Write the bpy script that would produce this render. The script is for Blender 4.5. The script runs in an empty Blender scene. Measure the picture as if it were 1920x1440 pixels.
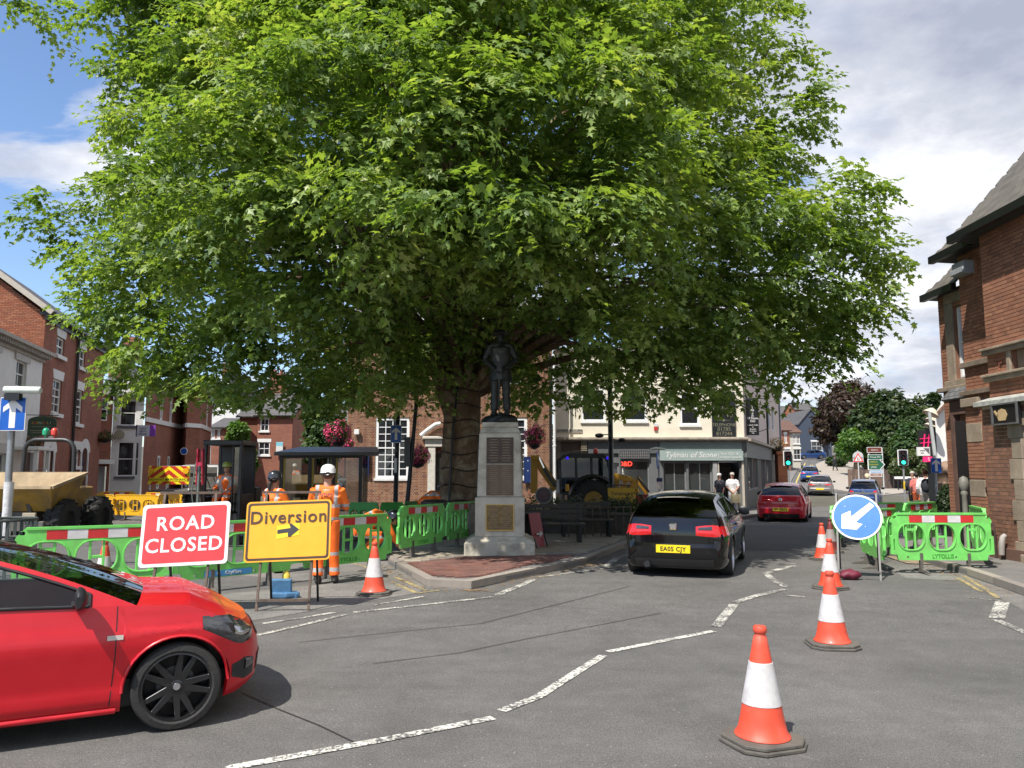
import bpy, math, random
import numpy as np
from mathutils import Vector, Matrix, Euler
V = Vector
PI = math.pi
R = math.radians
random.seed(7)
SC = bpy.context.scene
COL = SC.collection
# ---------------------------------------------------------------- camera
EYE = 1.70
FPX = 1450.0
TILT = math.atan(160 / FPX)
cam = bpy.data.cameras.new('camera'); cam.sensor_width = 36; cam.lens = FPX / 1920 * 36
cam.clip_end = 2000; cam.clip_start = 0.05
co = bpy.data.objects.new('camera', cam); COL.objects.link(co)
co.location = (0, 0, EYE); co.rotation_euler = (PI / 2 + TILT, 0, 0)
SC.camera = co
# ---------------------------------------------------------------- light
SUN_AZ = R(-143)      # compass-like, from +Y clockwise: the sun stands behind the camera and to its left
SUN_EL = R(56)
SC.view_settings.view_transform = 'Standard'; SC.view_settings.look = 'None'
SC.view_settings.gamma = 1; SC.view_settings.use_curve_mapping = False
SC.view_settings.exposure = 0.5
sun = bpy.data.lights.new('sun', 'SUN'); sun.energy = 5.0; sun.angle = R(0.53); sun.color = (1, .95, .87)
so = bpy.data.objects.new('sun', sun); COL.objects.link(so)
sd = V((math.sin(SUN_AZ) * math.cos(SUN_EL), math.cos(SUN_AZ) * math.cos(SUN_EL), math.sin(SUN_EL)))
so.rotation_euler = sd.to_track_quat('Z', 'Y').to_euler(); so.location = (0, 0, 60)
w = bpy.data.worlds.new('World'); SC.world = w; w.use_nodes = True
nt = w.node_tree; nt.nodes.clear()
def N(nt, t, **k):
    n = nt.nodes.new(t)
    for a, b in k.items():
        if a.startswith('i_'):
            n.inputs[a[2:].replace('_', ' ')].default_value = b
        else: setattr(n, a, b)
    return n
def L(nt, a, b): nt.links.new(a, b)
def ramp(nt, fac, stops, interp='LINEAR'):
    r = nt.nodes.new('ShaderNodeValToRGB'); r.color_ramp.interpolation = interp
    e = r.color_ramp.elements
    while len(e) < len(stops): e.new(0.5)
    for i, (p, c) in enumerate(stops):
        e[i].position = p
        e[i].color = (c, c, c, 1) if isinstance(c, (int, float)) else (*c, 1)
    if fac is not None: nt.links.new(fac, r.inputs[0])
    return r.outputs[0]
def mth(nt, op, a, b=None, c=None, clamp=False):
    n = nt.nodes.new('ShaderNodeMath'); n.operation = op; n.use_clamp = clamp
    for i, x in enumerate((a, b, c)):
        if x is None: continue
        if isinstance(x, (int, float)): n.inputs[i].default_value = x
        else: nt.links.new(x, n.inputs[i])
    return n.outputs[0]
def mixc(nt, fac, a, b, typ='MIX'):
    n = nt.nodes.new('ShaderNodeMix'); n.data_type = 'RGBA'; n.blend_type = typ
    for s, x in ((0, fac), (6, a), (7, b)):
        if isinstance(x, (int, float)): n.inputs[s].default_value = x if s == 0 else (x, x, x, 1)
        elif isinstance(x, tuple): n.inputs[s].default_value = (*x[:3], 1)
        else: nt.links.new(x, n.inputs[s])
    return n.outputs[2]
sky = N(nt, 'ShaderNodeTexSky', sky_type='NISHITA', sun_disc=False, sun_elevation=SUN_EL, sun_rotation=SUN_AZ,
        air_density=1.0, dust_density=0.6, ozone_density=2.0)
tc = N(nt, 'ShaderNodeTexCoord'); sx = N(nt, 'ShaderNodeSeparateXYZ'); L(nt, tc.outputs['Generated'], sx.inputs[0])
zz = mth(nt, 'ADD', mth(nt, 'MAXIMUM', sx.outputs[2], 0.0), 0.22)
cv = N(nt, 'ShaderNodeCombineXYZ')
L(nt, mth(nt, 'DIVIDE', sx.outputs[0], zz), cv.inputs[0]); L(nt, mth(nt, 'DIVIDE', sx.outputs[1], zz), cv.inputs[1])
mp = N(nt, 'ShaderNodeMapping'); mp.inputs['Location'].default_value = (3.9, 9.6, 0); mp.inputs['Rotation'].default_value = (0, 0, 0.5)
mp.inputs['Scale'].default_value = (1.0, 1.7, 1)
L(nt, cv.outputs[0], mp.inputs[0])
n1 = N(nt, 'ShaderNodeTexNoise', i_Scale=1.25, i_Detail=9.0, i_Roughness=0.56, i_Distortion=0.25); L(nt, mp.outputs[0], n1.inputs[0])
n2 = N(nt, 'ShaderNodeTexNoise', i_Scale=1.5, i_Detail=8.0, i_Roughness=0.6); L(nt, cv.outputs[0], n2.inputs[0])
bias = mth(nt, 'MULTIPLY_ADD', sx.outputs[0], 0.24, 0.035)
fac = mth(nt, 'MULTIPLY', ramp(nt, mth(nt, 'ADD', n1.outputs[0], bias), [(0.49, 0.0), (0.555, .7), (0.66, 0.97)]), mth(nt, 'MULTIPLY_ADD', sx.outputs[2], 20.0, 1.0, clamp=True))
ccol = ramp(nt, n2.outputs[0], [(0.36, (2.5, 2.7, 3.35)), (0.48, (3.8, 3.95, 4.4)), (0.60, (6.1, 6.1, 6.2))])
L(nt, mixc(nt, fac, mixc(nt, 1.0, sky.outputs[0], (.95, 1.0, 1.1), 'MULTIPLY'), ccol), (bg := N(nt, 'ShaderNodeBackground', i_Strength=0.135)).inputs[0])
L(nt, bg.outputs[0], N(nt, 'ShaderNodeOutputWorld').inputs[0])

# ---------------------------------------------------------------- measuring helpers
_c, _s = math.cos(TILT), math.sin(TILT)
PROF = [(-60, 0), (8, 0), (12, -.02), (20, -.12), (27, -.2), (36, -.3), (50, -.36), (60, -.2), (72, .15), (85, 1.0), (110, 2.6), (150, 5.0), (200, 7.5), (2000, 8)]
def gz(x, y=None):
    if y is None: y = x[1]
    for (a, b), (c, d) in zip(PROF, PROF[1:]):
        if y <= c:
            t = (y - a) / (c - a)
            return b + (d - b) * t
    return 8
def ray(u, v):
    a = 720 - v
    return V((u - 960, FPX * _c - a * _s, FPX * _s + a * _c))
def D(u, v, Y):                      # the point seen at (u, v) that lies Y metres out
    r = ray(u, v); return V((0, 0, EYE)) + r * (Y / r.y)
def G(u, v, h=0.0):                  # the ground point seen at (u, v); h = height above the road
    r = ray(u, v); Y = 10.0
    lo, hi = 1.0, 300.0
    for _ in range(60):
        m = (lo + hi) / 2
        if EYE + r.z * m / r.y > gz(0, m) + h: lo = m
        else: hi = m
    return V((r.x * lo / r.y, lo, gz(0, lo) + h))
def on(u, Y, h=0.0, v=900):            # standing on the ground at column u, Y metres out
    r = ray(u, v); return V((r.x / r.y * Y, Y, gz(0, Y) + h))

# ---------------------------------------------------------------- mesh builder
class MB:
    def __init__(s): s.v = []; s.f = []; s.m = []; s.x = None
    def add(s, vs, fs, mi=0):
        o = len(s.v)
        for p in vs:
            p = V(p)
            s.v.append(s.x @ p if s.x is not None else p)
        for f in fs: s.f.append([o + i for i in f]); s.m.append(mi)
        return s
    def bb(s, x0, x1, y0, y1, z0, z1, mi=0):
        return s.add([(x0, y0, z0), (x1, y0, z0), (x1, y1, z0), (x0, y1, z0), (x0, y0, z1), (x1, y0, z1), (x1, y1, z1), (x0, y1, z1)],
                     [(0, 3, 2, 1), (4, 5, 6, 7), (0, 1, 5, 4), (1, 2, 6, 5), (2, 3, 7, 6), (3, 0, 4, 7)], mi)
    def box(s, c, size, rot=(0, 0, 0), mi=0):
        h = V(size) / 2; M = Matrix.Translation(V(c)) @ Euler(rot).to_matrix().to_4x4()
        vs = [M @ V((a * h.x, b * h.y, d * h.z)) for d in (-1, 1) for a, b in ((-1, -1), (1, -1), (1, 1), (-1, 1))]
        return s.add(vs, [(0, 3, 2, 1), (4, 5, 6, 7), (0, 1, 5, 4), (1, 2, 6, 5), (2, 3, 7, 6), (3, 0, 4, 7)], mi)
    def _ring(s, c, d, r, n, ref=None, ry=None):
        d = V(d).normalized(); a = V((0, 0, 1)) if abs(d.z) < .95 else V((1, 0, 0))
        if ref is not None: a = V(ref)
        e = d.cross(a).normalized(); f = d.cross(e)
        return [V(c) + e * (r * math.cos(2 * PI * i / n)) + f * ((ry or r) * math.sin(2 * PI * i / n)) for i in range(n)]
    def beam(s, p, q, w, h=None, mi=0):
        h = h or w; p, q = V(p), V(q); d = (q - p).normalized()
        a = V((0, 0, 1)) if abs(d.z) < .98 else V((0, 1, 0))
        e = d.cross(a).normalized(); f = d.cross(e)
        vs = [c + e * (i * w / 2) + f * (j * h / 2) for c in (p, q) for i, j in ((-1, -1), (1, -1), (1, 1), (-1, 1))]
        return s.add(vs, [(0, 3, 2, 1), (4, 5, 6, 7), (0, 1, 5, 4), (1, 2, 6, 5), (2, 3, 7, 6), (3, 0, 4, 7)], mi)
    def tube(s, pts, r, n=8, mi=0, caps=True):
        pts = [V(p) for p in pts]; k = len(pts)
        rs = r if isinstance(r, (list, tuple)) else [r] * k
        vs = []; pe = None
        for i, p in enumerate(pts):
            d = (pts[min(i + 1, k - 1)] - pts[max(i - 1, 0)])
            if d.length < 1e-7: d = V((0, 0, 1))
            d.normalize()
            if pe is None:
                a = V((0, 0, 1)) if abs(d.z) < .95 else V((1, 0, 0)); e = d.cross(a).normalized()
            else: e = (pe - d * pe.dot(d)).normalized()
            pe = e; f = d.cross(e)
            vs += [p + e * (rs[i] * math.cos(2 * PI * j / n)) + f * (rs[i] * math.sin(2 * PI * j / n)) for j in range(n)]
        fs = [(i * n + j, i * n + (j + 1) % n, (i + 1) * n + (j + 1) % n, (i + 1) * n + j) for i in range(k - 1) for j in range(n)]
        if caps: fs += [tuple(range(n))[::-1], tuple((k - 1) * n + j for j in range(n))]
        return s.add(vs, fs, mi)
    def cyl(s, p, q, r, r2=None, n=12, mi=0): return s.tube([p, q], [r, r if r2 is None else r2], n, mi)
    def lathe(s, prof, n=24, o=(0, 0, 0), mi=0, axis='z', sy=1.0, caps=True):
        vs = []
        for r, z in prof:
            for j in range(n):
                a = 2 * PI * j / n; x, y = r * math.cos(a), r * sy * math.sin(a)
                p = (x, y, z) if axis == 'z' else ((x, z, y) if axis == 'y' else (z, x, y))
                vs.append(V(o) + V(p))
        k = len(prof)
        fs = [(i * n + j, i * n + (j + 1) % n, (i + 1) * n + (j + 1) % n, (i + 1) * n + j) for i in range(k - 1) for j in range(n)]
        if caps and prof[0][0] > 1e-4: fs.append(tuple(range(n))[::-1])
        if caps and prof[-1][0] > 1e-4: fs.append(tuple((k - 1) * n + j for j in range(n)))
        return s.add(vs, fs, mi)
    def prism(s, poly, y0, y1, mi=0, plane='xz'):
        n = len(poly)
        def P(a, b, c): return (a, c, b) if plane == 'xz' else ((a, b, c) if plane == 'xy' else (c, a, b))
        vs = [P(a, b, y0) for a, b in poly] + [P(a, b, y1) for a, b in poly]
        fs = [tuple(range(n)), tuple(range(2 * n - 1, n - 1, -1))] + [(i, n + i, n + (i + 1) % n, (i + 1) % n) for i in range(n)]
        return s.add(vs, fs, mi)
    def ball(s, c, r, n=12, m=8, mi=0, rot=None):
        r = V((r, r, r)) if isinstance(r, (int, float)) else V(r)
        Q = Euler(rot).to_matrix() if rot else Matrix.Identity(3)
        vs = [V(c) + Q @ V((0, 0, -r.z))]
        for i in range(1, m):
            t = -PI / 2 + PI * i / m
            vs += [V(c) + Q @ V((r.x * math.cos(t) * math.cos(2 * PI * j / n), r.y * math.cos(t) * math.sin(2 * PI * j / n), r.z * math.sin(t))) for j in range(n)]
        vs.append(V(c) + Q @ V((0, 0, r.z)))
        fs = [(0, 1 + (j + 1) % n, 1 + j) for j in range(n)]
        for i in range(m - 2):
            fs += [(1 + i * n + j, 1 + i * n + (j + 1) % n, 1 + (i + 1) * n + (j + 1) % n, 1 + (i + 1) * n + j) for j in range(n)]
        e = len(vs) - 1; b = 1 + (m - 2) * n
        fs += [(e, b + j, b + (j + 1) % n) for j in range(n)]
        return s.add(vs, fs, mi)
    def grid(s, rows, mi=0, closed=False):
        k = len(rows[0]); vs = [p for r in rows for p in r]
        fs = [(i * k + j, i * k + j + 1, (i + 1) * k + j + 1, (i + 1) * k + j) for i in range(len(rows) - 1) for j in range(k - 1)]
        return s.add(vs, fs, mi)
    def build(s, name, mats, parent=None, smooth=None, bevel=0, kind=None, seg=1, fixn=True):
        me = bpy.data.meshes.new(name)
        me.from_pydata([tuple(p) for p in s.v], [], s.f)
        for m in (mats if isinstance(mats, (list, tuple)) else [mats]): me.materials.append(m)
        if any(s.m): me.polygons.foreach_set('material_index', s.m)
        if fixn:
            import bmesh
            b = bmesh.new(); b.from_mesh(me); bmesh.ops.recalc_face_normals(b, faces=b.faces); b.to_mesh(me); b.free()
        if smooth is not None:
            me.polygons.foreach_set('use_smooth', [True] * len(me.polygons))
            try: me.set_sharp_from_angle(angle=R(smooth))
            except Exception: pass
        me.update()
        o = bpy.data.objects.new(name, me); COL.objects.link(o)
        if parent is not None: o.parent = parent
        if bevel:
            b = o.modifiers.new('bevel', 'BEVEL'); b.width = bevel; b.segments = seg; b.limit_method = 'ANGLE'; b.angle_limit = R(40)
        if kind: o['kind'] = kind
        return o
def tag(o, label=None, cat=None, group=None, kind=None):
    if label: o['label'] = label
    if cat: o['category'] = cat
    if group: o['group'] = group
    if kind: o['kind'] = kind
    return o
def thing(name, label, cat, loc=(0, 0, 0), rz=0.0, group=None):
    o = bpy.data.objects.new(name, None); COL.objects.link(o); o.empty_display_size = .2
    o.location = loc; o.rotation_euler = (0, 0, rz)
    return tag(o, label, cat, group)
def kids(o): return [c for c in bpy.data.objects if c.parent == o]
def dup(root, loc=None, rz=None, label=None, parent=None, _map=None):
    if _map is None:
        _map = {}
        for c in bpy.data.objects:
            if c.parent: _map.setdefault(c.parent.name, []).append(c)
    c = root.copy(); COL.objects.link(c)
    if parent is not None: c.parent = parent
    if loc is not None: c.location = loc
    if rz is not None: c.rotation_euler = (root.rotation_euler[0], root.rotation_euler[1], rz)
    if label: c['label'] = label
    for k in _map.get(root.name, []): dup(k, parent=c, _map=_map)
    return c
def single(o, label, cat, group=None): return tag(o, label, cat, group)
_unit = {}
def unit_box(mat, ch=0.0):
    k = (mat.name, ch)
    if k not in _unit:
        m = MB()
        if ch:
            a = .5 - ch
            m.add([(-.5, -.5 + ch, -a), (.5, -.5 + ch, -a), (.5, -.5 + ch, a), (-.5, -.5 + ch, a), (-a, -.5, -a + ch), (a, -.5, -a + ch), (a, -.5, a - ch), (-a, -.5, a - ch),
                   (-.5, .5, -a), (.5, .5, -a), (.5, .5, a), (-.5, .5, a)],
                  [(4, 5, 6, 7), (0, 1, 5, 4), (1, 2, 6, 5), (2, 3, 7, 6), (3, 0, 4, 7), (8, 9, 1, 0), (9, 10, 2, 1), (10, 11, 3, 2), (11, 8, 0, 3)])
        else: m.bb(-.5, .5, -.5, .5, -.5, .5)
        me = bpy.data.meshes.new('piece'); me.from_pydata([tuple(p) for p in m.v], [], m.f); me.materials.append(mat)
        _unit[k] = me
    return _unit[k]
def pieces(parent, name, mats, mesh_mat, limit=300, ch=0.0, keep=None, kind_rest='stuff', order=None):
    """Pieces of one kind: MATS are 4x4 matrices of a unit box in the parent's frame; nearest ones become parts, the rest one stuff mesh."""
    P = parent.matrix_basis if parent else Matrix.Identity(4)
    camv = V((0, 0, EYE))
    def dist(M):
        p = P @ M.translation; r = abs(p.x) / max(p.y, .1)
        return (p - camv).length + (1000 if (r > .68 or p.y < 0) else 0)
    ms = sorted(mats, key=order or dist)
    me = unit_box(mesh_mat, ch)
    for M in ms[:limit]:
        o = bpy.data.objects.new(name, me); COL.objects.link(o); o.parent = parent; o.matrix_local = M
    rest = ms[limit:]
    if rest:
        n = len(me.vertices); v = np.empty(n * 3, np.float32); me.vertices.foreach_get('co', v); v = v.reshape(n, 3)
        A = np.array([[list(r) for r in M] for M in rest], np.float32)
        vv = (np.einsum('kij,nj->kni', A[:, :3, :3], v) + A[:, None, :3, 3]).reshape(-1, 3)
        fs = [tuple(p.vertices) for p in me.polygons]
        fa = [tuple(i + k * n for i in f) for k in range(len(rest)) for f in fs]
        m2 = bpy.data.meshes.new(name); m2.from_pydata(vv.tolist(), [], fa); m2.materials.append(mesh_mat)
        o = bpy.data.objects.new(name + '_field', m2); COL.objects.link(o); o.parent = parent; o['kind'] = kind_rest
def TRS(c, s, rot=(0, 0, 0)):
    return Matrix.Translation(V(c)) @ Euler(rot).to_matrix().to_4x4() @ Matrix.Diagonal((*s, 1))
_tx = {}
def text_mb(s, size=1.0, ext=0.004, bold=0.0, align='CENTER', space=1.0, sx=1.0, shear=0):
    c = bpy.data.curves.new('lettering', 'FONT'); c.body = s; c.size = size; c.extrude = ext; c.offset = bold * size
    c.align_x = align; c.align_y = 'CENTER'; c.space_character = space; c.resolution_u = 3; c.shear = shear
    o = bpy.data.objects.new('t', c); COL.objects.link(o)
    bpy.context.view_layer.update()
    me = bpy.data.meshes.new_from_object(o.evaluated_get(bpy.context.evaluated_depsgraph_get()))
    m = MB(); m.v = [V((v.co.x * sx, -v.co.z, v.co.y)) for v in me.vertices]; m.f = [list(p.vertices) for p in me.polygons]; m.m = [0] * len(m.f)
    bpy.data.objects.remove(o); bpy.data.curves.remove(c); bpy.data.meshes.remove(me)
    return m
def lettering(s, loc, mat, parent, size, rot=(0, 0, 0), name='lettering', **k):
    m = text_mb(s, size, **k); M = Matrix.Translation(V(loc)) @ Euler(rot).to_matrix().to_4x4()
    m.v = [M @ v for v in m.v]
    return m.build(name, mat, parent, fixn=False)

# ---------------------------------------------------------------- materials
_m = {}
def mat(name, col, rough=.6, metal=0.0, var=.12, scale=6.0, bump=0.0, bscale=80.0, coat=0.0, spec=.5, dirt=0.0, dcol=(.06, .05, .04), emit=None, es=1.0, sub=0, sheen=0):
    if name in _m: return _m[name]
    m = bpy.data.materials.new(name); m.use_nodes = True; nt = m.node_tree; b = nt.nodes['Principled BSDF']
    tc = N(nt, 'ShaderNodeTexCoord')
    n = N(nt, 'ShaderNodeTexNoise', i_Scale=scale, i_Detail=5.0, i_Roughness=.6); L(nt, tc.outputs['Object'], n.inputs[0])
    f = ramp(nt, n.outputs[0], [(.3, 1 - var), (.7, 1 + var * .6)])
    c = mixc(nt, 1.0, (*col,), f, 'MULTIPLY')
    if dirt:
        d = N(nt, 'ShaderNodeTexNoise', i_Scale=scale * .6, i_Detail=8.0, i_Roughness=.7, i_Distortion=.4); L(nt, tc.outputs['Object'], d.inputs[0])
        c = mixc(nt, ramp(nt, d.outputs[0], [(.48, 0.0), (.7, dirt)]), c, dcol)
    L(nt, c, b.inputs['Base Color'])
    b.inputs['Roughness'].default_value = rough; b.inputs['Metallic'].default_value = metal
    b.inputs['Specular IOR Level'].default_value = spec
    if rough > .15: L(nt, mth(nt, 'MULTIPLY_ADD', n.outputs[0], .25, rough - .12, clamp=True), b.inputs['Roughness'])
    if coat: b.inputs['Coat Weight'].default_value = coat; b.inputs['Coat Roughness'].default_value = .04
    if sheen: b.inputs['Sheen Weight'].default_value = sheen
    if bump:
        bn = N(nt, 'ShaderNodeTexNoise', i_Scale=bscale, i_Detail=4.0); L(nt, tc.outputs['Object'], bn.inputs[0])
        bp = N(nt, 'ShaderNodeBump', i_Strength=bump, i_Distance=.02); L(nt, bn.outputs[0], bp.inputs['Height']); L(nt, bp.outputs[0], b.inputs['Normal'])
    if emit: b.inputs['Emission Color'].default_value = (*emit, 1); b.inputs['Emission Strength'].default_value = es
    _m[name] = m; return m
def glass_mat(name, tint=(.9, .95, .93), rough=.02, alpha=None):
    if name in _m: return _m[name]
    m = bpy.data.materials.new(name); m.use_nodes = True; nt = m.node_tree; nt.nodes.clear()
    o = N(nt, 'ShaderNodeOutputMaterial'); g = N(nt, 'ShaderNodeBsdfGlossy', i_Roughness=rough); t = N(nt, 'ShaderNodeBsdfTransparent')
    t.inputs[0].default_value = (*tint, 1)
    fr = N(nt, 'ShaderNodeFresnel', i_IOR=1.55); mx = N(nt, 'ShaderNodeMixShader')
    L(nt, mth(nt, 'MULTIPLY_ADD', fr.outputs[0], 1.0, .02, clamp=True), mx.inputs[0]); L(nt, t.outputs[0], mx.inputs[1]); L(nt, g.outputs[0], mx.inputs[2]); L(nt, mx.outputs[0], o.inputs[0])
    _m[name] = m; return m
def rand_mat(name, cols, rough=.85, bump=.3, bscale=40, dirt=.0, dcol=(.1, .09, .08), space='Object'):
    """colour drawn at random for each piece (object or loose island)"""
    if name in _m: return _m[name]
    m = bpy.data.materials.new(name); m.use_nodes = True; nt = m.node_tree; b = nt.nodes['Principled BSDF']
    g = N(nt, 'ShaderNodeNewGeometry'); oi = N(nt, 'ShaderNodeObjectInfo')
    r = mth(nt, 'FRACT', mth(nt, 'ADD', g.outputs['Random Per Island'], oi.outputs['Random']))
    c = ramp(nt, r, [(i / (len(cols) - 1), k) for i, k in enumerate(cols)])
    n = N(nt, 'ShaderNodeTexNoise', i_Scale=3.0, i_Detail=6.0, i_Roughness=.65); L(nt, g.outputs['Position'], n.inputs[0])
    c = mixc(nt, 1.0, c, ramp(nt, n.outputs[0], [(.3, .74), (.7, 1.16)]), 'MULTIPLY')
    if dirt: c = mixc(nt, ramp(nt, n.outputs[0], [(.5, 0.0), (.68, dirt)]), c, dcol)
    L(nt, c, b.inputs['Base Color']); b.inputs['Roughness'].default_value = rough
    bn = N(nt, 'ShaderNodeTexNoise', i_Scale=bscale, i_Detail=3.0); L(nt, g.outputs['Position'], bn.inputs[0])
    bp = N(nt, 'ShaderNodeBump', i_Strength=bump, i_Distance=.01); L(nt, bn.outputs[0], bp.inputs['Height']); L(nt, bp.outputs[0], b.inputs['Normal'])
    _m[name] = m; return m
def wall_tex(name, c1, c2, mortar, bw=.225, bh=.075, ms=.012, slate=False, rough=.85, off=.5):
    """brick or slate courses for walls and roofs too far away to tell the pieces apart"""
    if name in _m: return _m[name]
    m = bpy.data.materials.new(name); m.use_nodes = True; nt = m.node_tree; b = nt.nodes['Principled BSDF']
    g = N(nt, 'ShaderNodeNewGeometry')
    cr = N(nt, 'ShaderNodeVectorMath', operation='CROSS_PRODUCT'); cr.inputs[0].default_value = (0, 0, 1); L(nt, g.outputs['True Normal'], cr.inputs[1])
    nm = N(nt, 'ShaderNodeVectorMath', operation='NORMALIZE'); L(nt, cr.outputs[0], nm.inputs[0])
    d1 = N(nt, 'ShaderNodeVectorMath', operation='DOT_PRODUCT'); L(nt, nm.outputs[0], d1.inputs[0]); L(nt, g.outputs['Position'], d1.inputs[1])
    cr2 = N(nt, 'ShaderNodeVectorMath', operation='CROSS_PRODUCT'); L(nt, g.outputs['True Normal'], cr2.inputs[0]); L(nt, nm.outputs[0], cr2.inputs[1])
    d2 = N(nt, 'ShaderNodeVectorMath', operation='DOT_PRODUCT'); L(nt, cr2.outputs[0], d2.inputs[0]); L(nt, g.outputs['Position'], d2.inputs[1])
    cb = N(nt, 'ShaderNodeCombineXYZ'); L(nt, d1.outputs['Value'], cb.inputs[0]); L(nt, d2.outputs['Value'], cb.inputs[1])
    br = N(nt, 'ShaderNodeTexBrick', offset=off); L(nt, cb.outputs[0], br.inputs[0])
    br.inputs['Color1'].default_value = (*c1, 1); br.inputs['Color2'].default_value = (*c2, 1); br.inputs['Mortar'].default_value = (*mortar, 1)
    br.inputs['Scale'].default_value = 1; br.inputs['Mortar Size'].default_value = ms / 2; br.inputs['Brick Width'].default_value = bw; br.inputs['Row Height'].default_value = bh
    br.inputs['Bias'].default_value = -.1
    n = N(nt, 'ShaderNodeTexNoise', i_Scale=1.1, i_Detail=8.0, i_Roughness=.7); L(nt, g.outputs['Position'], n.inputs[0])
    L(nt, mixc(nt, 1.0, br.outputs[0], ramp(nt, n.outputs[0], [(.3, .72), (.7, 1.15)]), 'MULTIPLY'), b.inputs['Base Color'])
    b.inputs['Roughness'].default_value = rough
    bp = N(nt, 'ShaderNodeBump', i_Strength=.5, i_Distance=.01, invert=True); L(nt, br.outputs['Fac'], bp.inputs['Height']); L(nt, bp.outputs[0], b.inputs['Normal'])
    _m[name] = m; return m
def mixed_leaf(name, cols, trans=.35, rough=.45):
    if name in _m: return _m[name]
    m = bpy.data.materials.new(name); m.use_nodes = True; nt = m.node_tree; nt.nodes.clear()
    o = N(nt, 'ShaderNodeOutputMaterial'); b = N(nt, 'ShaderNodeBsdfPrincipled'); t = N(nt, 'ShaderNodeBsdfTranslucent'); mx = N(nt, 'ShaderNodeMixShader')
    g = N(nt, 'ShaderNodeNewGeometry'); oi = N(nt, 'ShaderNodeObjectInfo')
    r = mth(nt, 'FRACT', mth(nt, 'ADD', g.outputs['Random Per Island'], oi.outputs['Random']))
    n = N(nt, 'ShaderNodeTexNoise', i_Scale=.45, i_Detail=3.0); L(nt, g.outputs['Position'], n.inputs[0])
    r2 = mth(nt, 'ADD', mth(nt, 'MULTIPLY', r, .62), mth(nt, 'MULTIPLY_ADD', n.outputs[0], 1.3, -.46), clamp=True)
    c = ramp(nt, r2, [(i / (len(cols) - 1), k) for i, k in enumerate(cols)])
    L(nt, c, b.inputs['Base Color']); b.inputs['Roughness'].default_value = rough; b.inputs['Specular IOR Level'].default_value = .35
    L(nt, mixc(nt, 1.0, c, (1.7, 1.75, .5), 'MULTIPLY'), t.inputs[0]); mx.inputs[0].default_value = trans
    L(nt, b.outputs[0], mx.inputs[1]); L(nt, t.outputs[0], mx.inputs[2]); L(nt, mx.outputs[0], o.inputs[0])
    _m[name] = m; return m
WHITE = mat('white_paint', (.72, .72, .7), .5, var=.08, scale=3, dirt=.25, dcol=(.4, .38, .34))
UPVC = mat('white_frame', (.78, .78, .77), .35, var=.04)
BLACK = mat('black_paint', (.012, .012, .013), .35, var=.2)
RUBBER = mat('rubber', (.02, .02, .02), .8, var=.3, bump=.3, bscale=30)
STEEL = mat('galvanised_steel', (.34, .35, .36), .45, .7, var=.2, scale=12)
RUSTY = mat('worn_brown_steel', (.13, .1, .08), .7, .3, var=.4, scale=14, dirt=.5, dcol=(.17, .08, .04))
CHROME = mat('chrome', (.7, .7, .72), .15, 1.0, var=.05)
STONE = mat('sandstone', (.30, .235, .17), .85, var=.3, scale=3, bump=.3, bscale=30, dirt=.5, dcol=(.1, .08, .06))
DARKGLASS = mat('window_glass', (.018, .022, .026), .06, 0, var=.35, scale=1.2, spec=.9)
MORTAR = mat('mortar', (.34, .29, .22), .9, var=.2, scale=5)
GLASS = glass_mat('clear_glass')
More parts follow.
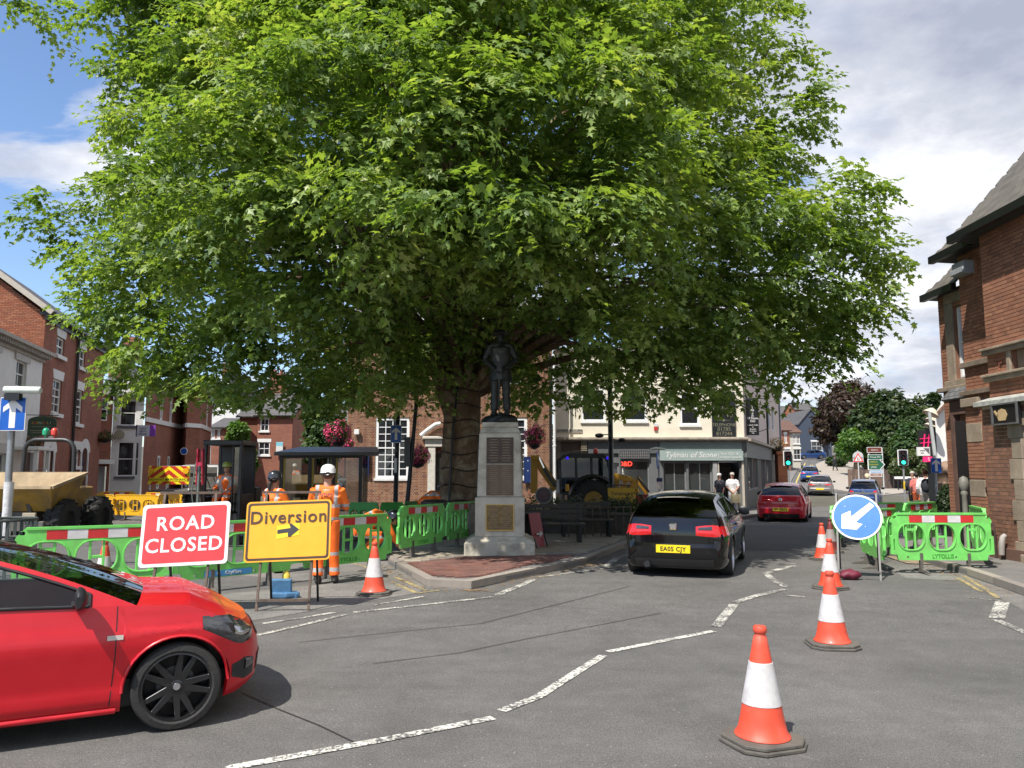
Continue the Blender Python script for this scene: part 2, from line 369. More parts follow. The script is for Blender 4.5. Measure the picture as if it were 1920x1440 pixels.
# ================================================================ ground
def asphalt(name, base, fine=.35, tint=(1, .97, .93), patch=.18, cracks=True):
    m = bpy.data.materials.new(name); m.use_nodes = True; nt = m.node_tree; b = nt.nodes['Principled BSDF']
    g = N(nt, 'ShaderNodeNewGeometry')
    def noise(sc, det=4, ro=.6, dist=0):
        n = N(nt, 'ShaderNodeTexNoise', i_Scale=sc, i_Detail=det, i_Roughness=ro, i_Distortion=dist); L(nt, g.outputs['Position'], n.inputs[0]); return n.outputs[0]
    c = mixc(nt, 1.0, tuple(base * t for t in tint), ramp(nt, noise(160, 3, .8), [(.34, .35), (.5, 1.0), (.64, 1 + fine * 2.6)]), 'MULTIPLY')
    c = mixc(nt, 1.0, c, ramp(nt, noise(48, 5, .8), [(.36, .72), (.5, 1.0), (.64, 1.3)]), 'MULTIPLY')
    c = mixc(nt, 1.0, c, ramp(nt, noise(.55, 6, .62, .6), [(.32, 1 - patch), (.5, 1), (.7, 1 + patch)]), 'MULTIPLY')
    c = mixc(nt, 1.0, c, ramp(nt, noise(4.5, 6, .7), [(.3, .86), (.7, 1.13)]), 'MULTIPLY')
    c = mixc(nt, ramp(nt, noise(42, 2, .5), [(.70, 0.0), (.735, .75)]), c, (.42, .40, .36))      # pale chippings
    c = mixc(nt, ramp(nt, noise(2.3, 8, .78, 1.2), [(.60, 0.0), (.72, .28)]), c, (.30, .27, .22))   # dusty scuffs
    mpn = N(nt, 'ShaderNodeMapping'); mpn.inputs['Rotation'].default_value = (0, 0, R(-42)); mpn.inputs['Scale'].default_value = (.18, 2.2, 1); L(nt, g.outputs['Position'], mpn.inputs[0])
    st = N(nt, 'ShaderNodeTexNoise', i_Scale=1.0, i_Detail=5.0, i_Roughness=.6); L(nt, mpn.outputs[0], st.inputs[0])
    c = mixc(nt, 1.0, c, ramp(nt, st.outputs[0], [(.38, .94), (.5, 1), (.62, 1.05)]), 'MULTIPLY')   # tyre polished streaks along the lane
    if cracks:
        v = N(nt, 'ShaderNodeTexVoronoi', feature='DISTANCE_TO_EDGE', i_Scale=.38)
        wn = N(nt, 'ShaderNodeTexNoise', i_Scale=1.6, i_Detail=6.0, i_Roughness=.7); L(nt, g.outputs['Position'], wn.inputs[0])
        va = N(nt, 'ShaderNodeVectorMath', operation='MULTIPLY_ADD'); va.inputs[1].default_value = (1.3, 1.3, 1.3); L(nt, wn.outputs['Color'], va.inputs[0]); L(nt, g.outputs['Position'], va.inputs[2])
        L(nt, va.outputs[0], v.inputs['Vector'])
        cm = mth(nt, 'MULTIPLY', ramp(nt, v.outputs['Distance'], [(0.0, 1.0), (.007, 0.0)]), ramp(nt, noise(.8, 3), [(.54, 0.0), (.66, .6)]))
        c = mixc(nt, cm, c, (.02, .02, .02))
    L(nt, c, b.inputs['Base Color']); b.inputs['Roughness'].default_value = .82; b.inputs['Specular IOR Level'].default_value = .35
    bp = N(nt, 'ShaderNodeBump', i_Strength=.55, i_Distance=.012); L(nt, noise(120, 4, .75), bp.inputs['Height']); L(nt, bp.outputs[0], b.inputs['Normal'])
    return m
ASPH = asphalt('asphalt', .10, .5, (1, .955, .89))
ASPH2 = asphalt('old_asphalt', .15, .5, (1, .95, .87), .25)
PAVE = asphalt('pavement_paving', .17, .2, (1, .94, .87), .12, False)
def sheet(name, xs, ys, m, h=0.0):
    b = MB(); b.grid([[V((x, y, gz(x, y) + h)) for x in xs] for y in ys])
    return tag(b.build(name, m, fixn=False, smooth=60), kind='structure')
sheet('ground', [-900, -300, -100, -40, 40, 100, 300, 900], [-60, 0, 20, 40, 60, 72, 85, 110, 150, 200, 400, 1500], mat('earth_ground', (.09, .085, .06), .95, scale=.4, var=.3), -.03)
sheet('road', list(range(-34, 61, 2)), [-8 + i * 1.0 for i in range(100)] + [92 + 4 * i for i in range(30)], ASPH)

def P2(*a): return [G(u, v) for u, v in a]
def seg(a, b, n):
    a, b = V(a), V(b); return [a.lerp(b, i / n) for i in range(n)]
def slab(name, poly, h, m, side_m=None, base=0.0):
    """raised paving: polygon in plan (list of xy), dense grid clipped as one ngon fan is avoided by triangulating"""
    from mathutils.geometry import delaunay_2d_cdt
    pts = [V((p[0], p[1])) for p in poly]
    dense = []
    for i, p in enumerate(pts):
        q = pts[(i + 1) % len(pts)]; k = max(1, int((q - p).length / 1.5))
        dense += [p.lerp(q, j / k) for j in range(k)]
    n0 = len(dense); x0 = min(p.x for p in dense); x1 = max(p.x for p in dense); y0 = min(p.y for p in dense); y1 = max(p.y for p in dense)
    inner = [V((x0 + 2.0 * i + .13, y0 + 1.5 * j + .17)) for i in range(int((x1 - x0) / 2) + 1) for j in range(int((y1 - y0) / 1.5) + 1)]
    vs, es, fs, *_ = delaunay_2d_cdt(dense + inner, [], [list(range(n0))], 1, 1e-4)
    b = MB(); b.add([(p.x, p.y, gz(p.x, p.y) + h) for p in vs], [list(f) for f in fs])
    o = len(dense)
    ring = [(p.x, p.y, gz(p.x, p.y) + h) for p in dense] + [(p.x, p.y, gz(p.x, p.y) - .05) for p in dense]
    b.add(ring, [(i, (i + 1) % o, (i + 1) % o + o, i + o) for i in range(o)], 1 if side_m else 0)
    return tag(b.build(name, [m, side_m] if side_m else m), kind='structure')
KERB = rand_mat('kerb_stone', [(.27, .235, .20), (.33, .29, .24), (.22, .195, .17), (.30, .26, .22)], .85, .25, 50, .5, (.12, .10, .08))
PAVER = rand_mat('red_paver', [(.15, .062, .045), (.20, .085, .06), (.12, .055, .045), (.17, .085, .065)], .85, .3, 60, .35, (.16, .12, .1))
SETT = rand_mat('cream_paver', [(.36, .31, .24), (.27, .23, .18), (.42, .37, .29), (.23, .2, .17)], .85, .35, 60, .4, (.14, .12, .1))
# the square's own pavement, an island whose tip points at the camera
kerb_line = [G(728, 1048, .11), G(800, 1087, .11), G(884, 1091, .11), G(1100, 1047, .11), G(1183, 1014, .11), G(1300, 984, .11), G(1420, 964, .11)]
kl = [V((p.x, p.y)) for p in kerb_line] + [V((11.3, 33.0)), V((12.6, 40)), V((22.6, 64)), V((28, 78)), V((41, 110))]
leftk = [V((-2.25, 15.2)), V((-2.4, 20)), V((-6.5, 25)), V((-9.5, 31)), V((-9.8, 36))]
island = kl + [V((36, 112)), V((8, 60)), V((4, 42)), V((-10, 42))] + leftk[::-1]
slab('pavement', island, .085, PAVE)
def kerbs(line, parent_name='kerb', w=.15, h=.12, L0=.91, inward=1):
    root = bpy.data.objects.new(parent_name, None); COL.objects.link(root); root['kind'] = 'structure'
    ms = []
    for a, b in zip(line, line[1:]):
        a, b = V(a[:2]), V(b[:2]); ln = (b - a).length; d = (b - a) / ln; k = max(1, round(ln / L0)); ang = math.atan2(d.y, d.x)
        nrm = V((-d.y, d.x)) * inward
        for i in range(k):
            c = a + d * (ln * (i + .5) / k) + nrm * (w / 2); z = gz(c.x, c.y)
            sl = (gz(0, (a + d * (ln * (i + 1) / k)).y) - gz(0, (a + d * (ln * i / k)).y))
            ms.append(TRS((c.x, c.y, z + h / 2 - .04), (ln / k - .012, w, h + .08), (random.gauss(0, .006), -math.atan2(sl, ln / k) + random.gauss(0, .003), ang)))
    pieces(root, 'kerb_stone', ms, KERB, 150)
    return root
kerbs([leftk[0]] + kl[:9], inward=1)
# pavers on the tip: rows of red brick bounded by a cream band
def inside(p, poly):
    c = False; n = len(poly)
    for i in range(n):
        a, b = poly[i], poly[i - 1]
        if (a.y > p.y) != (b.y > p.y) and p.x < (b.x - a.x) * (p.y - a.y) / (b.y - a.y) + a.x: c = not c
    return c
def inset(poly, d):
    c = sum(poly, V((0, 0))) / len(poly)
    return [c + (p - c) * (1 - d / (p - c).length) for p in poly]
tip = [V(p[:2]) for p in (G(765, 1056, .1), G(806, 1078, .1), G(880, 1082, .1), G(1085, 1040, .1), G(870, 1044, .1))]
tip2 = [V(p[:2]) for p in (G(735, 1042, .1), G(765, 1053, .1), G(868, 1041, .1), G(1092, 1036, .1), G(1172, 1006, .1), G(1000, 985, .1), G(900, 985, .1), G(800, 1010, .1))]
pv = bpy.data.objects.new('paved_area', None); COL.objects.link(pv); pv['kind'] = 'structure'
def pavers(name, poly, m, lx, ly, rz, excl=None, limit=300):
    ms = []; ca, sa = math.cos(rz), math.sin(rz)
    cx = sum(p.x for p in poly) / len(poly); cy = sum(p.y for p in poly) / len(poly)
    for j in range(-90, 90):
        for i in range(-60, 60):
            a = (i + (.5 if j % 2 else 0)) * (lx + .006); b = j * (ly + .006)
            p = V((cx + a * ca - b * sa, cy + a * sa + b * ca))
            if inside(p, poly) and not (excl and inside(p, excl)):
                ms.append(TRS((p.x, p.y, gz(p.x, p.y) + .085 + random.uniform(0, .004)), (lx, ly, .04), (random.gauss(0, .008), random.gauss(0, .008), rz)))
    pieces(pv, name, ms, m, limit)
pavers('red_paver', tip, PAVER, .215, .103, .35)
pavers('cream_paver', tip2, SETT, .3, .14, .1)
# right hand pavement
rk = [V(p[:2]) for p in (G(1920, 1103, .11), G(1813, 1067, .11), G(1700, 1036, .11))]
rk = [rk[0] + (rk[0] - rk[1]) * 4] + rk + [V((8.6, 19)), V((11.0, 25)), V((14.0, 30)), V((17.2, 33)), V((21, 34.5)), V((40, 36))]
slab('right_pavement', rk + [V((40, 5)), V((12, 0))], .09, PAVE)
kerbs(rk[:9], inward=-1, parent_name='right_kerb')
# far side of the side road, with its verge
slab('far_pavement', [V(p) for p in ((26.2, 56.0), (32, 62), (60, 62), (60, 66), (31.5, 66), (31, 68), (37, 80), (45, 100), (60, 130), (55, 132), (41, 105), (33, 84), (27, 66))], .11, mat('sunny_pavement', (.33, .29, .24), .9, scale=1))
slab('left_pavement', [V(p) for p in ((-18.2, 28), (-20.9, 36), (-24.2, 50), (-27, 60), (-30, 60), (-26, 44), (-22, 28))], .1, PAVE)
# works dug strip and patch by the right hand barriers
def patch(name, pts, m, h=.004):
    b = MB(); n = len(pts); b.add([V((p.x, p.y, gz(p.x, p.y) + h)) for p in pts], [tuple(range(n))]); return tag(b.build(name, m), kind='structure')
patch('repair_patch', P2((1655, 1060), (1700, 1040), (1800, 1062), (1920, 1112), (1920, 1145), (1810, 1090), (1700, 1085)), ASPH2)
patch('old_surface', P2((60, 1110), (300, 1150), (470, 1165), (560, 1150), (785, 1112), (800, 1096), (728, 1050), (660, 1040), (400, 1060), (80, 1060)), ASPH2)
PIT = mat('dug_earth', (.26, .2, .13), .95, var=.5, scale=9, bump=.8, bscale=25)
patch('dug_trench', P2((1668, 1030), (1775, 1055), (1800, 1062), (1700, 1058), (1662, 1045)), PIT, .02)
patch('tree_shadow_strip', P2((1240, 1031), (1550, 1033), (1560, 985), (1330, 984)), asphalt('tree_shadow_asphalt', .06, .2, (1, 1, 1.02)), .004)  # the tree's shadow on the road, painted as a darker strip of asphalt
# ---- painted markings
def paint(name, col, wear):
    m = mat(name, col, .7, var=.1, scale=10); nt = m.node_tree; b = nt.nodes['Principled BSDF']; old = b.inputs['Base Color'].links[0].from_socket
    g = N(nt, 'ShaderNodeNewGeometry'); n = N(nt, 'ShaderNodeTexNoise', i_Scale=34.0, i_Detail=6.0, i_Roughness=.75); L(nt, g.outputs['Position'], n.inputs[0])
    n2 = N(nt, 'ShaderNodeTexNoise', i_Scale=3.0, i_Detail=3.0); L(nt, g.outputs['Position'], n2.inputs[0])
    f = ramp(nt, mth(nt, 'ADD', n.outputs[0], mth(nt, 'MULTIPLY', n2.outputs[0], .35)), [(.62 - wear, 1.0), (.70 - wear, 0.0)])
    ob = mixc(nt, f, (.09, .085, .08), old); L(nt, ob, b.inputs['Base Color']); return m
PW = paint('white_road_paint', (.66, .64, .55), .02); PWW = paint('worn_white_paint', (.60, .58, .51), -.03) ; PY = paint('worn_yellow_paint', (.42, .33, .14), -.03)
PW2 = paint('white_road_paint_old', (.62, .6, .52), .0)
def line(pts, w, m, name='road_marking'):
    """a stripe through ground points seen at PTS, split every 25 cm so that it follows the road"""
    g = [G(*p) for p in pts]; b = MB(); q = []
    for a, c in zip(g, g[1:]):
        k = max(1, int((c - a).length / .25)); q += [a.lerp(c, i / k) for i in range(k)]
    q.append(g[-1]); rows = []
    for i, p in enumerate(q):
        d = (q[min(i + 1, len(q) - 1)] - q[max(i - 1, 0)]); d.z = 0; d.normalize(); n = V((-d.y, d.x, 0)) * (w / 2)
        wob = random.gauss(0, .003)
        rows.append([V((t.x, t.y, gz(t.x, t.y) + .006)) for t in (p - n * (1 + wob), p + n * (1 + wob))])
    b.grid(rows); return tag(b.build(name, m, fixn=False), kind='structure')
for pts, w, m in [([(380, 1462), (437, 1440), (720, 1388), (925, 1347)], .085, PWW), ([(940, 1334), (1010, 1307), (1080, 1262), (1131, 1230)], .085, PWW),
                  ([(1140, 1223), (1240, 1203), (1338, 1184)], .085, PWW), ([(1343, 1176), (1360, 1154), (1376, 1134)], .12, PW2), ([(1378, 1130), (1420, 1117), (1472, 1105)], .11, PW),
                  ([(1475, 1117), (1513, 1120)], .09, PW), ([(1435, 1075.5), (1452, 1089), (1474, 1101)], .11, PW), ([(1435, 1075), (1460, 1068), (1490, 1061)], .13, PW),
                  ([(1447, 1054.5), (1497, 1058.5)], .07, PW), ([(481, 1192), (560, 1174), (648, 1153)], .085, PW), ([(492, 1170), (560, 1160), (627, 1149)], .07, PW2),
                  ([(662, 1149), (790, 1135), (924, 1119.5)], .085, PW), ([(700, 1135), (794, 1119)], .07, PW), ([(929, 1117), (970, 1101), (1003, 1086)], .12, PW),
                  ([(1006, 1083), (1134, 1066)], .085, PW), ([(1134, 1064), (1158, 1046)], .14, PW), ([(1160, 1045), (1186, 1038)], .08, PW),
                  ([(1816, 1120.7), (1885, 1128)], .07, PW), ([(1880, 1129), (1869, 1160)], .16, PW), ([(1868, 1163), (1925, 1188)], .1, PW),
                  ([(1471, 986), (1537, 987.5)], .09, PW2), ([(1515, 1003), (1542, 1005)], .07, PW2), ([(1526, 936), (1586, 938)], .25, PW2),
                  ([(1540, 966), (1560, 966)], .2, PW2), ([(1567, 951), (1585, 953)], .3, PW2), ([(1597, 909), (1612, 913)], .12, PW2)]:
    line(pts, w, m)
for pts in ([(455, 1300), (520, 1330), (600, 1362), (662, 1392)], [(700, 1245), (860, 1225), (1000, 1196), (1240, 1150)], [(560, 1205), (700, 1190), (900, 1170), (1180, 1100)]): line(pts, .012, mat('tar_seam', (.03, .03, .03), .6), 'tar_seam')
for pts in [[(1806, 1080), (1840, 1100), (1872, 1122)], [(1795, 1084), (1840, 1110)], [(783, 1113), (823, 1107)], [(742, 1083), (800, 1108)], [(735, 1092), (780, 1112)], [(650, 1052), (690, 1065)], [(660, 1044), (705, 1060)], [(905, 1099), (1000, 1078)]]:
    line(pts, .07, PY)
YL = mat('yellow_kerb_line', (.55, .42, .1), .8)
def wline(pts, w, m):
    b = MB(); rows = []
    for i, p in enumerate(pts):
        d = (V(pts[min(i + 1, len(pts) - 1)]) - V(pts[max(i - 1, 0)])).normalized(); n = V((-d.y, d.x)) * (w / 2)
        rows.append([V((t.x, t.y, gz(0, t.y) + .008)) for t in (V(p) - n, V(p) + n)])
    b.grid(rows); tag(b.build('road_marking', m, fixn=False), kind='structure')
def dens(pts, s=2.0):
    o = []
    for a, b in zip(pts, pts[1:]):
        k = max(1, int((V(b) - V(a)).length / s)); o += [V(a).lerp(V(b), i / k) for i in range(k)]
    return o + [V(pts[-1])]
wline(dens([(11.8, 33.5), (13.1, 40), (23.1, 64), (28.5, 78), (41.5, 110)]), .12, YL)
wline(dens([(26.6, 66.5), (32.6, 84.5), (40.6, 105)]), .14, YL); wline(dens([(26.3, 66.5), (32.3, 84.5), (40.3, 105)]), .14, YL)
for y in range(62, 90, 6): wline(dens([(12.6 + (y - 40) * .42 + 3.6, y), (12.6 + (y - 37) * .42 + 3.6, y + 3)]), .12, PW2)
# low crops of grit and leaves along the kerbs
rnd = random.Random(3); b = MB()
for _ in range(900):
    t = rnd.random()
    if t < .5: a = V(kl[rnd.choice([1, 2, 2, 3])]); c = V(kl[rnd.choice([2, 3, 3])]); p = a.lerp(c, rnd.random()) + V((rnd.gauss(.05, .12), -abs(rnd.gauss(0, .12)) - .03))
    elif t < .75: a, c = V(kl[0]), V(kl[1]); p = a.lerp(c, rnd.random()) + V((-abs(rnd.gauss(0, .3)), -abs(rnd.gauss(0, .2))))
    else: a, c = V(rk[1]), V(rk[3]); p = a.lerp(c, rnd.random()) + V((-abs(rnd.gauss(.05, .2)), 0))
    s = rnd.uniform(.008, .028); an = rnd.random() * 6.28; z = gz(0, p.y) + .006
    b.add([(p.x + s * math.cos(an + k), p.y + s * math.sin(an + k) * .7, z + rnd.random() * .008) for k in (0, 1.6, 3.1, 4.7)], [(0, 1, 2, 3)])
tag(b.build('dry_leaf_litter', rand_mat('dry_leaf', [(.3, .17, .07), (.2, .13, .06), (.36, .25, .1), (.25, .1, .05)]), fixn=False), 'dry brown leaf litter and grit gathered along the kerbs', 'leaf litter', kind='stuff')
# ================================================================ buildings
class Fac:
    """a facade plane: origin o, horizontal unit e along it, outward normal n (both in the parent's frame)"""
    def __init__(s, o, e, n=None):
        s.o = V(o); s.e = V((e[0], e[1], 0)).normalized(); s.n = V((s.e.y, -s.e.x, 0)) if n is None else V(n)
        s.a = math.atan2(s.e.y, s.e.x)
    def p(s, a, z, n=0.0): return s.o + s.e * a + s.n * n + V((0, 0, z))
    def box(s, b, a0, a1, z0, z1, n0, n1, mi=0):
        vs = [s.p(a, z, n) for z in (z0, z1) for a, n in ((a0, n0), (a1, n0), (a1, n1), (a0, n1))]
        b.add(vs, [(0, 3, 2, 1), (4, 5, 6, 7), (0, 1, 5, 4), (1, 2, 6, 5), (2, 3, 7, 6), (3, 0, 4, 7)], mi)
    def M(s, a, z, n, sa, sn, sz):
        return Matrix.Translation(s.p(a, z, n)) @ Matrix.Rotation(s.a, 4, 'Z') @ Matrix.Diagonal((sa, sn, sz, 1))
def wall(F, w, h, holes, m, parent, z0=0, depth=.14, name='wall', a0=0, mr=None):
    As = sorted({a0, w} | {x for k in holes for x in k[:2]}); Zs = sorted({z0, h} | {x for k in holes for x in k[2:4]})
    b = MB()
    for i in range(len(As) - 1):
        for j in range(len(Zs) - 1):
            ca, cz = (As[i] + As[i + 1]) / 2, (Zs[j] + Zs[j + 1]) / 2
            if any(k[0] < ca < k[1] and k[2] < cz < k[3] for k in holes): continue
            b.add([F.p(As[i], Zs[j]), F.p(As[i + 1], Zs[j]), F.p(As[i + 1], Zs[j + 1]), F.p(As[i], Zs[j + 1])], [(0, 1, 2, 3)])
    for a, c, z, y in [k[:4] for k in holes]:
        for q, r in (((a, z), (c, z)), ((c, z), (c, y)), ((c, y), (a, y)), ((a, y), (a, z))):
            b.add([F.p(q[0], q[1]), F.p(r[0], r[1]), F.p(r[0], r[1], -depth), F.p(q[0], q[1], -depth)], [(0, 1, 2, 3)], 1 if mr else 0)
    return b.build(name, [m, mr] if mr else m, parent, fixn=False)
def window(F, a0, a1, z0, z1, parent, nx=2, ny=2, n=-.1, fm=None, gm=None, fw=.06, bar=.03, sash=True, name='window', paned=False, curtain=None):
    fm = fm or UPVC; gm = gm or DARKGLASS; b = MB()
    for k in ((a0, a0 + fw, z0, z1), (a1 - fw, a1, z0, z1), (a0 + fw, a1 - fw, z0, z0 + fw), (a0 + fw, a1 - fw, z1 - fw, z1)): F.box(b, *k, n - .02, n + .05)
    ia0, ia1, iz0, iz1 = a0 + fw, a1 - fw, z0 + fw, z1 - fw
    for i in range(1, nx):
        x = ia0 + (ia1 - ia0) * i / nx; F.box(b, x - bar / 2, x + bar / 2, iz0, iz1, n - .01, n + .025)
    for j in range(1, ny):
        z = iz0 + (iz1 - iz0) * j / ny; t = bar * (1.7 if sash and j == ny // 2 else 1); F.box(b, ia0, ia1, z - t / 2, z + t / 2, n - .012, n + (.038 if t > bar else .022))
    w = b.build(name, fm, parent, fixn=False)
    if paned:
        for i in range(nx):
            for j in range(ny):
                p = MB(); xa, xb = ia0 + (ia1 - ia0) * i / nx, ia0 + (ia1 - ia0) * (i + 1) / nx; za, zb = iz0 + (iz1 - iz0) * j / ny, iz0 + (iz1 - iz0) * (j + 1) / ny
                t = random.gauss(0, .0015)
                p.add([F.p(xa, za, n), F.p(xb, za, n + t), F.p(xb, zb, n - t), F.p(xa, zb, n)], [(0, 1, 2, 3)]); p.build('pane', gm, w, fixn=False)
    else:
        p = MB(); p.add([F.p(ia0, iz0, n), F.p(ia1, iz0, n), F.p(ia1, iz1, n), F.p(ia0, iz1, n)], [(0, 1, 2, 3)]); p.build('pane', gm, w, fixn=False)
    if curtain:
        p = MB(); F.box(p, ia0, ia1, iz0 + (iz1 - iz0) * curtain, iz1, n - .06, n - .05); p.build('blind', mat('window_blind', (.5, .48, .42), .8), w, fixn=False)
    return w
def fbox(F, parent, name, m, a0, a1, z0, z1, n0, n1, bevel=0):
    b = MB(); F.box(b, a0, a1, z0, z1, n0, n1); return b.build(name, m, parent, bevel=bevel)
def bricks(F, w, h, holes, parent, m, z0=0, a0=0, bw=.225, bh=.075, gap=.011, header=0, flemish=False, proud=.012, limit=300, name='brick', skip=None):
    ms = []; rows = int((h - z0) / bh)
    for j in range(rows):
        z = z0 + (j + .5) * bh; x = a0 - (bw / 2 if j % 2 else 0) - (0 if not flemish else (bw * .75 if j % 2 else 0)); k = 0
        while x < w:
            l = bw if not (flemish and k % 2) else bw / 2
            if header: l = bw / 2
            xa, xb = max(x, a0), min(x + l, w); x += l; k += 1
            segs = [(xa, xb)]
            for hh in holes:
                if hh[2] < z < hh[3]:
                    ns = []
                    for p, q in segs:
                        if q <= hh[0] or p >= hh[1]: ns.append((p, q))
                        else:
                            if p < hh[0]: ns.append((p, hh[0]))
                            if q > hh[1]: ns.append((hh[1], q))
                    segs = ns
            for p, q in segs:
                if q - p < .03 or (skip and skip((p + q) / 2, z)): continue
                ms.append(F.M((p + q) / 2, z, proud / 2 - .01 + random.uniform(-.002, .002), q - p - gap, proud + .02, bh - gap))
    pieces(parent, name, ms, m, limit)
def slates(F0, along, run, up, parent, m, sw=.25, sh=.2, th=.012, limit=300, clip=None, name='slate'):
    """slates on a roof plane: F0 origin, ALONG/UP unit vectors, RUN=(length, slope length)"""
    A, U = V(along).normalized(), V(up).normalized(); Nn = A.cross(U); ms = []
    rows = int(run[1] / sh); cols = int(run[0] / sw) + 1
    tilt = math.atan2(th * 1.4, sh * 1.6)
    Q = Matrix((A, U, Nn)).transposed().to_4x4() @ Matrix.Rotation(tilt, 4, 'X')
    for j in range(rows + 1):
        for i in range(cols + 1):
            x = (i + (.5 if j % 2 else 0)) * sw; y = (j + .45) * sh
            if x > run[0] or y > run[1] or (clip and not clip(x, y)): continue
            p = V(F0) + A * x + U * y + Nn * (th * .9)
            ms.append(Matrix.Translation(p) @ Q @ Matrix.Diagonal((sw - .006, sh * 1.5, th * random.uniform(.8, 1.3), 1)))
    pieces(parent, name, ms, m, limit)
def roofq(parent, pts, m, name='roof', th=.1):
    b = MB(); p = [V(x) for x in pts]; n = (p[1] - p[0]).cross(p[-1] - p[0]).normalized()
    if n.z < 0: n = -n
    k = len(p); b.add(p + [x - n * th for x in p], [tuple(range(k)), tuple(range(2 * k - 1, k - 1, -1))] + [(i, (i + 1) % k, (i + 1) % k + k, i + k) for i in range(k)])
    return b.build(name, m, parent)
SLATE = wall_tex('slate_roof', (.085, .08, .078), (.12, .11, .10), (.035, .034, .035), .3, .2, .02, off=.5, rough=.7)
SLATEP = rand_mat('slate_piece', [(.10, .09, .076), (.135, .12, .10), (.085, .078, .068), (.15, .13, .105)], .75, .2, 30, .4, (.09, .075, .05))
TILE = wall_tex('tile_roof', (.16, .08, .05), (.11, .06, .045), (.04, .03, .03), .2, .15, .02, rough=.85)
RBRICK = wall_tex('red_brick_wall', (.30, .095, .055), (.22, .07, .045), (.27, .18, .13))
BRK_MID = rand_mat('buff_red_brick', [(.27, .11, .06), (.17, .075, .05), (.34, .18, .095), (.22, .085, .05), (.30, .14, .08), (.12, .06, .045)], .9, .3, 50, .3, (.14, .09, .06))
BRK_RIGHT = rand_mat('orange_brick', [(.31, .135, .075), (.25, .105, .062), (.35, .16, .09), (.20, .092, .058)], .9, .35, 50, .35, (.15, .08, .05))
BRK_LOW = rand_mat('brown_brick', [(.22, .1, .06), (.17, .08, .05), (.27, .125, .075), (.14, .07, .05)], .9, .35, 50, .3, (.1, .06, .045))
MORT_L = mat('pale_mortar', (.52, .43, .31), .9, var=.2, scale=4)
MORT_R = mat('red_mortar', (.21, .1, .06), .9, var=.25, scale=3)
CREAM = mat('cream_render', (.74, .69, .56), .85, var=.1, scale=.9, dirt=.3, dcol=(.42, .33, .24))
PINK = mat('pinkish_render', (.55, .46, .43), .85, var=.1, scale=.9, dirt=.35, dcol=(.36, .28, .26))
GREYW = mat('grey_shopfront_paint', (.13, .135, .135), .5, var=.1)
SAGE = mat('sage_sign_panel', (.30, .37, .35), .5, var=.05)
SAGED = mat('dull_sage_panel', (.20, .25, .24), .55, var=.08)
# ---------------------------------------------------------------- brick building behind the tree (35 m)
Y0 = 35.0; g0 = gz(0, Y0)
X0 = D(650, 850, Y0).x; X1 = D(1036, 850, Y0).x
def za(v, Y, u=960): return D(u, v, Y).z
bk = thing('georgian_building', 'brown brick building with tall white many-paned windows behind the big tree', 'building', (X0, Y0, g0))
F = Fac((0, 0, 0), (1, 0)); W = X1 - X0; H = 8.7
def ax(u, v=850): return D(u, v, Y0).x - X0
zt = lambda v: za(v, Y0) - g0
wins = [(ax(704), ax(767), zt(897), zt(783)), (ax(925), ax(988), zt(897), zt(783))]
up = [(ax(716), ax(758), zt(716), zt(640)), (ax(830), ax(870), zt(716), zt(640)), (ax(935), ax(978), zt(716), zt(640))]
door = (ax(808), ax(862), .1, zt(838))
holes = wins + up + [door]
wall(F, W, H, holes, MORT_L, bk, depth=.14)
bricks(F, W, H, holes, bk, BRK_MID, flemish=True, limit=300, gap=.019)
for i, k in enumerate(wins): window(F, *k, bk, 4, 8, n=-.07, paned=True, fw=.12, bar=.035)
for k in up: window(F, *k, bk, 3, 5, n=-.07, paned=True, fw=.08, bar=.035)
for k in wins + up:
    fbox(F, bk, 'sill', WHITE, k[0] - .05, k[1] + .05, k[2] - .1, k[2], -.05, .07)
    b = MB()
    nn = int((k[1] - k[0] + .3) / .08)
    for i in range(nn):
        x = k[0] - .15 + .04 + i * .08; t = (x - (k[0] + k[1]) / 2) * .25
        vs = [F.p(x - .033, k[3] + .01, .02), F.p(x + .033, k[3] + .01, .02), F.p(x + .033 + t, k[3] + .3, .02), F.p(x - .033 + t, k[3] + .3, .02)]
        b.add(vs + [v - F.n * .03 for v in vs], [(0, 1, 2, 3), (0, 4, 5, 1), (1, 5, 6, 2), (2, 6, 7, 3), (3, 7, 4, 0)])
    b.build('brick_arch', rand_mat('arch_brick', [(.38, .22, .12), (.3, .16, .09), (.42, .26, .15)]), bk, kind='stuff')
# door case with open pediment
pc = fbox(F, bk, 'door', mat('dark_door', (.03, .025, .02), .4), door[0] + .15, door[1] - .15, .1, door[3] - .3, -.12, -.08)
b = MB()
for a in (door[0] - .12, door[1] - .22): F.box(b, a, a + .34, 0, door[3], -.02, .16)
F.box(b, door[0] - .25, door[1] + .25, door[3], door[3] + .35, 0, .2); F.box(b, door[0] - .35, door[1] + .35, door[3] + .35, door[3] + .47, 0, .34)
b.build('door_case', mat('stone_white', (.55, .52, .45), .7, var=.15), bk, bevel=.02)
b = MB(); c = (door[0] + door[1]) / 2
for s in (-1, 1): b.tube([F.p(c + s * 1.1, door[3] + .5, .2), F.p(c + s * .8, door[3] + .75, .2), F.p(c + s * .45, door[3] + 1.0, .2), F.p(c + s * .2, door[3] + 1.05, .2)], .09, 8)
b.build('pediment_scroll', WHITE, bk, smooth=50)
b = MB(); F.box(b, -.15, W + .15, H, H + .25, -.1, .3); b.build('cornice', WHITE, bk, bevel=.03)
b = MB(); b.bb(0, W, .16, 8, 0, H); b.build('side_wall', RBRICK, bk)
roofq(bk, [(-.3, -.35, H + .25), (W + .3, -.35, H + .25), (W - 2.5, 4, H + 3.2), (2.5, 4, H + 3.2)], SLATE)
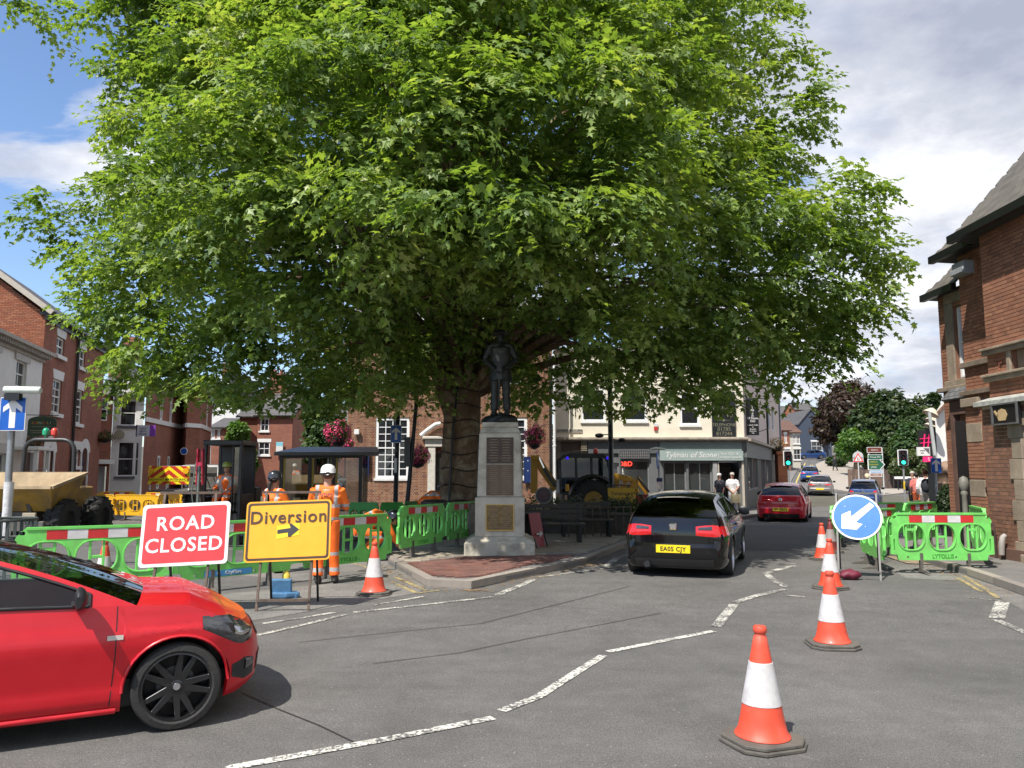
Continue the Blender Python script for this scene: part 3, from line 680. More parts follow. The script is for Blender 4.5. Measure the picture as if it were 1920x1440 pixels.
roofq(bk, [(-.3, -.35, H + .25), (2.5, 4, H + 3.2), (-.3, 8.3, H + .25)], SLATE); roofq(bk, [(W + .3, -.35, H + .25), (W + .3, 8.3, H + .25), (W - 2.5, 4, H + 3.2)], SLATE)
roofq(bk, [(-.3, 8.3, H + .25), (2.5, 4, H + 3.2), (W - 2.5, 4, H + 3.2), (W + .3, 8.3, H + .25)], SLATE)
NAVY = mat('navy_board', (.012, .03, .12), .4); OFFW = mat('off_white_print', (.62, .62, .6), .6)
def board(u0, u1, v0, v1, label, Y=34.9, n=.05, lines=6):
    p, q = D(u0, v1, Y), D(u1, v0, Y); w_, h_ = q.x - p.x, q.z - p.z
    t = thing('notice_board', label, 'notice board', (p.x, Y - .05, p.z))
    b = MB(); b.bb(0, w_, -.03, .03, 0, h_); b.build('board_panel', NAVY, t, bevel=.008)
    b = MB()
    for i in range(lines): b.bb(.12, w_ - random.uniform(.12, w_ * .5), -.034, -.031, h_ * (.9 - i * .8 / lines) - .05, h_ * (.9 - i * .8 / lines))
    b.build('print_line', OFFW, t); b = MB(); b.bb(-.04, 0, -.045, .045, -.04, h_ + .04); b.bb(w_, w_ + .04, -.045, .045, -.04, h_ + .04); b.bb(0, w_, -.045, .045, h_, h_ + .04); b.build('frame', NAVY, t)
board(674, 691, 846, 890, 'navy notice board on the brick wall right of the bus shelter', lines=7)
board(984, 996, 858, 905, 'blue notice board on the brick wall just right of the statue', lines=2)
b = MB(); b.box((0, 0, 0), (.22, .14, .22)); b.tube([(0, .05, .1), (0, .2, .1)], .03)
o = b.build('security_light', WHITE, bevel=.02); o.location = D(669, 810, 34.85); tag(o, 'small white security light on the brick wall beside the pink basket', 'light')
# white downpipe and black downpipe at the joint of the two buildings
for u, m_, lb, r in ((1032.5, BLACK, 'black downpipe at the right end of the brick building', .055), (1040, WHITE, 'white downpipe at the left edge of the cream shop building', .06)):
    b = MB(); b.cyl((0, 0, 0), (0, 0, 7.2), r, n=10)
    for z in (1, 3, 5, 7): b.cyl((0, 0, z), (0, 0, z + .09), r * 1.3, n=10)
    o = b.build('downpipe', m_, smooth=40); p = on(u, 34.85); o.location = p; tag(o, lb, 'downpipe')
# ---------------------------------------------------------------- cream shop building (36 m) with its long side up the hill
Y1 = 36.0; g1 = gz(0, Y1); XL = D(1041, 850, Y1).x; XR = 10.8
sh = thing('corner_shop_building', 'cream rendered corner building with grey and sage green shopfronts', 'building', (XL, Y1, g1))
W = XR - XL; H = 7.5
def ax(u, v=850): return D(u, v, Y1).x - XL
zt = lambda v: za(v, Y1) - g1
uw = [(ax(1091), ax(1136), zt(790), zt(728)), (ax(1171), ax(1214), zt(790), zt(728)), (ax(1277), ax(1313), zt(797), zt(735))]
shopz = zt(827)
door1 = (ax(1053), ax(1090), .1, zt(868)); win1 = (ax(1104), ax(1160), .6, zt(868)); win2 = (ax(1163), ax(1217), .55, zt(863))
win3 = (ax(1243), ax(1286), .45, zt(866)); win4 = (ax(1290), ax(1334), .45, zt(866)); recess = (ax(1346), ax(1386), .06, zt(866))
wall(F, W, H, uw, CREAM, sh, z0=shopz, depth=.12)
ww = wall(F, W, shopz, [door1, win1, win2, win3, win4, recess], GREYW, sh, name='shopfront', depth=.18)
for i, k in enumerate(uw):
    window(F, *k, sh, 1, 2, n=-.06, fw=.09, bar=.06, gm=DARKGLASS); fbox(F, sh, 'sill', WHITE, k[0] - .06, k[1] + .06, k[2] - .09, k[2], -.04, .08)
SHOPG = mat('shop_glass', (.045, .05, .05), .05, var=.4, scale=.7, spec=.8)
for k, nx in ((win1, 2), (win2, 1), (win3, 2), (win4, 2)): window(F, *k, sh, nx, 1, n=-.14, fw=.06, bar=.05, fm=mat('grey_frame', (.2, .2, .2), .5), gm=SHOPG, name='shop_window')
fbox(F, sh, 'door', mat('brown_door', (.035, .025, .02), .5), door1[0], door1[1], .1, door1[3], -.17, -.12)
fbox(F, sh, 'door_head', mat('brown_panel', (.07, .045, .035), .6), ax(1050), ax(1089), zt(846), zt(826), .01, .06)
b = MB()
for u in (1041, 1090):
    F.box(b, ax(u), ax(u + 9), .05, zt(827), .01, .12)
    for i in range(5): F.box(b, ax(u) - .03, ax(u + 9) + .03, zt(846) + i * .1, zt(846) + i * .1 + .06, .02, .22 - .02 * i)
b.build('pilaster', mat('stone_pilaster', (.2, .17, .13), .8), sh, bevel=.01)
b = MB(); F.box(b, -.1, W + .1, zt(825), zt(820), -.02, .34); F.box(b, -.05, W + .05, zt(827.5), zt(825), -.02, .24); b.build('cornice', mat('weathered_cornice', (.35, .3, .24), .85, var=.35, scale=5), sh, bevel=.02)
fbox(F, sh, 'fascia', mat('grey_fascia', (.10, .105, .11), .5), ax(1102), ax(1234), zt(850), zt(828), .02, .1)
b = MB(); k = (ax(1160), ax(1216), zt(859), zt(844)); F.box(b, *k, .105, .12)
for i in range(15): F.box(b, k[0] + (k[1] - k[0]) * i / 14 - .015, k[0] + (k[1] - k[0]) * i / 14 + .015, k[2], k[3], .121, .14, 1)
for i in range(4): F.box(b, k[0], k[1], k[2] + (k[3] - k[2]) * i / 3 - .015, k[2] + (k[3] - k[2]) * i / 3 + .015, .1215, .135, 1)
b.build('lattice_panel', [mat('dark_panel', (.05, .05, .05), .5), mat('lattice', (.16, .16, .16), .6)], sh)
fbox(F, sh, 'upper_fascia', SAGED, ax(1236), ax(1390), zt(845.5), zt(828.5), .02, .1)
sg = fbox(F, sh, 'sign_board', SAGE, ax(1236), ax(1391), zt(863.5), zt(845.8), .03, .2)
def flet(s, u, v, size, m_, parent, F=F, n=.205, **k):
    return lettering(s, F.p(ax(u), zt(v), n), m_, parent, size, (0, 0, F.a), ext=.006, **k)
flet('Tylman of Stone', 1293, 853.5, .36, OFFW, sg, shear=.25, bold=.012)
flet('Fine Gifts &', 1366, 851, .17, OFFW, sg); flet('Designer Jewels', 1366, 857.5, .17, OFFW, sg)
fbox(F, sg, 'divider', OFFW, ax(1344.5), ax(1345.2), zt(860), zt(848), .2, .207)
flet('SCOTTISH STYLES & CRAFTS GALLERY', 1310, 838, .16, mat('faded_print', (.33, .38, .36), .6), sg, n=.105)
fbox(F, sh, 'pilaster', mat('pale_grey_post', (.3, .3, .3), .6), ax(1335), ax(1343), .05, zt(866), .01, .12)
fbox(F, sh, 'post', mat('cream_post', (.45, .4, .33), .6), ax(1344), ax(1346.5), .05, zt(866), .01, .1)
fbox(F, sh, 'post', mat('cream_post'  , (.45, .4, .33), .6), ax(1389), ax(1393), .05, zt(866), .01, .1)
b = MB(); F.box(b, ax(1346), ax(1386), .06, zt(866), -1.5, -1.45); F.box(b, ax(1346) - .02, ax(1346), .06, zt(866), -1.45, -.18); F.box(b, ax(1386), ax(1386) + .02, .06, zt(866), -1.45, -.18); b.build('recess_wall', mat('dark_recess', (.05, .045, .04), .7), sh)
b = MB()
for i in range(12): F.box(b, ax(1349) + i * .085, ax(1349) + i * .085 + .02, .3, 2.1, -1.4, -1.37)
b.build('gate_bars', mat('grey_metal_bars', (.14, .14, .14), .5), sh)
# neon
b = lettering('D&D', F.p(ax(1173), zt(870), -.1), mat('neon_red', (.8, .03, .02), .4, emit=(1, .05, .03), es=2.0), win_parent := sh, .3, (0, 0, 0), bold=.02, name='neon_sign')
b = MB(); b.add([F.p(ax(1163), zt(886), -.11), F.p(ax(1169), zt(886), -.11), F.p(ax(1168), zt(877), -.11)], [(0, 1, 2)]); F.box(b, ax(1162), ax(1170), zt(889), zt(887.4), -.12, -.11); b.build('window_sticker', OFFW, sh)
# big black gifts sign
bs = thing('wall_sign', 'tall black painted sign reading GIFTS TELEPHONE on the cream wall', 'sign', (XL + ax(1356, 775), Y1 - .03, 0))
wz = lambda v: za(v, Y1)
b = MB(); hw = (ax(1378, 775) - ax(1334, 775)) / 2; b.bb(-hw, hw, -.05, .02, wz(822), wz(735)); b.build('sign_board', mat('black_sign', (.012, .014, .016), .4), bs, bevel=.01)
GOLD = mat('dull_gold_letter', (.20, .19, .13), .6)
for s, v, z in (('CHINA &', 766, .25), ('GIFTS', 778, .36), ('TELEPHONE', 797, .205), ('01785', 805, .25), ('817244', 813.5, .25)): lettering(s, (0, -.055, wz(v)), GOLD, bs, z, ext=.003)
b = MB(); b.bb(-.3, -.05, -.056, -.05, wz(788.5), wz(788)); b.bb(.05, .3, -.056, -.05, wz(788.5), wz(788)); b.box((0, -.053, wz(788.2)), (.09, .006, .09), (0, PI / 4, 0)); b.build('ornament', GOLD, bs)
np_ = thing('street_nameplate', 'old street nameplate reading GRANVILLE SQUARE on the cream wall', 'street sign', D(1068.5, 807.5, Y1 - .03))
b = MB(); b.bb(-.57, .57, -.02, .02, -.085, .085); b.build('plate', mat('plate_white', (.5, .47, .4), .5, dirt=.4), np_, bevel=.005)
lettering('GRANVILLE SQUARE', (0, -.023, 0), BLACK, np_, .125, bold=.01)
b = MB(); b.bb(-.08, .08, -.05, .02, -.15, .15); b.bb(-.09, .09, -.06, .02, .02, .17, 1); o = b.build('alarm_box', [mat('alarm_red', (.5, .03, .03), .5), OFFW], bevel=.01); o.location = D(1229.5, 801, Y1 - .03); tag(o, 'small red and white alarm box on the cream wall', 'alarm box')
# side wall up the hill
Fs = Fac((W, 0, 0), (.42, 1)); Ls = 26.0
def sa(u, v):     # distance along the side wall seen at u
    r = ray(u, v); k = r.x / r.y; t = (k * Y1 - XR) / (.42 - k); return t * math.hypot(.42, 1), Y1 + t
def sz(u, v): t, y = sa(u, v); return D(u, v, y).z - g1
for nm, a0, a1, z0, z1, m_ in (('side_wall', 0, Ls, shopz, H, PINK), ('side_shopfront', 0, Ls, 0, shopz, mat('dark_grey_timber', (.04, .042, .045), .5))):
    hs = [(sa(1437, 775)[0], sa(1443, 775)[0], 4.6, 6.2), (sa(1441, 770)[0] + 2.2, sa(1441, 770)[0] + 4.0, 4.6, 6.0)] if z0 else [(.9, 3.2, 1.0, 2.7), (3.5, 6.0, 1.0, 2.7), (8, 10.5, .8, 2.7), (11, 14, .8, 2.7)]
    wall(Fs, a1, z1, hs, m_, sh, z0=z0 if z0 else -.3, name=nm, depth=.1)
    for k in hs: window(Fs, *k, sh, 3 if not z0 else 2, 1, n=-.06, fm=UPVC if z0 else mat('grey_frame', (.2, .2, .2), .5), gm=SHOPG if not z0 else DARKGLASS)
b = MB(); Fs.box(b, 0, Ls, shopz, shopz + .13, 0, .3); Fs.box(b, 0, Ls, shopz - .75, shopz - .02, .01, .09, 1); b.build('side_fascia', [mat('weathered_cornice'  , (.35, .3, .24)), mat('mid_grey_board', (.13, .14, .145), .5)], sh)
b = MB(); Fs.box(b, 0, Ls + .1, H, H + .15, -.3, .12); F.box(b, 0, W - .05, H, H + .15, -.3, .12); b.build('parapet', mat('parapet_stone', (.3, .27, .24), .8), sh)
b = MB(); b.add([(0, .05, H), (W, .05, H), (W + 10.5, 25, H), (0, 25, H)], [(0, 1, 2, 3)]); b.build('flat_roof', mat('roof_felt', (.08, .08, .08), .9), sh)
b = MB(); Fs.box(b, 12.5, 12.7, 3.2, 6.4, .01, .1); b.build('slit_window', BLACK, sh)
# hanging black sign at the corner
hsn = thing('hanging_sign', 'black hanging sign with white lettering on the pinkish side wall', 'sign', D(1410.5, 782, 36.6))
b = MB(); b.bb(-.29, .29, -.04, .04, -.86, .86); b.build('sign_board', BLACK, hsn, bevel=.01)
b = MB(); b.beam((-.35, .02, .9), (.9, .3, .9), .04); b.beam((.29, .02, -.7), (.9, .3, -.5), .03); b.build('bracket', BLACK, hsn)
for i, ch in enumerate('Tylman'): lettering(ch, (0, -.045, .72 - i * .13), OFFW, hsn, .2, bold=.015)
lettering('Of Stone', (0, -.045, -.06), OFFW, hsn, .15, bold=.015)
for i, s in enumerate(('Scottish Crafts', '&', 'Bespoke', 'Furniture', 'Tel.')): lettering(s, (0, -.045, -.38 - i * .095), OFFW, hsn, .085, bold=.01)
b = MB()
for s in (-1, 1): b.tube([(s * .06 + .05 * math.cos(a), -.046, -.2 + .04 * math.sin(a)) for a in [i * .7 for i in range(10)]], .012, 5)
b.build('emblem', OFFW, hsn)
# orange brick column and little roof at the far end
p = on(1467, 50); b = MB(); b.bb(-.35, .35, -.3, .3, -.2, 3.0); b.bb(-.45, .45, -.4, .4, 3.0, 3.2); o = b.build('brick_pier', wall_tex('bright_brick', (.45, .14, .05), (.36, .11, .045), (.3, .2, .14)), bevel=.02); o.location = p
tag(o, 'orange brick pier at the end of the dark grey shopfront', 'pier')

# ---------------------------------------------------------------- left hand street
S0 = V((-20.2, 33.0, 0)); SD = V((-.27, 1, 0)).normalized()
def tpar(u, v):            # parameter along the left street wall
    r = ray(u, v); k = r.x / r.y; return (k * 33 + 20.2) / (-.27 - k)
def Lz(u, v): return D(u, v, 33 + tpar(u, v)).z
def la(u, v=750): return tpar(u, v) * math.hypot(.27, 1)
gL = gz(0, 36)
lh = thing('red_brick_house', 'three storey red brick house with white lintels and black gutter on the left', 'house', (S0.x, S0.y, gL))
Fl = Fac((0, 0, 0), SD, (SD.y, -SD.x, 0)); Ll = la(195, 700); H = Lz(76, 585) - gL
hz = lambda u, v: Lz(u, v) - gL
wn = []
for ua, ub, va, vb in ((107, 122, 668, 633), (149, 161, 690, 655), (100, 117, 776, 712), (142, 156, 795, 731), (135, 150, 874, 843)):
    wn.append((la(ua, vb), la(ub, vb), hz((ua + ub) / 2, va), hz((ua + ub) / 2, vb)))
wdoor = [(la(90), la(107), .1, hz(98, 838)), (la(158), la(170), .1, hz(164, 840))]
wall(Fl, Ll, H, wn + wdoor, RBRICK, lh, depth=.16)
for i, k in enumerate(wn):
    window(Fl, *k, lh, 2, 2 if i < 2 else 4, n=-.12, fw=.09, bar=.04)
    b = MB(); c = (k[0] + k[1]) / 2; hw = (k[1] - k[0]) / 2
    vs = [Fl.p(c - hw - .05, k[3], .03), Fl.p(c + hw + .05, k[3], .03), Fl.p(c + hw + .2, k[3] + .42, .03), Fl.p(c - hw - .2, k[3] + .42, .03)]
    b.add(vs + [v_ - Fl.n * .05 for v_ in vs], [(0, 1, 2, 3), (0, 4, 5, 1), (1, 5, 6, 2), (2, 6, 7, 3), (3, 7, 4, 0)]); b.build('lintel', WHITE, lh, fixn=False)
    fbox(Fl, lh, 'sill', WHITE, k[0] - .12, k[1] + .12, k[2] - .17, k[2], -.05, .12)
for k in wdoor:
    d = fbox(Fl, lh, 'door', mat('door_dark_blue', (.03, .03, .05), .4), k[0] + .1, k[1] - .1, .1, k[3] - .5, -.14, -.1)
    b = MB(); c = (k[0] + k[1]) / 2; r = (k[1] - k[0]) / 2
    outer = [(c + (r + .35) * math.cos(a), k[3] - .2 + (r * .6 + .3) * math.sin(a)) for a in [PI * i / 12 for i in range(13)]]
    inner = [(c + r * .8 * math.cos(a), k[3] - .35 + r * .55 * math.sin(a)) for a in [PI * i / 12 for i in range(13)]]
    b.grid([[Fl.p(x, z, .04) for x, z in outer], [Fl.p(x, z, .04) for x, z in inner]])
    for s in (k[0] - .12, k[1] - .06): Fl.box(b, s, s + .18, .1, k[3] - .2, 0, .05)
    b.build('door_surround', WHITE, lh, fixn=False)
b = MB(); Fl.box(b, -.1, Ll + .2, H, H + .16, -.2, .42); Fl.box(b, -.1, Ll + .2, H - .22, H, 0, .12); b.build('gutter', BLACK, lh)
for u in (137,):
    b = MB(); a_ = la(u, 750); b.cyl(Fl.p(a_, 0, .1), Fl.p(a_, H, .1), .07, n=8); b.build('downpipe', BLACK, lh)
ridge = H + 3.2; back = -Fl.n * 8
b = MB(); b.add([Fl.p(0, 0), Fl.p(0, H), Fl.p(0, ridge) + back / 2, Fl.p(0, H) + back, Fl.p(0, 0) + back], [(0, 1, 2, 3, 4)])
b.build('gable_wall', MORT_R, lh, fixn=False)
Fg = Fac(Fl.p(0, 0) + back, -back, V((-SD.x, -SD.y, 0)))
bricks(Fg, 8.0, ridge, [], lh, rand_mat('left_orange_brick', [(.36, .12, .06), (.29, .1, .055), (.42, .17, .09), (.24, .085, .05)], .9, .3, 40, .3, (.14, .08, .05)), z0=5.0, proud=.014, limit=200,
       skip=lambda a, z: a < 4 and (z > H + (ridge - H) * a / 4 - .05) or (a >= 4 and z > H + (ridge - H) * (8 - a) / 4 - .05))
roofq(lh, [Fl.p(-.15, H + .12, .35), Fl.p(Ll + .1, H + .12, .35), Fl.p(Ll + .1, ridge + .15) + back / 2, Fl.p(-.15, ridge + .15) + back / 2], SLATE)
roofq(lh, [Fl.p(-.15, ridge + .15) + back / 2, Fl.p(Ll + .1, ridge + .15) + back / 2, Fl.p(Ll + .1, H + .12) + back, Fl.p(-.15, H + .12) + back], SLATE)
b = MB(); b.beam(Fl.p(-.2, H + .1, .3), Fl.p(-.2, ridge + .12) + back / 2, .1, .22); b.build('bargeboard', mat('pale_verge', (.5, .45, .38), .7), lh)
b = MB(); b.add([Fl.p(Ll, 0), Fl.p(Ll, H), Fl.p(Ll, ridge) + back / 2, Fl.p(Ll, H) + back, Fl.p(Ll, 0) + back], [(0, 1, 2, 3, 4)]); b.build('gable_wall', RBRICK, lh, fixn=False)
# white building, nearer
wh = thing('white_terrace_house', 'white rendered house with a dentil cornice at the left edge', 'house', (S0.x, S0.y, gL))
Hw = hz(68, 662)
k1 = (la(30, 700), la(50, 700), hz(40, 726), hz(40, 677)); k2 = (la(0, 850), la(12, 850), .9, 2.6); k3 = (la(46, 900), la(60, 900), .1, 2.7); k4 = (la(-30, 700), la(-5, 700), k1[2], k1[3])
wall(Fl, -.03, Hw, [k1, k2, k3, k4], WHITE, wh, a0=-14, depth=.2)
for k in (k1, k2, k4): window(Fl, *k, wh, 2, 2, n=-.15, curtain=None); b = MB(); Fl.box(b, k[0] - .25, k[1] + .25, k[3], k[3] + .38, .01, .05); b.build('lintel', mat('grey_white', (.5, .5, .48), .6), wh)
fbox(Fl, wh, 'door', mat('door_maroon', (.06, .02, .025), .4), k3[0], k3[1], .1, k3[3], -.16, -.12)
b = MB(); Fl.box(b, -14, 0.25, Hw, Hw + .14, -.1, .42)
for i in range(64): Fl.box(b, -13.9 + i * .22, -13.9 + i * .22 + .12, Hw - .16, Hw, .01, .3)
Fl.box(b, -14, -.03, Hw - .3, Hw - .17, .005, .1); b.build('cornice', mat('stone_cornice', (.42, .4, .36), .8, var=.2), wh)
roofq(wh, [Fl.p(-14, Hw + .16, .3), Fl.p(-.03, Hw + .16, .3), Fl.p(-.03, Hw + 1.6, -3), Fl.p(-14, Hw + 1.6, -3)], SLATE)
b = MB(); Fl.box(b, -2.9, -1.0, 2.75, 2.9, 0, .9); Fl.box(b, -2.75, -2.6, .1, 2.75, .7, .85); Fl.box(b, -1.3, -1.15, .1, 2.75, .7, .85); b.build('porch', WHITE, wh, bevel=.02)
# house with white canted bay
def lpt(u, v, off=0.0): t = tpar(u, v); return V((-20.2 - .27 * t, 33 + t, 0))
pB = on(205, 45.5); bh_ = thing('white_bay_house', 'narrow white house front with tall windows beside the red brick house', 'house', (pB.x, pB.y, gz(0, 45)))
gB = gz(0, 45); wb = on(263, 46.0) - pB
Fb = Fac((0, 0, 0), (wb.x, wb.y)); Wb = V((wb.x, wb.y)).length
bz = lambda v: za(v, 45.7) - gB
k = [(.35, 1.25, bz(798), bz(750)), (.35, 1.25, bz(893), bz(828)), (Wb - .38, Wb - .12, bz(893), bz(828))]
wall(Fb, Wb, bz(741), k, WHITE, bh_, depth=.12)
for q in k: window(Fb, *q, bh_, 1, 2, n=-.08, fw=.07, gm=DARKGLASS)
for q in k[:2]: fbox(Fb, bh_, 'sill', mat('grey_sill', (.12, .13, .15), .6), q[0] - .1, q[1] + .1, q[2] - .14, q[2], 0, .1)
Fc = Fac(V((-.55, -.95, 0)), (.55, .95), None); kk = (.25, .75, bz(790), bz(748)) 
wall(Fc, 1.08, bz(741), [kk, (.1, .95, .1, 2.2)], RBRICK, bh_, depth=.1); window(Fc, *kk, bh_, 1, 2, n=-.06)
b = MB(); Fc.box(b, .1, .95, .1, 2.2, -.3, -.25); b.build('door', mat('pale_grey_door', (.35, .35, .36), .5), bh_)
b = MB(); Fc.box(b, -.1, 1.05, 2.35, 2.6, 0, .5); b.build('porch_shelf', WHITE, bh_)
roofq(bh_, [Fb.p(-.9, bz(742), .35), Fb.p(Wb + .2, bz(742), .35), Fb.p(Wb + .1, bz(690), -4), Fb.p(-.9, bz(690), -4)], SLATE)
b = MB(); b.add([Fb.p(.15, bz(741), .1), Fb.p(1.15, bz(741), .1), Fb.p(.65, bz(700), .1), Fb.p(.15, bz(741), -2), Fb.p(1.15, bz(741), -2), Fb.p(.65, bz(700), -2)], [(0, 1, 2), (1, 4, 5, 2), (0, 2, 5, 3)]); b.build('dormer', WHITE, bh_)
b = MB(); b.box(Fb.p(-.5, bz(690) + .5, -3.8), (.8, .8, 1.4)); b.build('chimney', RBRICK, bh_)
b = MB(); b.lathe([(.0, -.04), (.26, -.04), (.28, 0), (.26, .04), (0, .04)], 24, axis='y'); o = b.build('round_plaque', [mat('plaque', (.3, .28, .2), .5)]); o.location = pB + V((Wb * .3, -.1, bz(815))); o.rotation_euler = (0, 0, Fb.a)
tag(o, 'small round plaque on the white house front', 'plaque')
# brick building with white string course and hipped roofs
pC = on(266, 46.2); gC = gz(0, 46); br = thing('hipped_brick_building', 'two storey orange brick building with white band and hipped slate roofs', 'building', (pC.x, pC.y, gC))
cz = lambda v, Y=49: za(v, Y) - gC
pts = [V((0, 0, 0)), on(336, 55) - pC, on(345, 52.5) - pC, on(371, 53.5) - pC, on(392, 60) - pC]
for p in pts: p.z = 0
hh = cz(734, 52); sb = cz(797, 50)
for i, (a_, b_) in enumerate(zip(pts, pts[1:])):
    d = b_ - a_; Fx = Fac(a_, (d.x, d.y)); Lx = d.length
    ks = []
    if i in (0,): ks = [(Lx * .36, Lx * .42, sb + .3, sb + 2.9), (Lx * .62, Lx * .68, sb + .3, sb + 2.9), (Lx * .35, Lx * .42, .8, 2.9), (Lx * .62, Lx * .69, .8, 2.9)]
    if i == 3: ks = [(Lx * .5, Lx * .6, sb + .3, sb + 2.9)]
    wall(Fx, Lx, hh, ks, RBRICK, br, depth=.1)
    for q in ks: window(Fx, *q, br, 1, 2, n=-.05, fw=.12)
    b = MB(); Fx.box(b, -.03, Lx + .03, sb, sb + .28, .005, .09); b.build('string_course', WHITE, br)
    b = MB(); Fx.box(b, -.1, Lx + .1, hh, hh + .12, -.1, .3); b.build('gutter', BLACK, br)
c = (pts[2] + pts[3]) / 2 + V((1.4, 4, 0)); top = V((c.x, c.y, cz(712, 55)))
ee = [p + V((0, 0, hh + .1)) for p in (pts[2] + V((-.35, -.35, 0)), pts[3] + V((.35, -.3, 0)), pts[4] + V((.6, .3, 0)))]
roofq(br, [ee[0], ee[1], top], SLATE); roofq(br, [ee[1], ee[2], top], SLATE); roofq(br, [ee[0], top, ee[0] + V((-5, 6, 0))], SLATE)
roofq(br, [pts[0] + V((-.3, -.3, hh)), pts[1] + V((0, 0, hh)), pts[1] + V((-4, 3, hh + 2.2)), pts[0] + V((-4, 3, hh + 2.2))], SLATE)
b = MB(); b.box(V((-3, 4, hh + 2.6)), (.9, .9, 1.5)); b.build('chimney', RBRICK, br)
# far group beyond the works: white gable, brick house with chimneys
def simple_house(label, u0, u1, Y, veave, vridge, m_, rm, wins=(), name='house', depth=8, gable=False, cat='house', rz=0, chim=None, vbase=None, h=None):
    p0, p1 = on(u0, Y), on(u1, Y); g_ = gz(0, Y); W_ = p1.x - p0.x; H_ = za(veave, Y) - g_; Rr = za(vridge, Y + (0 if gable else depth / 2)) - g_
    t = thing(name, label, cat, (p0.x, Y, g_), rz); Fh = Fac((0, 0, 0), (1, 0))
    q = [(D(a, 800, Y).x - p0.x, D(b_, 800, Y).x - p0.x, za(c_, Y) - g_, za(d_, Y) - g_) for a, b_, c_, d_ in wins]
    wall(Fh, W_, H_, q, m_, t, z0=-.5, depth=.12)
    for k in q:
        window(Fh, *k, t, 2, 2, n=-.08, fm=UPVC); fbox(Fh, t, 'sill', WHITE, k[0] - .1, k[1] + .1, k[2] - .12, k[2], -.02, .1)
        fbox(Fh, t, 'lintel', WHITE, k[0] - .1, k[1] + .1, k[3], k[3] + .25, -.005, .02)
    b = MB(); b.bb(0, .02, .0, depth, -.5, H_); b.bb(W_ - .02, W_, .0, depth, -.5, H_); b.bb(0, W_, depth - .02, depth, -.5, H_)
    if gable: b.add([(0, .0, H_), (W_, .0, H_), (W_ / 2, .0, Rr)], [(0, 1, 2)]); b.add([(0, depth, H_), (W_, depth, H_), (W_ / 2, depth, Rr)], [(0, 1, 2)])
    else:
        for x in (0, W_): b.add([(x, 0, H_), (x, depth, H_), (x, depth / 2, Rr)], [(0, 1, 2)])
    b.build('side_wall', m_, t)
    if gable:
        for s in (0, 1):
            x = -.25 if s == 0 else W_ + .25; roofq(t, [(x, -.2, H_ - .1), (W_ / 2, -.2, Rr + .12), (W_ / 2, depth, Rr + .12), (x, depth, H_ - .1)], rm)
    else:
        roofq(t, [(-.2, -.35, H_ - .05), (W_ + .2, -.35, H_ - .05), (W_ + .2, depth / 2, Rr + .1), (-.2, depth / 2, Rr + .1)], rm)
        roofq(t, [(-.2, depth + .35, H_ - .05), (W_ + .2, depth + .35, H_ - .05), (W_ + .2, depth / 2, Rr + .1), (-.2, depth / 2, Rr + .1)], rm)
    for cu in (chim or []):
        x = D(cu, 750, Y).x - p0.x; b = MB(); b.bb(x - .5, x + .5, depth / 2 - .5, depth / 2 + .5, Rr - .8, Rr + 1.3); b.bb(x - .58, x + .58, depth / 2 - .58, depth / 2 + .58, Rr + 1.3, Rr + 1.45)
        for k in (-.25, .25): b.cyl((x + k, depth / 2, Rr + 1.45), (x + k, depth / 2, Rr + 1.8), .13, n=8)
        b.build('chimney', RBRICK, t)
    return t
simple_house('white gabled building beyond the roadworks with a square chimney', 392, 446, 72, 770, 700, mat('far_white', (.62, .62, .6), .8), SLATE, gable=True, cat='building', name='white_gable_building', chim=[398])
simple_house('small dark terrace under the white gable beyond the works', 393, 418, 62, 800, 786, RBRICK, SLATE, [(398, 403, 822, 806), (408, 413, 822, 806)], depth=6)
simple_house('red brick house with slate roof and four pane windows beyond the roadworks', 478, 546, 58, 778, 735, RBRICK, SLATE, [(488, 504, 808, 785), (486, 507, 853, 829)], chim=[490])
simple_house('red brick wing with a lean-to roof beside the brick house', 445, 480, 60, 780, 752, RBRICK, SLATE, depth=7)
simple_house('tall orange brick gable rising behind the slate roofs', 482, 542, 72, 742, 700, wall_tex('orange_far_brick', (.42, .14, .07), (.34, .11, .06), (.3, .2, .15)), SLATE, gable=True, cat='building')
p = D(524, 841, 57.8); b = MB(); b.bb(-.25, .25, -.03, .03, -.48, .48); b.bb(-.25, .25, -.035, -.031, .2, .47, 1); o = b.build('poster', [OFFW, mat('poster_blue', (.2, .5, .6), .5)]); o.location = p; tag(o, 'tall white poster with a pale blue top on the far brick house', 'poster')
# filler terraces closing the street behind the tree and behind the far houses
simple_house('brick row seen in slivers under the tree beyond the bus shelter', 560, 645, 78, 790, 760, RBRICK, SLATE, [(580, 590, 830, 810)])
# houses up the hill on the right
DKBLUE = mat('dark_blue_render', (.045, .06, .09), .7)
simple_house('dark blue gabled pub at the top of the hill', 1502, 1548, 128, 795, 768, DKBLUE, SLATE, [(1520, 1540, 845, 828)], gable=True, cat='pub', name='dark_blue_pub', depth=10)
simple_house('lower dark blue wing right of the pub', 1546, 1562, 130, 800, 788, DKBLUE, SLATE, [(1551, 1556, 808, 800)], cat='pub')
simple_house('black and white shop front terrace up the hill', 1481, 1503, 98, 810, 790, mat('half_white', (.5, .48, .42), .8), TILE, [(1486, 1490, 832, 815), (1493, 1498, 832, 815), (1486, 1499, 862, 842)])
simple_house('brick shop with a red door at the bend up the hill', 1466, 1483, 92, 806, 786, RBRICK, TILE, [(1470, 1474, 830, 814), (1469, 1480, 862, 842)])
simple_house('long slate roofed mill with skylights above the hill', 1462, 1500, 150, 790, 762, RBRICK, SLATE, [(1476, 1482, 797, 792), (1489, 1495, 797, 792)], cat='mill')
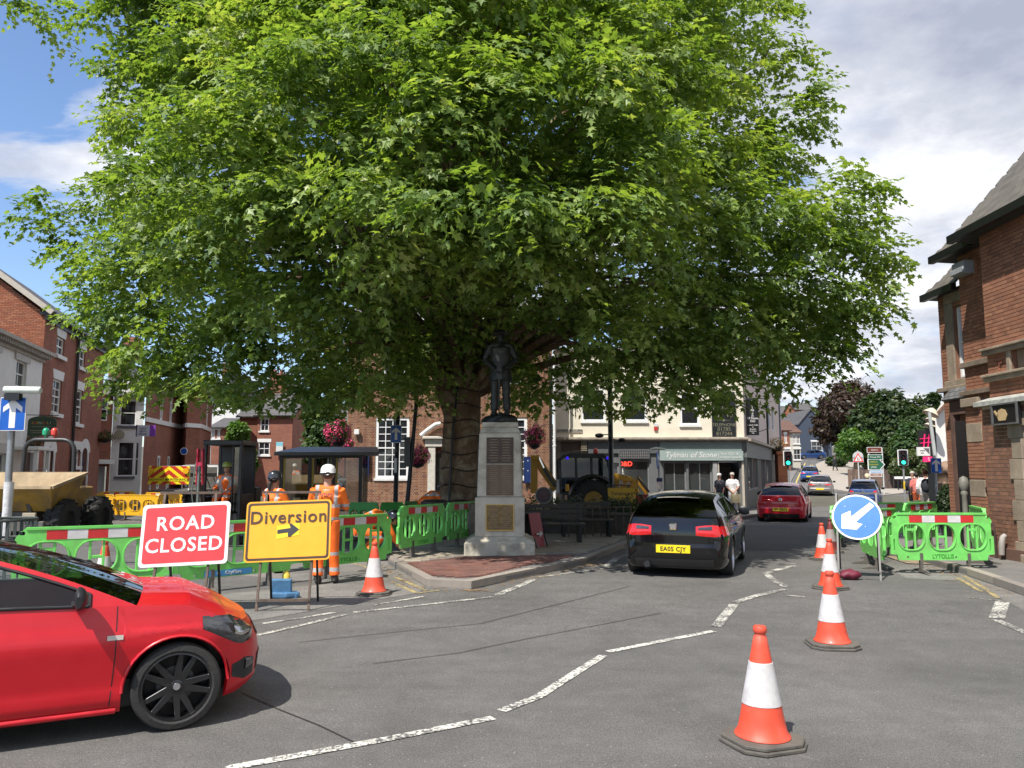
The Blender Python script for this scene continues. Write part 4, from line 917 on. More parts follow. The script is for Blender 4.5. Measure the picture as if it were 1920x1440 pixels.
simple_house('square orange brick tower block with a small hipped roof', 1497, 1533, 146, 768, 756, wall_tex('tower_brick', (.4, .14, .06), (.33, .11, .05), (.25, .15, .1)), SLATE, cat='tower', depth=6)
# ---------------------------------------------------------------- right hand brick building
gR = gz(0, 15) + .09
rb = thing('old_brick_bank_building', 'large orange brick building with stone bands and steep slate roofs at the right edge', 'building', (0, 0, 0))
def YX(u, v, X): r = ray(u, v); return X * r.y / r.x
def strip(X, Ya, Yb, z0, z1, m_, holes=(), name='wall', brick=None, mort=MORT_R, header=0, fl=True, limit=300):
    """a street wall at x = X running from Ya (far) to Yb (near); a along it grows towards the camera"""
    Fx = Fac((X, Ya, 0), (0, -1), (-1, 0, 0)); w_ = Ya - Yb
    hs = [(Ya - h[0], Ya - h[1], h[2], h[3]) for h in holes]
    wall(Fx, w_, z1, hs, mort if brick else m_, rb, z0=z0, name=name, depth=.2)
    if brick: bricks(Fx, w_, z1, hs, rb, brick, z0=z0, flemish=fl, header=header, limit=limit)
    return Fx, hs
ZL = za(752, 15.1)                     # top of the ground floor ledge
ZE = 6.42
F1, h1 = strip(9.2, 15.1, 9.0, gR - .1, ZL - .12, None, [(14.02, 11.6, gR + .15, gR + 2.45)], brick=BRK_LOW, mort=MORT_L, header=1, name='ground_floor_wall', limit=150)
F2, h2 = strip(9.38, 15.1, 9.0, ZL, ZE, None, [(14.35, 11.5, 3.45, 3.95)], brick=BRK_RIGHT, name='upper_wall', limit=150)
F3, h3 = strip(9.78, 16.56, 15.1, gR - .1, ZE, None, [], brick=BRK_RIGHT, name='second_bay_wall', limit=0)
h4h = [(YX(1790, 640, 10.15), YX(1806, 640, 10.15) - .6, za(711, 17.6), za(578, 17.6))]
F4, h4 = strip(10.15, 18.1, 16.56, gR - .1, 5.85, None, h4h, brick=BRK_RIGHT, name='third_bay_wall', limit=0)
window(F4, *h4[0], rb, 1, 2, n=-.14, fw=.07, gm=DARKGLASS)
b = MB(); a0_, a1_, z0_, z1_ = h4[0]; F4.box(b, a0_ - .3, a0_, z0_ - .02, z1_ + .1, -.01, .04); F4.box(b, a0_ - .35, a1_, z0_ - .22, z0_ - .03, -.01, .1); F4.box(b, a0_ - .3, a1_, z1_ + .11, z1_ + .35, -.01, .04); b.build('stone_surround', STONE, rb, bevel=.01)
# end walls that close each step (they face up the street)
b = MB(); b.bb(9.21, 16, 15.08, 15.1, gR - .1, ZL - .1); b.bb(9.4, 16, 15.07, 15.095, ZL - .1, ZE); b.bb(9.8, 16, 16.53, 16.555, gR - .1, ZE); b.bb(10.17, 16, 18.08, 18.1, gR - .1, 5.85); b.build('end_wall', RBRICK, rb)
b = MB(); F1.box(b, -.02, 6.1, ZL - .12, ZL - .04, -.3, .16); b.add([F1.p(-.03, ZL - .04, .16), F1.p(6.1, ZL - .04, .16), F1.p(6.1, ZL + .06, -.17), F1.p(-.03, ZL + .06, -.17)], [(0, 1, 2, 3)]); b.build('lead_ledge', mat('weathered_lead', (.42, .42, .38), .7, var=.4, scale=8, dirt=.5), rb)
for v0, v1, o_, m_ in ((668, 660, .1, STONE), (717, 709, .1, STONE)):
    b = MB(); F2.box(b, -.05, 6.1, za(v0, 15.1), za(v1, 15.1), .0, o_); F2.box(b, -.05, 6.1, za(v1, 15.1), za(v1, 15.1) + .05, .0, o_ + .05); b.build('stone_band', m_, rb, bevel=.01)
za5 = lambda v: za(v, 16.8)
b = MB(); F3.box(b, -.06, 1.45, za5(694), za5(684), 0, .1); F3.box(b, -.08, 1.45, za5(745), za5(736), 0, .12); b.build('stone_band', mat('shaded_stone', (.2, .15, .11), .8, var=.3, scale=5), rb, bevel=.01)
b = MB(); F4.box(b, -.08, 1.3, za(735, 17.9), za(727, 17.9), 0, .12); b.build('stone_band', STONE, rb, bevel=.01)
# carved panel
b = MB(); q = h2[0]; F2.box(b, q[0], q[1], q[2], q[3], -.12, -.08); F2.box(b, q[0] - .12, q[0], q[2] - .02, q[3] + .02, 0, .06); F2.box(b, q[0] + .25, q[1] - .2, q[2] + .12, q[3] - .1, -.08, -.03); b.build('carved_panel', STONE, rb, bevel=.015)
b = MB()
for i in range(7):
    t = i / 6 * 4; b.tube([F2.p(.42 + .06 * math.cos(t + j * .5) * (1 - j * .1), 3.72 - i * .03 + .05 * math.sin(t + j * .5), .03) for j in range(5)], .012, 5)
b.build('terracotta_ornament', mat('terracotta', (.25, .09, .05), .8), rb)
# ground floor window: stone jamb blocks, dark frame
q = h1[0]; zz0, zz1 = q[2], q[3]; nb = 7
for i in range(nb):
    a = zz0 - .15 + (zz1 - zz0 + .3) * i / nb; b_ = zz0 - .15 + (zz1 - zz0 + .3) * (i + 1) / nb
    fbox(F1, rb, 'jamb_block', STONE, q[0] - (.2 if i % 2 else .29), q[0] + .08, a + .004, b_ - .004, -.06, .045, bevel=.006)
b = MB(); F1.box(b, q[0] + .08, q[1], zz1, zz1 + .26, -.06, .04); F1.box(b, q[0] - .1, q[1], zz0 - .16, zz0, -.06, .09); b.build('stone_lintel', STONE, rb, bevel=.01)
window(F1, q[0] + .08, q[1], zz0, zz1, rb, 3, 2, n=-.12, fw=.07, fm=mat('dark_frame', (.02, .022, .03), .4))
# plinth course
b = MB(); F1.box(b, 0, 6.1, gR - .1, gR + .22, 0, .05); b.build('plinth', mat('plinth_brick', (.13, .07, .05), .85), rb, bevel=.01)
# roofs with real slates
def sroof(Xe, Ye, Yn, ze, pitch, ln, limit, lim_mat=SLATEP, hip=0):
    A = V((0, -1, 0)); U = V((math.cos(pitch), 0, math.sin(pitch))); o = V((Xe, Ye, ze))
    b = MB(); Nn = V((-math.sin(pitch), 0, math.cos(pitch)))
    b.add([o, o + A * (Ye - Yn), o + A * (Ye - Yn) + U * ln, o + A * hip + U * ln], [(0, 1, 2, 3)]); b.build('roof_deck', mat('roof_felt', (.08, .08, .08), .9), rb, fixn=False)
    Q = [];  sw, shh, th = .25, .19, .012
    Bm = Matrix((A, U, Nn)).transposed().to_4x4() if A.cross(U).dot(Nn) > 0 else Matrix((-A, U, -Nn)).transposed().to_4x4()
    Bm = Matrix((U.cross(Nn) * 1.0, U, Nn)).transposed().to_4x4()
    for j in range(int(ln / shh)):
        for i in range(int((Ye - Yn) / sw) + 1):
            x = (i + (.5 if j % 2 else 0)) * sw + .1; y = (j + .5) * shh
            if x < hip * y / ln + .05 or x > Ye - Yn: continue
            Q.append(Matrix.Translation(o + A * x + U * y + Nn * .012) @ Bm @ Matrix.Rotation(.045, 4, 'X') @ Matrix.Diagonal((sw - .008, shh * 1.35, th * random.uniform(.8, 1.4), 1)))
    pieces(rb, 'slate', Q, lim_mat, limit)
    b = MB(); b.beam(o + V((-.04, .02, -.06)), o + V((-.04, -(Ye - Yn), -.06)), .12, .16); b.beam(o + V((.06, .0, -.05)), o + U * ln + A * hip + V((.06, .0, -.05)), .06, .12)
    b.build('gutter', BLACK, rb)
    b = MB(); b.add([o + V((0, 0, -.1)), o + V((0, -(Ye - Yn), -.1)), o + V((.75, -(Ye - Yn), -.14)), o + V((.75, 0, -.14))], [(0, 1, 2, 3)]); b.build('soffit', mat('dark_soffit', (.03, .028, .025), .7), rb)
sroof(9.08, 15.55, 8.6, 6.46, R(48), 6.5, 170, hip=.0)
sroof(9.5, 17.05, 15.56, 6.44, R(48), 6.2, 60, hip=1.2)
sroof(9.98, 18.4, 17.06, 5.86, R(48), 4.2, 60, hip=1.3)
b = MB(); b.add([(9.1, 15.5, 6.4), (16, 15.5, 6.4), (16, 15.5, 13.5), (15.6, 15.5, 13.6)], [(0, 1, 2, 3)]); b.add([(9.6, 17.0, 6.4), (16, 17.0, 6.4), (16, 16.2, 12)], [(0, 1, 2)]); b.build('gable_end', RBRICK, rb)
# porch with lean-to slate roof in the third bay
b = MB(); x0, x1 = 9.98, 10.2; ya, yb = 17.6, 16.6; zb = za(752, 17.9)
b.bb(x0, x1, ya - .12, ya, gR - .1, zb); b.bb(x0, x0 + .06, yb + .02, ya - .12, zb - .35, zb)
b.build('porch_wall', mat('brown_stone', (.11, .06, .045), .85, var=.3, scale=4), rb)
b = MB(); b.bb(9.965, 9.985, yb + .1, ya - .2, gR - .1, zb - .5); b.build('door', mat('black_door', (.012, .012, .014), .35), rb)
roofq(rb, [(x0 - .12, ya + .12, zb), (x0 - .12, yb + .02, zb), (10.2, yb + .02, zb + .5), (10.2, ya - .1, zb + .5)], wall_tex('grey_slate_small', (.12, .12, .125), (.17, .17, .17), (.05, .05, .05), .2, .13, .02), 'porch_roof', .06)
b = MB(); b.bb(9.93, 9.96, yb + .1, ya - .05, gR + .12, gR + .62); o = b.build('fascia_sign', BLACK, rb)
lettering('AUS', (9.925, 16.95, gR + .42), mat('dull_print', (.3, .3, .3), .6), o, .2, (0, 0, -PI / 2))
# orange pier with corbel in the second bay
Fp = Fac((9.74, 16.57, 0), (0, -1), (-1, 0, 0)); zc = za(748, 16.7)
wall(Fp, .55, zc - .2, [], MORT_R, rb, z0=gR - .1, name='pier_wall'); bricks(Fp, .55, zc - .2, [(.0, .55, zc - .95, zc - .55), (0, .55, gR + 1.1, gR + 1.45)], rb, BRK_RIGHT, z0=gR - .1, limit=40)
b = MB(); b.bb(9.75, 9.79, 16.03, 16.56, gR - .1, zc - .2); b.build('pier_core', RBRICK, rb)
for q in ((0, .55, zc - .95, zc - .55, -.005, .02), (0, .55, gR + 1.1, gR + 1.45, -.005, .02), (-.02, .6, zc - .2, zc - .02, -.04, .1)): fbox(Fp, rb, 'pier_stone', STONE, *q, bevel=.01)
# flood light box and cable fittings
b = MB(); b.bb(-.12, .18, -.22, .22, -.14, .14); b.bb(-.16, -.12, -.24, .24, -.12, .0); o = b.build('floodlight_box', mat('grey_plastic', (.3, .31, .32), .5), bevel=.01); o.location = D(1806, 504, 16.2); tag(o, 'grey box light fixed under the eaves of the right brick building', 'wall light')
# framed sign with golden teapot silhouette
tp = thing('projecting_sign', 'dark framed sign with a tan teapot shape at the right edge', 'sign', (9.05, 14.25, za(776, 14.2)))
b = MB(); b.bb(.0, .05, -.45, .3, -.2, .2); b.build('sign_board', BLACK, tp); b = MB(); b.bb(-.03, .0, -.45, -.42, -.2, .2); b.bb(-.03, .0, .27, .3, -.2, .2); b.bb(-.03, 0, -.42, .27, .17, .2); b.bb(-.03, 0, -.42, .27, -.2, -.17); b.build('frame', mat('grey_frame_dark', (.1, .1, .1), .5), tp)
b = MB(); TAN = mat('tan_print', (.5, .35, .18), .6); b.prism([(-.1 + .0, -.12), (.1, -.12), (.15, -.03), (.1, .07), (.0, .1), (-.1, .07), (-.15, -.03)], -.012, -.004, plane='yz'); b.prism([(.13, -.06), (.24, .06), (.2, .08), (.12, .0)], -.012, -.004, plane='yz'); b.build('teapot_print', TAN, tp)
# street drain pipes and vent at the wall foot
b = MB(); p = V((9.12, 14.85, gR)); b.tube([p + V((0, .3, .62)), p + V((0, 0, .62)), p + V((0, -.02, .5)), p + V((0, -.02, 0))], .02, 6); b.build('handrail', mat('brown_metal', (.06, .04, .035), .5), None); o = bpy.data.objects['handrail']; tag(o, 'short brown handrail against the right building wall', 'handrail')
b = MB(); b.tube([(0, 0, .1), (0, -.02, .3), (.02, -.03, .42), (.07, -.02, .45)], [.05, .055, .05, .045], 10); o = b.build('vent_pipe', mat('grey_vent', (.33, .3, .27), .6), smooth=50); o.location = (9.05, 14.55, gR); tag(o, 'small grey vent pipe at the foot of the right building', 'vent')
# tall thin bollard post with ball finial
p = on(1846, 15.6, .09, 960); b = MB(); b.lathe([(.09, 0), (.09, .1), (.055, .14), (.05, 1.15), (.07, 1.2), (.05, 1.24), (.09, 1.32), (.095, 1.4), (.07, 1.5), (0, 1.54)], 16); o = b.build('finial_post', mat('weathered_iron', (.17, .16, .13), .6, var=.3), smooth=50); o.location = (8.98, 15.5, gR); tag(o, 'weathered iron post with a ball finial beside the right building', 'post')
# ================================================================ vegetation
LEAF5 = np.array([(0, 0, 0), (.36, .03, -.07), (.2, .27, .02), (.52, .5, -.10), (.19, .55, .0), (0, 1, -.14), (-.19, .55, .0), (-.52, .5, -.10), (-.2, .27, .02), (-.36, .03, -.07)], np.float32)
LEAF5F = np.array([(0, 1, 2), (0, 2, 3), (0, 3, 4), (0, 4, 5), (0, 5, 6), (0, 6, 7), (0, 7, 8), (0, 8, 9)], np.int32)
LEAF2 = np.array([(0, 0, 0), (.34, .45, .05), (0, 1, -.1), (-.34, .45, .05)], np.float32)
LEAF2F = np.array([(0, 1, 2), (0, 2, 3)], np.int32)
def fast_mesh(name, co, tris, mats):
    me = bpy.data.meshes.new(name); nv, nf = len(co), len(tris)
    me.vertices.add(nv); me.vertices.foreach_set('co', co.astype(np.float32).ravel())
    me.loops.add(nf * 3); me.loops.foreach_set('vertex_index', tris.astype(np.int32).ravel())
    me.polygons.add(nf); me.polygons.foreach_set('loop_start', np.arange(0, nf * 3, 3, dtype=np.int32)); me.polygons.foreach_set('loop_total', np.full(nf, 3, np.int32))
    for m in mats: me.materials.append(m)
    me.update(calc_edges=True); return me
def leaf_frames(rng, pos, out, up_w=.9, out_w=.7, noise_=.55, droop=.5):
    n = len(pos)
    nrm = out * out_w + np.array([0, 0, up_w]) + rng.normal(0, noise_, (n, 3)); nrm /= np.linalg.norm(nrm, axis=1)[:, None]
    d = out + rng.normal(0, .7, (n, 3)) + np.array([0, 0, -droop]); d -= nrm * (d * nrm).sum(1)[:, None]; d /= np.linalg.norm(d, axis=1)[:, None] + 1e-9
    x = np.cross(d, nrm)
    return np.stack([x, d, nrm], axis=2)          # columns are the leaf's axes
def leaf_mesh(name, pos, R3, size, T, TF, mats):
    n = len(pos); v = np.einsum('kij,nj->kni', R3 * size[:, None, None], T) + pos[:, None, :]
    f = (TF[None] + (np.arange(n) * len(T))[:, None, None]).reshape(-1, 3)
    return fast_mesh(name, v.reshape(-1, 3), f, mats)
rng = np.random.default_rng(11)
PLANE = mixed_leaf('plane_leaf', [(.055, .10, .028), (.115, .19, .05), (.19, .275, .075), (.265, .35, .105), (.36, .40, .155)], .42, .42)
BARK = mat('plane_bark', (.15, .092, .055), .9, var=.5, scale=3.2, bump=.6, bscale=12, dirt=.8, dcol=(.40, .34, .23))
TY = 20.8; tb = on(862, TY, .09); tree = thing('plane_tree', 'huge spreading plane tree with bright maple-like leaves over the square', 'tree', tuple(tb))
tx, tyy, tz = tb
BOUGHS = [(420, 330, 15, 1.8), (560, 260, 14.2, 1.9), (720, 190, 13.5, 2.0), (880, 260, 13, 1.9), (1040, 230, 13.5, 1.9), (1180, 330, 14.2, 1.8), (500, 440, 14.8, 1.6), (660, 390, 13.3, 1.8), (830, 410, 12.8, 1.6), (1000, 400, 13, 1.7), (1150, 480, 14, 1.6), (420, 540, 16, 1.4), (560, 570, 15.3, 1.3),
          (700, 530, 14.3, 1.3), (850, 480, 14, 1.0), (1010, 520, 14.6, 1.2), (1140, 600, 15.3, 1.1), (600, 90, 15.3, 2.0), (770, 40, 14.8, 2.1), (940, 70, 14.3, 2.1), (1100, 110, 15.3, 1.9), (1220, 190, 16.3, 1.6), (850, -110, 15.5, 2.2), (650, -100, 16.3, 2.2), (1050, -90, 16, 2.1),
          (307, 130, 20, 1.4), (313, 250, 20, 1.3), (320, 370, 19.6, 1.5), (270, 490, 19.2, 1.5), (265, 590, 19, 1.1), (300, 660, 18.6, 1.0), (370, 640, 18, 1.2), (330, 20, 19.6, 1.9), (430, -40, 19, 2.2), (295, 30, 20, 1.1), (390, 190, 18.8, 1.9), (470, 90, 18, 2.0), (360, 440, 17.8, 1.7), (440, 640, 17.6, 1.2), (295, -70, 21, 1.5),
          (1285, 420, 17, 1.6), (1390, 410, 18, 1.5), (1490, 440, 18.5, 1.3), (1575, 480, 18.6, .9), (1290, 560, 17.2, 1.4), (1410, 540, 18, 1.4), (1520, 560, 18.6, 1.15), (1370, 640, 18, 1.1), (1470, 640, 18.6, 1.0), (1245, 660, 17.2, 1.0), (1290, 290, 17.8, 1.3), (1300, 170, 18.6, 1.1), (1265, 70, 18.4, 1.3), (1200, -40, 18, 1.8), (1310, -60, 19.5, 1.0), (1370, 330, 19, .9)]
blobs = []; rr = random.Random(21)
def bough(c, Rb, n, k=(.34, .5)):
    for i in range(n):
        a = i * 2.4 + rr.random(); e = rr.uniform(-.35, 1.0); ce = math.sqrt(max(0, 1 - e * e)); q = V((ce * math.cos(a) * Rb, ce * math.sin(a) * Rb, e * Rb * .62)) * rr.uniform(.62, .85)
        blobs.append((c.x + q.x, c.y + q.y, c.z + q.z - .12 * Rb * ce, Rb * rr.uniform(*k)))
for u, v, Y, Rb in BOUGHS: bough(D(u, v, Y), Rb, int(5 + 3.2 * Rb))
for i in range(34):              # the side away from the camera and the top
    ph = PI * (.02 + .96 * ((i * .618) % 1)); z = 5.8 + 12 * (i / 34); rx, ry = 8.4, 6.6 - max(0, z - 9) * .3; k = (1, .9, .72)[min(2, int((z - 5) / 5))]
    bough(V((tx + rx * k * math.cos(ph), tyy + ry * k * math.sin(ph), z + tz)), 1.9, 6, (.4, .6))
for i in range(95):              # inner mass that keeps the crown closed and dark behind the gaps
    ph = rr.random() * 6.28; z = rr.uniform(5.8, 16); r = rr.uniform(.15, .78); sx_ = 8.2 if math.cos(ph) < 0 or z < 9 else 6.0
    blobs.append((tx + sx_ * r * math.cos(ph), tyy + (7.2 if math.sin(ph) < 0 else 5.5) * r * math.sin(ph), z + tz, rr.uniform(.9, 1.4)))
NB0 = len(blobs)
# boughs that give the outline its shape
for u, v, Y, r in [(70, 420, 25, .7), (110, 385, 25, .8), (150, 455, 25, 1.0), (60, 20, 25, .55), (115, 45, 25, .5), (30, 3, 25, .5), (170, 40, 25, .6), (225, 30, 24, .8), (190, 560, 25, 1.1), (230, 600, 24, 1.2),
                   (200, 400, 25, 1.0), (255, 240, 25, .8), (260, 130, 25, .8), (250, 330, 24, .9), (262, 690, 24, .95), (230, 655, 24.5, .7), (300, 720, 23, .7), (240, 720, 24, .5),
                   (1495, 200, 24, .9), (1520, 180, 24, .6), (1465, 95, 24, .8), (1425, 40, 24, .8), (1460, 130, 24, .7), (1410, 130, 24, .8), (1455, 230, 24, .9), (1500, 235, 24, .6), (1380, 250, 24, 1.0), (1420, 305, 23, 1.1), (1350, 180, 24, .9), (1330, 80, 24, .9), (1300, 20, 23, 1.0),
                   (1560, 350, 23, .8), (1600, 365, 23, .7), (1628, 350, 23, .4), (1570, 330, 23, .3), (1530, 390, 23, 1.1), (1600, 430, 23, 1.0), (1640, 480, 23, .7), (1655, 500, 22.5, .5), (1590, 520, 23, 1.1), (1640, 560, 23, .5), (1610, 590, 23, .7), (1665, 570, 23, .3), (1560, 600, 23, 1.1), (1540, 650, 22.5, .8), (1500, 700, 22, .6), (1440, 700, 22, .7), (1560, 640, 22, .5),
                   (1380, 730, 21, .6), (1300, 735, 20, .55), (1230, 755, 20, .5), (1215, 785, 20, .32), (1330, 765, 20.5, .35), (1070, 725, 20, .6), (1130, 715, 20, .6), (1180, 735, 20, .55), (1010, 700, 20.5, .55), (1085, 770, 20, .28),
                   (690, 700, 20, .7), (740, 690, 21, .6), (620, 715, 20, .65), (560, 725, 20, .6), (500, 730, 20, .6), (450, 715, 20.5, .7), (400, 715, 21, .6), (350, 690, 22, .8), (800, 700, 22, .6), (660, 745, 20, .4), (520, 765, 20, .3), (470, 760, 20, .25), (600, 750, 20, .3), (430, 745, 20, .3)]:
    p = D(u, v, Y * .83); blobs.append((p.x, p.y, p.z, r * .83))
q_ = random.Random(8)
for i in range(62):              # drooping curtain left and right of the trunk, behind the statue
    u = q_.uniform(570, 815) if i % 2 else q_.uniform(915, 1370); v = q_.uniform(575, 735); p = D(u, v, q_.uniform(18.3, 23.5)); blobs.append((p.x, p.y, p.z, q_.uniform(.42, .8)))
for u, v, Y, r in [(1000, 600, 17, .7), (790, 570, 17, .8), (1050, 610, 17, .8), (720, 610, 17, .8), (1120, 640, 17.5, .8), (640, 640, 17.5, .8), (1200, 660, 18, .8), (960, 545, 15, .7), (1270, 690, 18, .7), (560, 670, 18, .7), (1340, 700, 18.5, .6), (500, 690, 18, .6), (860, 520, 15, .7), (420, 690, 19, .7), (350, 700, 19, .6), (900, 575, 18, .6), (820, 560, 17, .6), (950, 585, 19, .6), (930, 620, 21, .6), (985, 660, 21, .5), (700, 740, 19, .4), (640, 720, 19, .5), (840, 600, 18.2, .55), (890, 625, 18.6, .5), (800, 640, 18.4, .55), (780, 700, 19, .45), (730, 760, 20, .32), (600, 765, 20, .3), (540, 740, 19, .45), (450, 735, 19, .4), (1050, 720, 19, .5), (1110, 745, 19.5, .4), (1170, 760, 19.5, .35), (1250, 745, 19, .45), (1310, 765, 19.5, .3), (1020, 745, 20, .3), (1360, 745, 19.5, .4)]:
    p = D(u, v, Y); blobs.append((p.x, p.y, p.z, r))
pos, frm, siz = [], [], []
cen = np.array([tx, tyy, 7.5 + tz])
for bi, (x, y, z, r) in enumerate(blobs):
    c = np.array([x, y, z]); o = c - cen; o /= np.linalg.norm(o) + 1e-6
    ns = int(4 + 33 * r * r * (.55 if NB0 - 95 <= bi < NB0 or y > tyy + 3 else 1)); d = rng.normal(0, 1, (ns, 3)); d /= np.linalg.norm(d, axis=1)[:, None]
    d = d + o * .5 + np.array([0, 0, .18]); d /= np.linalg.norm(d, axis=1)[:, None]
    st = c + d * (r * rng.uniform(.25, .8, (ns, 1))) * np.array([1.05, 1.05, .8])
    for k in range(ns):
        m_ = int(rng.integers(9, 15)); ln = rng.uniform(.5, .95); dr = d[k] * np.array([1, 1, .55]); dr /= np.linalg.norm(dr); lat = np.cross(dr, [0, 0, 1.0]); lat /= np.linalg.norm(lat) + 1e-6
        t_ = (np.arange(m_) + .5) / m_; sg = np.where(np.arange(m_) % 2, 1.0, -1.0)
        P_ = st[k] + dr * (ln * t_)[:, None] + lat * (sg * .11 * (1.1 - t_) + rng.normal(0, .05, m_))[:, None] + np.array([0, 0, -1.0]) * (.42 * ln * t_ ** 2 + rng.normal(0, .04, m_))[:, None]
        nb = d[k] * .55 + np.array([0, 0, .85]) + rng.normal(0, .28, 3); N_ = nb + rng.normal(0, .27, (m_, 3)); N_ /= np.linalg.norm(N_, axis=1)[:, None]
        dd = dr * .55 + lat * (sg * .8 * (1.05 - t_))[:, None] + np.array([0, 0, -.45]) + rng.normal(0, .22, (m_, 3)); dd -= N_ * (dd * N_).sum(1)[:, None]; dd /= np.linalg.norm(dd, axis=1)[:, None] + 1e-9
        pos.append(P_); frm.append(np.stack([np.cross(dd, N_), dd, N_], axis=2)); siz.append(rng.uniform(.10, .205, m_) * (1.1 - .35 * np.abs(t_ - .45)))
pos, LR, LS = np.concatenate(pos), np.concatenate(frm), np.concatenate(siz)
ok = (pos[:, 2] > 3.0) & ~((pos[:, 1] < 17.2) & (pos[:, 0] > -2.0) & (pos[:, 0] < 1.3) & (pos[:, 2] < 4.75))
pos, LR, LS = pos[ok], LR[ok], LS[ok]; NLEAF = len(pos); print('LEAVES', NLEAF)
dcam = np.linalg.norm(pos - np.array([0, 0, EYE]), axis=1) / LS; order_ = np.argsort(dcam); near, far = order_[:300], order_[300:]
base = np.array(tuple(tb))
o = bpy.data.objects.new('foliage', leaf_mesh('foliage', pos[far] - base, LR[far], LS[far], LEAF5, LEAF5F, [PLANE])); COL.objects.link(o); o.parent = tree; o['kind'] = 'stuff'
lm = fast_mesh('leaf', LEAF5, LEAF5F, [PLANE])
for i in near:
    o = bpy.data.objects.new('leaf', lm); COL.objects.link(o); o.parent = tree
    M = Matrix.Identity(4)
    for a in range(3):
        for c_ in range(3): M[a][c_] = LR[i][a][c_] * LS[i]
        M[a][3] = pos[i][a] - base[a]
    o.matrix_local = M
# trunk and limbs
b = MB(); tp_ = []
b.tube([(-.05, 0, -.15), (-.05, 0, .15), (0, 0, .8), (.02, 0, 2), (.06, 0, 3.5), (.12, 0, 5.2), (.2, .1, 7), (.15, .2, 10), (0, .3, 14), (-.2, .3, 18)], [.74, .65, .57, .52, .49, .45, .42, .32, .2, .08], 20)
b.tube([(-.1, -.1, 3.0), (-.55, -.15, 4.4), (-1.2, -.3, 5.6), (-2.4, -.5, 7.5), (-3.6, -.6, 10)], [.28, .26, .22, .16, .08], 12)
b.tube([(0, .1, 3.6), (.5, .6, 5.2), (1.4, 1.2, 7.2), (2.8, 1.6, 10)], [.3, .26, .2, .1], 12)
b.build('trunk', BARK, tree, smooth=60)
lim = random.Random(5)
big = [q for q in blobs if q[3] > .5]
for i, (x, y, z, r) in enumerate(lim.sample(big, 90)):
    e = V((x, y, z)) - tb; z0 = min(max(3.6, e.z * .62), 15); s0 = V((.1, .1, z0)); n_ = 6; pts_ = []
    for k in range(n_ + 1):
        t = k / n_; p = s0.lerp(e, t); p.z += math.sin(t * PI) * (1.4 if e.z > 5.5 else 1.1) * (1 - .3 * t); p += V((lim.gauss(0, .12), lim.gauss(0, .12), lim.gauss(0, .1))) * (t * 1.4); pts_.append(p)
    L_ = e.length; b = MB(); b.tube(pts_, [max(.014, (.09 + L_ * .005) * (1 - k / n_) ** 1.1 + .016) for k in range(n_ + 1)], 7)
    for _ in range(4):
        a_ = pts_[lim.randint(3, 6)]; q = a_ + V((lim.gauss(0, .4), lim.gauss(0, .4), lim.gauss(0, .25))); b.tube([a_, a_.lerp(q, .5) + V((0, 0, .1)), q], [.03, .02, .008], 4)
    b.build('limb', BARK, tree, smooth=60)
b = MB(); b.tube([(-.25, -.6, .1), (-.23, -.61, 1), (-.16, -.57, 2.6), (-.02, -.53, 4.2), (.02, -.5, 5.5)], .035, 6)
for k in range(9):
    z = .9 + k * .42; r = .64 - z * .02; b.tube([(r * math.cos(a) + .02, r * math.sin(a), z + .05 * math.sin(a * 3 + k)) for a in [PI + PI * j / 10 for j in range(11)]], .012, 5)
b.build('cable', BLACK, tree, smooth=60)

def crown(name, label, cat, base, blobs_, nleaf, ls, matl, trunk=None, group=None, out_=.7):
    base = V(base); t = thing(name, label, cat, tuple(base), 0, group); ps, os_ = [], []
    tot = sum(q[3] ** 2 for q in blobs_)
    for x, y, z, r in blobs_:
        n = max(20, int(nleaf * r * r / tot)); d = rng.normal(0, 1, (n, 3)); d /= np.linalg.norm(d, axis=1)[:, None]; d[:, 2] += .15
        lump = 1 + .16 * np.sin(d[:, 0:1] * 7 + x) + .14 * np.sin(d[:, 2:3] * 8 + y) + .1 * np.sin(d[:, 1:2] * 11)
        ps.append(np.array([x, y, z]) + d * r * rng.uniform(.62, 1.04, (n, 1)) * lump * np.array([1, 1, .88])); os_.append(d)
    P_, O_ = np.concatenate(ps), np.concatenate(os_); Fm = leaf_frames(rng, P_, O_, .5, .9, .55)
    o = bpy.data.objects.new('crown', leaf_mesh('crown', P_, Fm, rng.uniform(.7, 1.3, len(P_)) * ls, LEAF2, LEAF2F, [matl])); COL.objects.link(o); o.parent = t
    if trunk:
        b = MB(); h, r = trunk; b.tube([(0, 0, -.3), (0, 0, h * .5), (.1, 0, h), (0, 0, h * 1.5)], [r * 1.2, r, r * .7, r * .3], 10)
        for q in blobs_[:6]: b.tube([(0, 0, h * .8), ((q[0]) * .5, q[1] * .5, (h + q[2]) / 2), q[:3]], [r * .5, r * .3, r * .1], 6)
        b.build('trunk', BARK, t, smooth=60)
    return t
def scatter_blobs(w_, d_, h0, h1, n, r0, r1, seed, shape=1.0):
    q = random.Random(seed); o = []
    for i in range(n):
        z = h0 + (h1 - h0) * q.random(); k = 1 - abs((z - h0) / (h1 - h0) - .4) ** 2 * shape * 1.6
        o.append((q.uniform(-w_, w_) * k, q.uniform(-d_, d_) * k, z, q.uniform(r0, r1)))
    return o
COPPER = mixed_leaf('copper_leaf', [(.035, .018, .018), (.055, .028, .022), (.05, .04, .022), (.085, .04, .03)], .25)
DGREEN = mixed_leaf('dark_green_leaf', [(.018, .036, .012), (.03, .055, .016), (.045, .07, .022), (.07, .085, .025)], .25)
LGREEN = mixed_leaf('light_green_leaf', [(.05, .11, .02), (.08, .16, .03), (.12, .2, .04)], .35)
MGREEN = mixed_leaf('mid_green_leaf', [(.035, .075, .02), (.055, .10, .03), (.09, .13, .045)], .3)
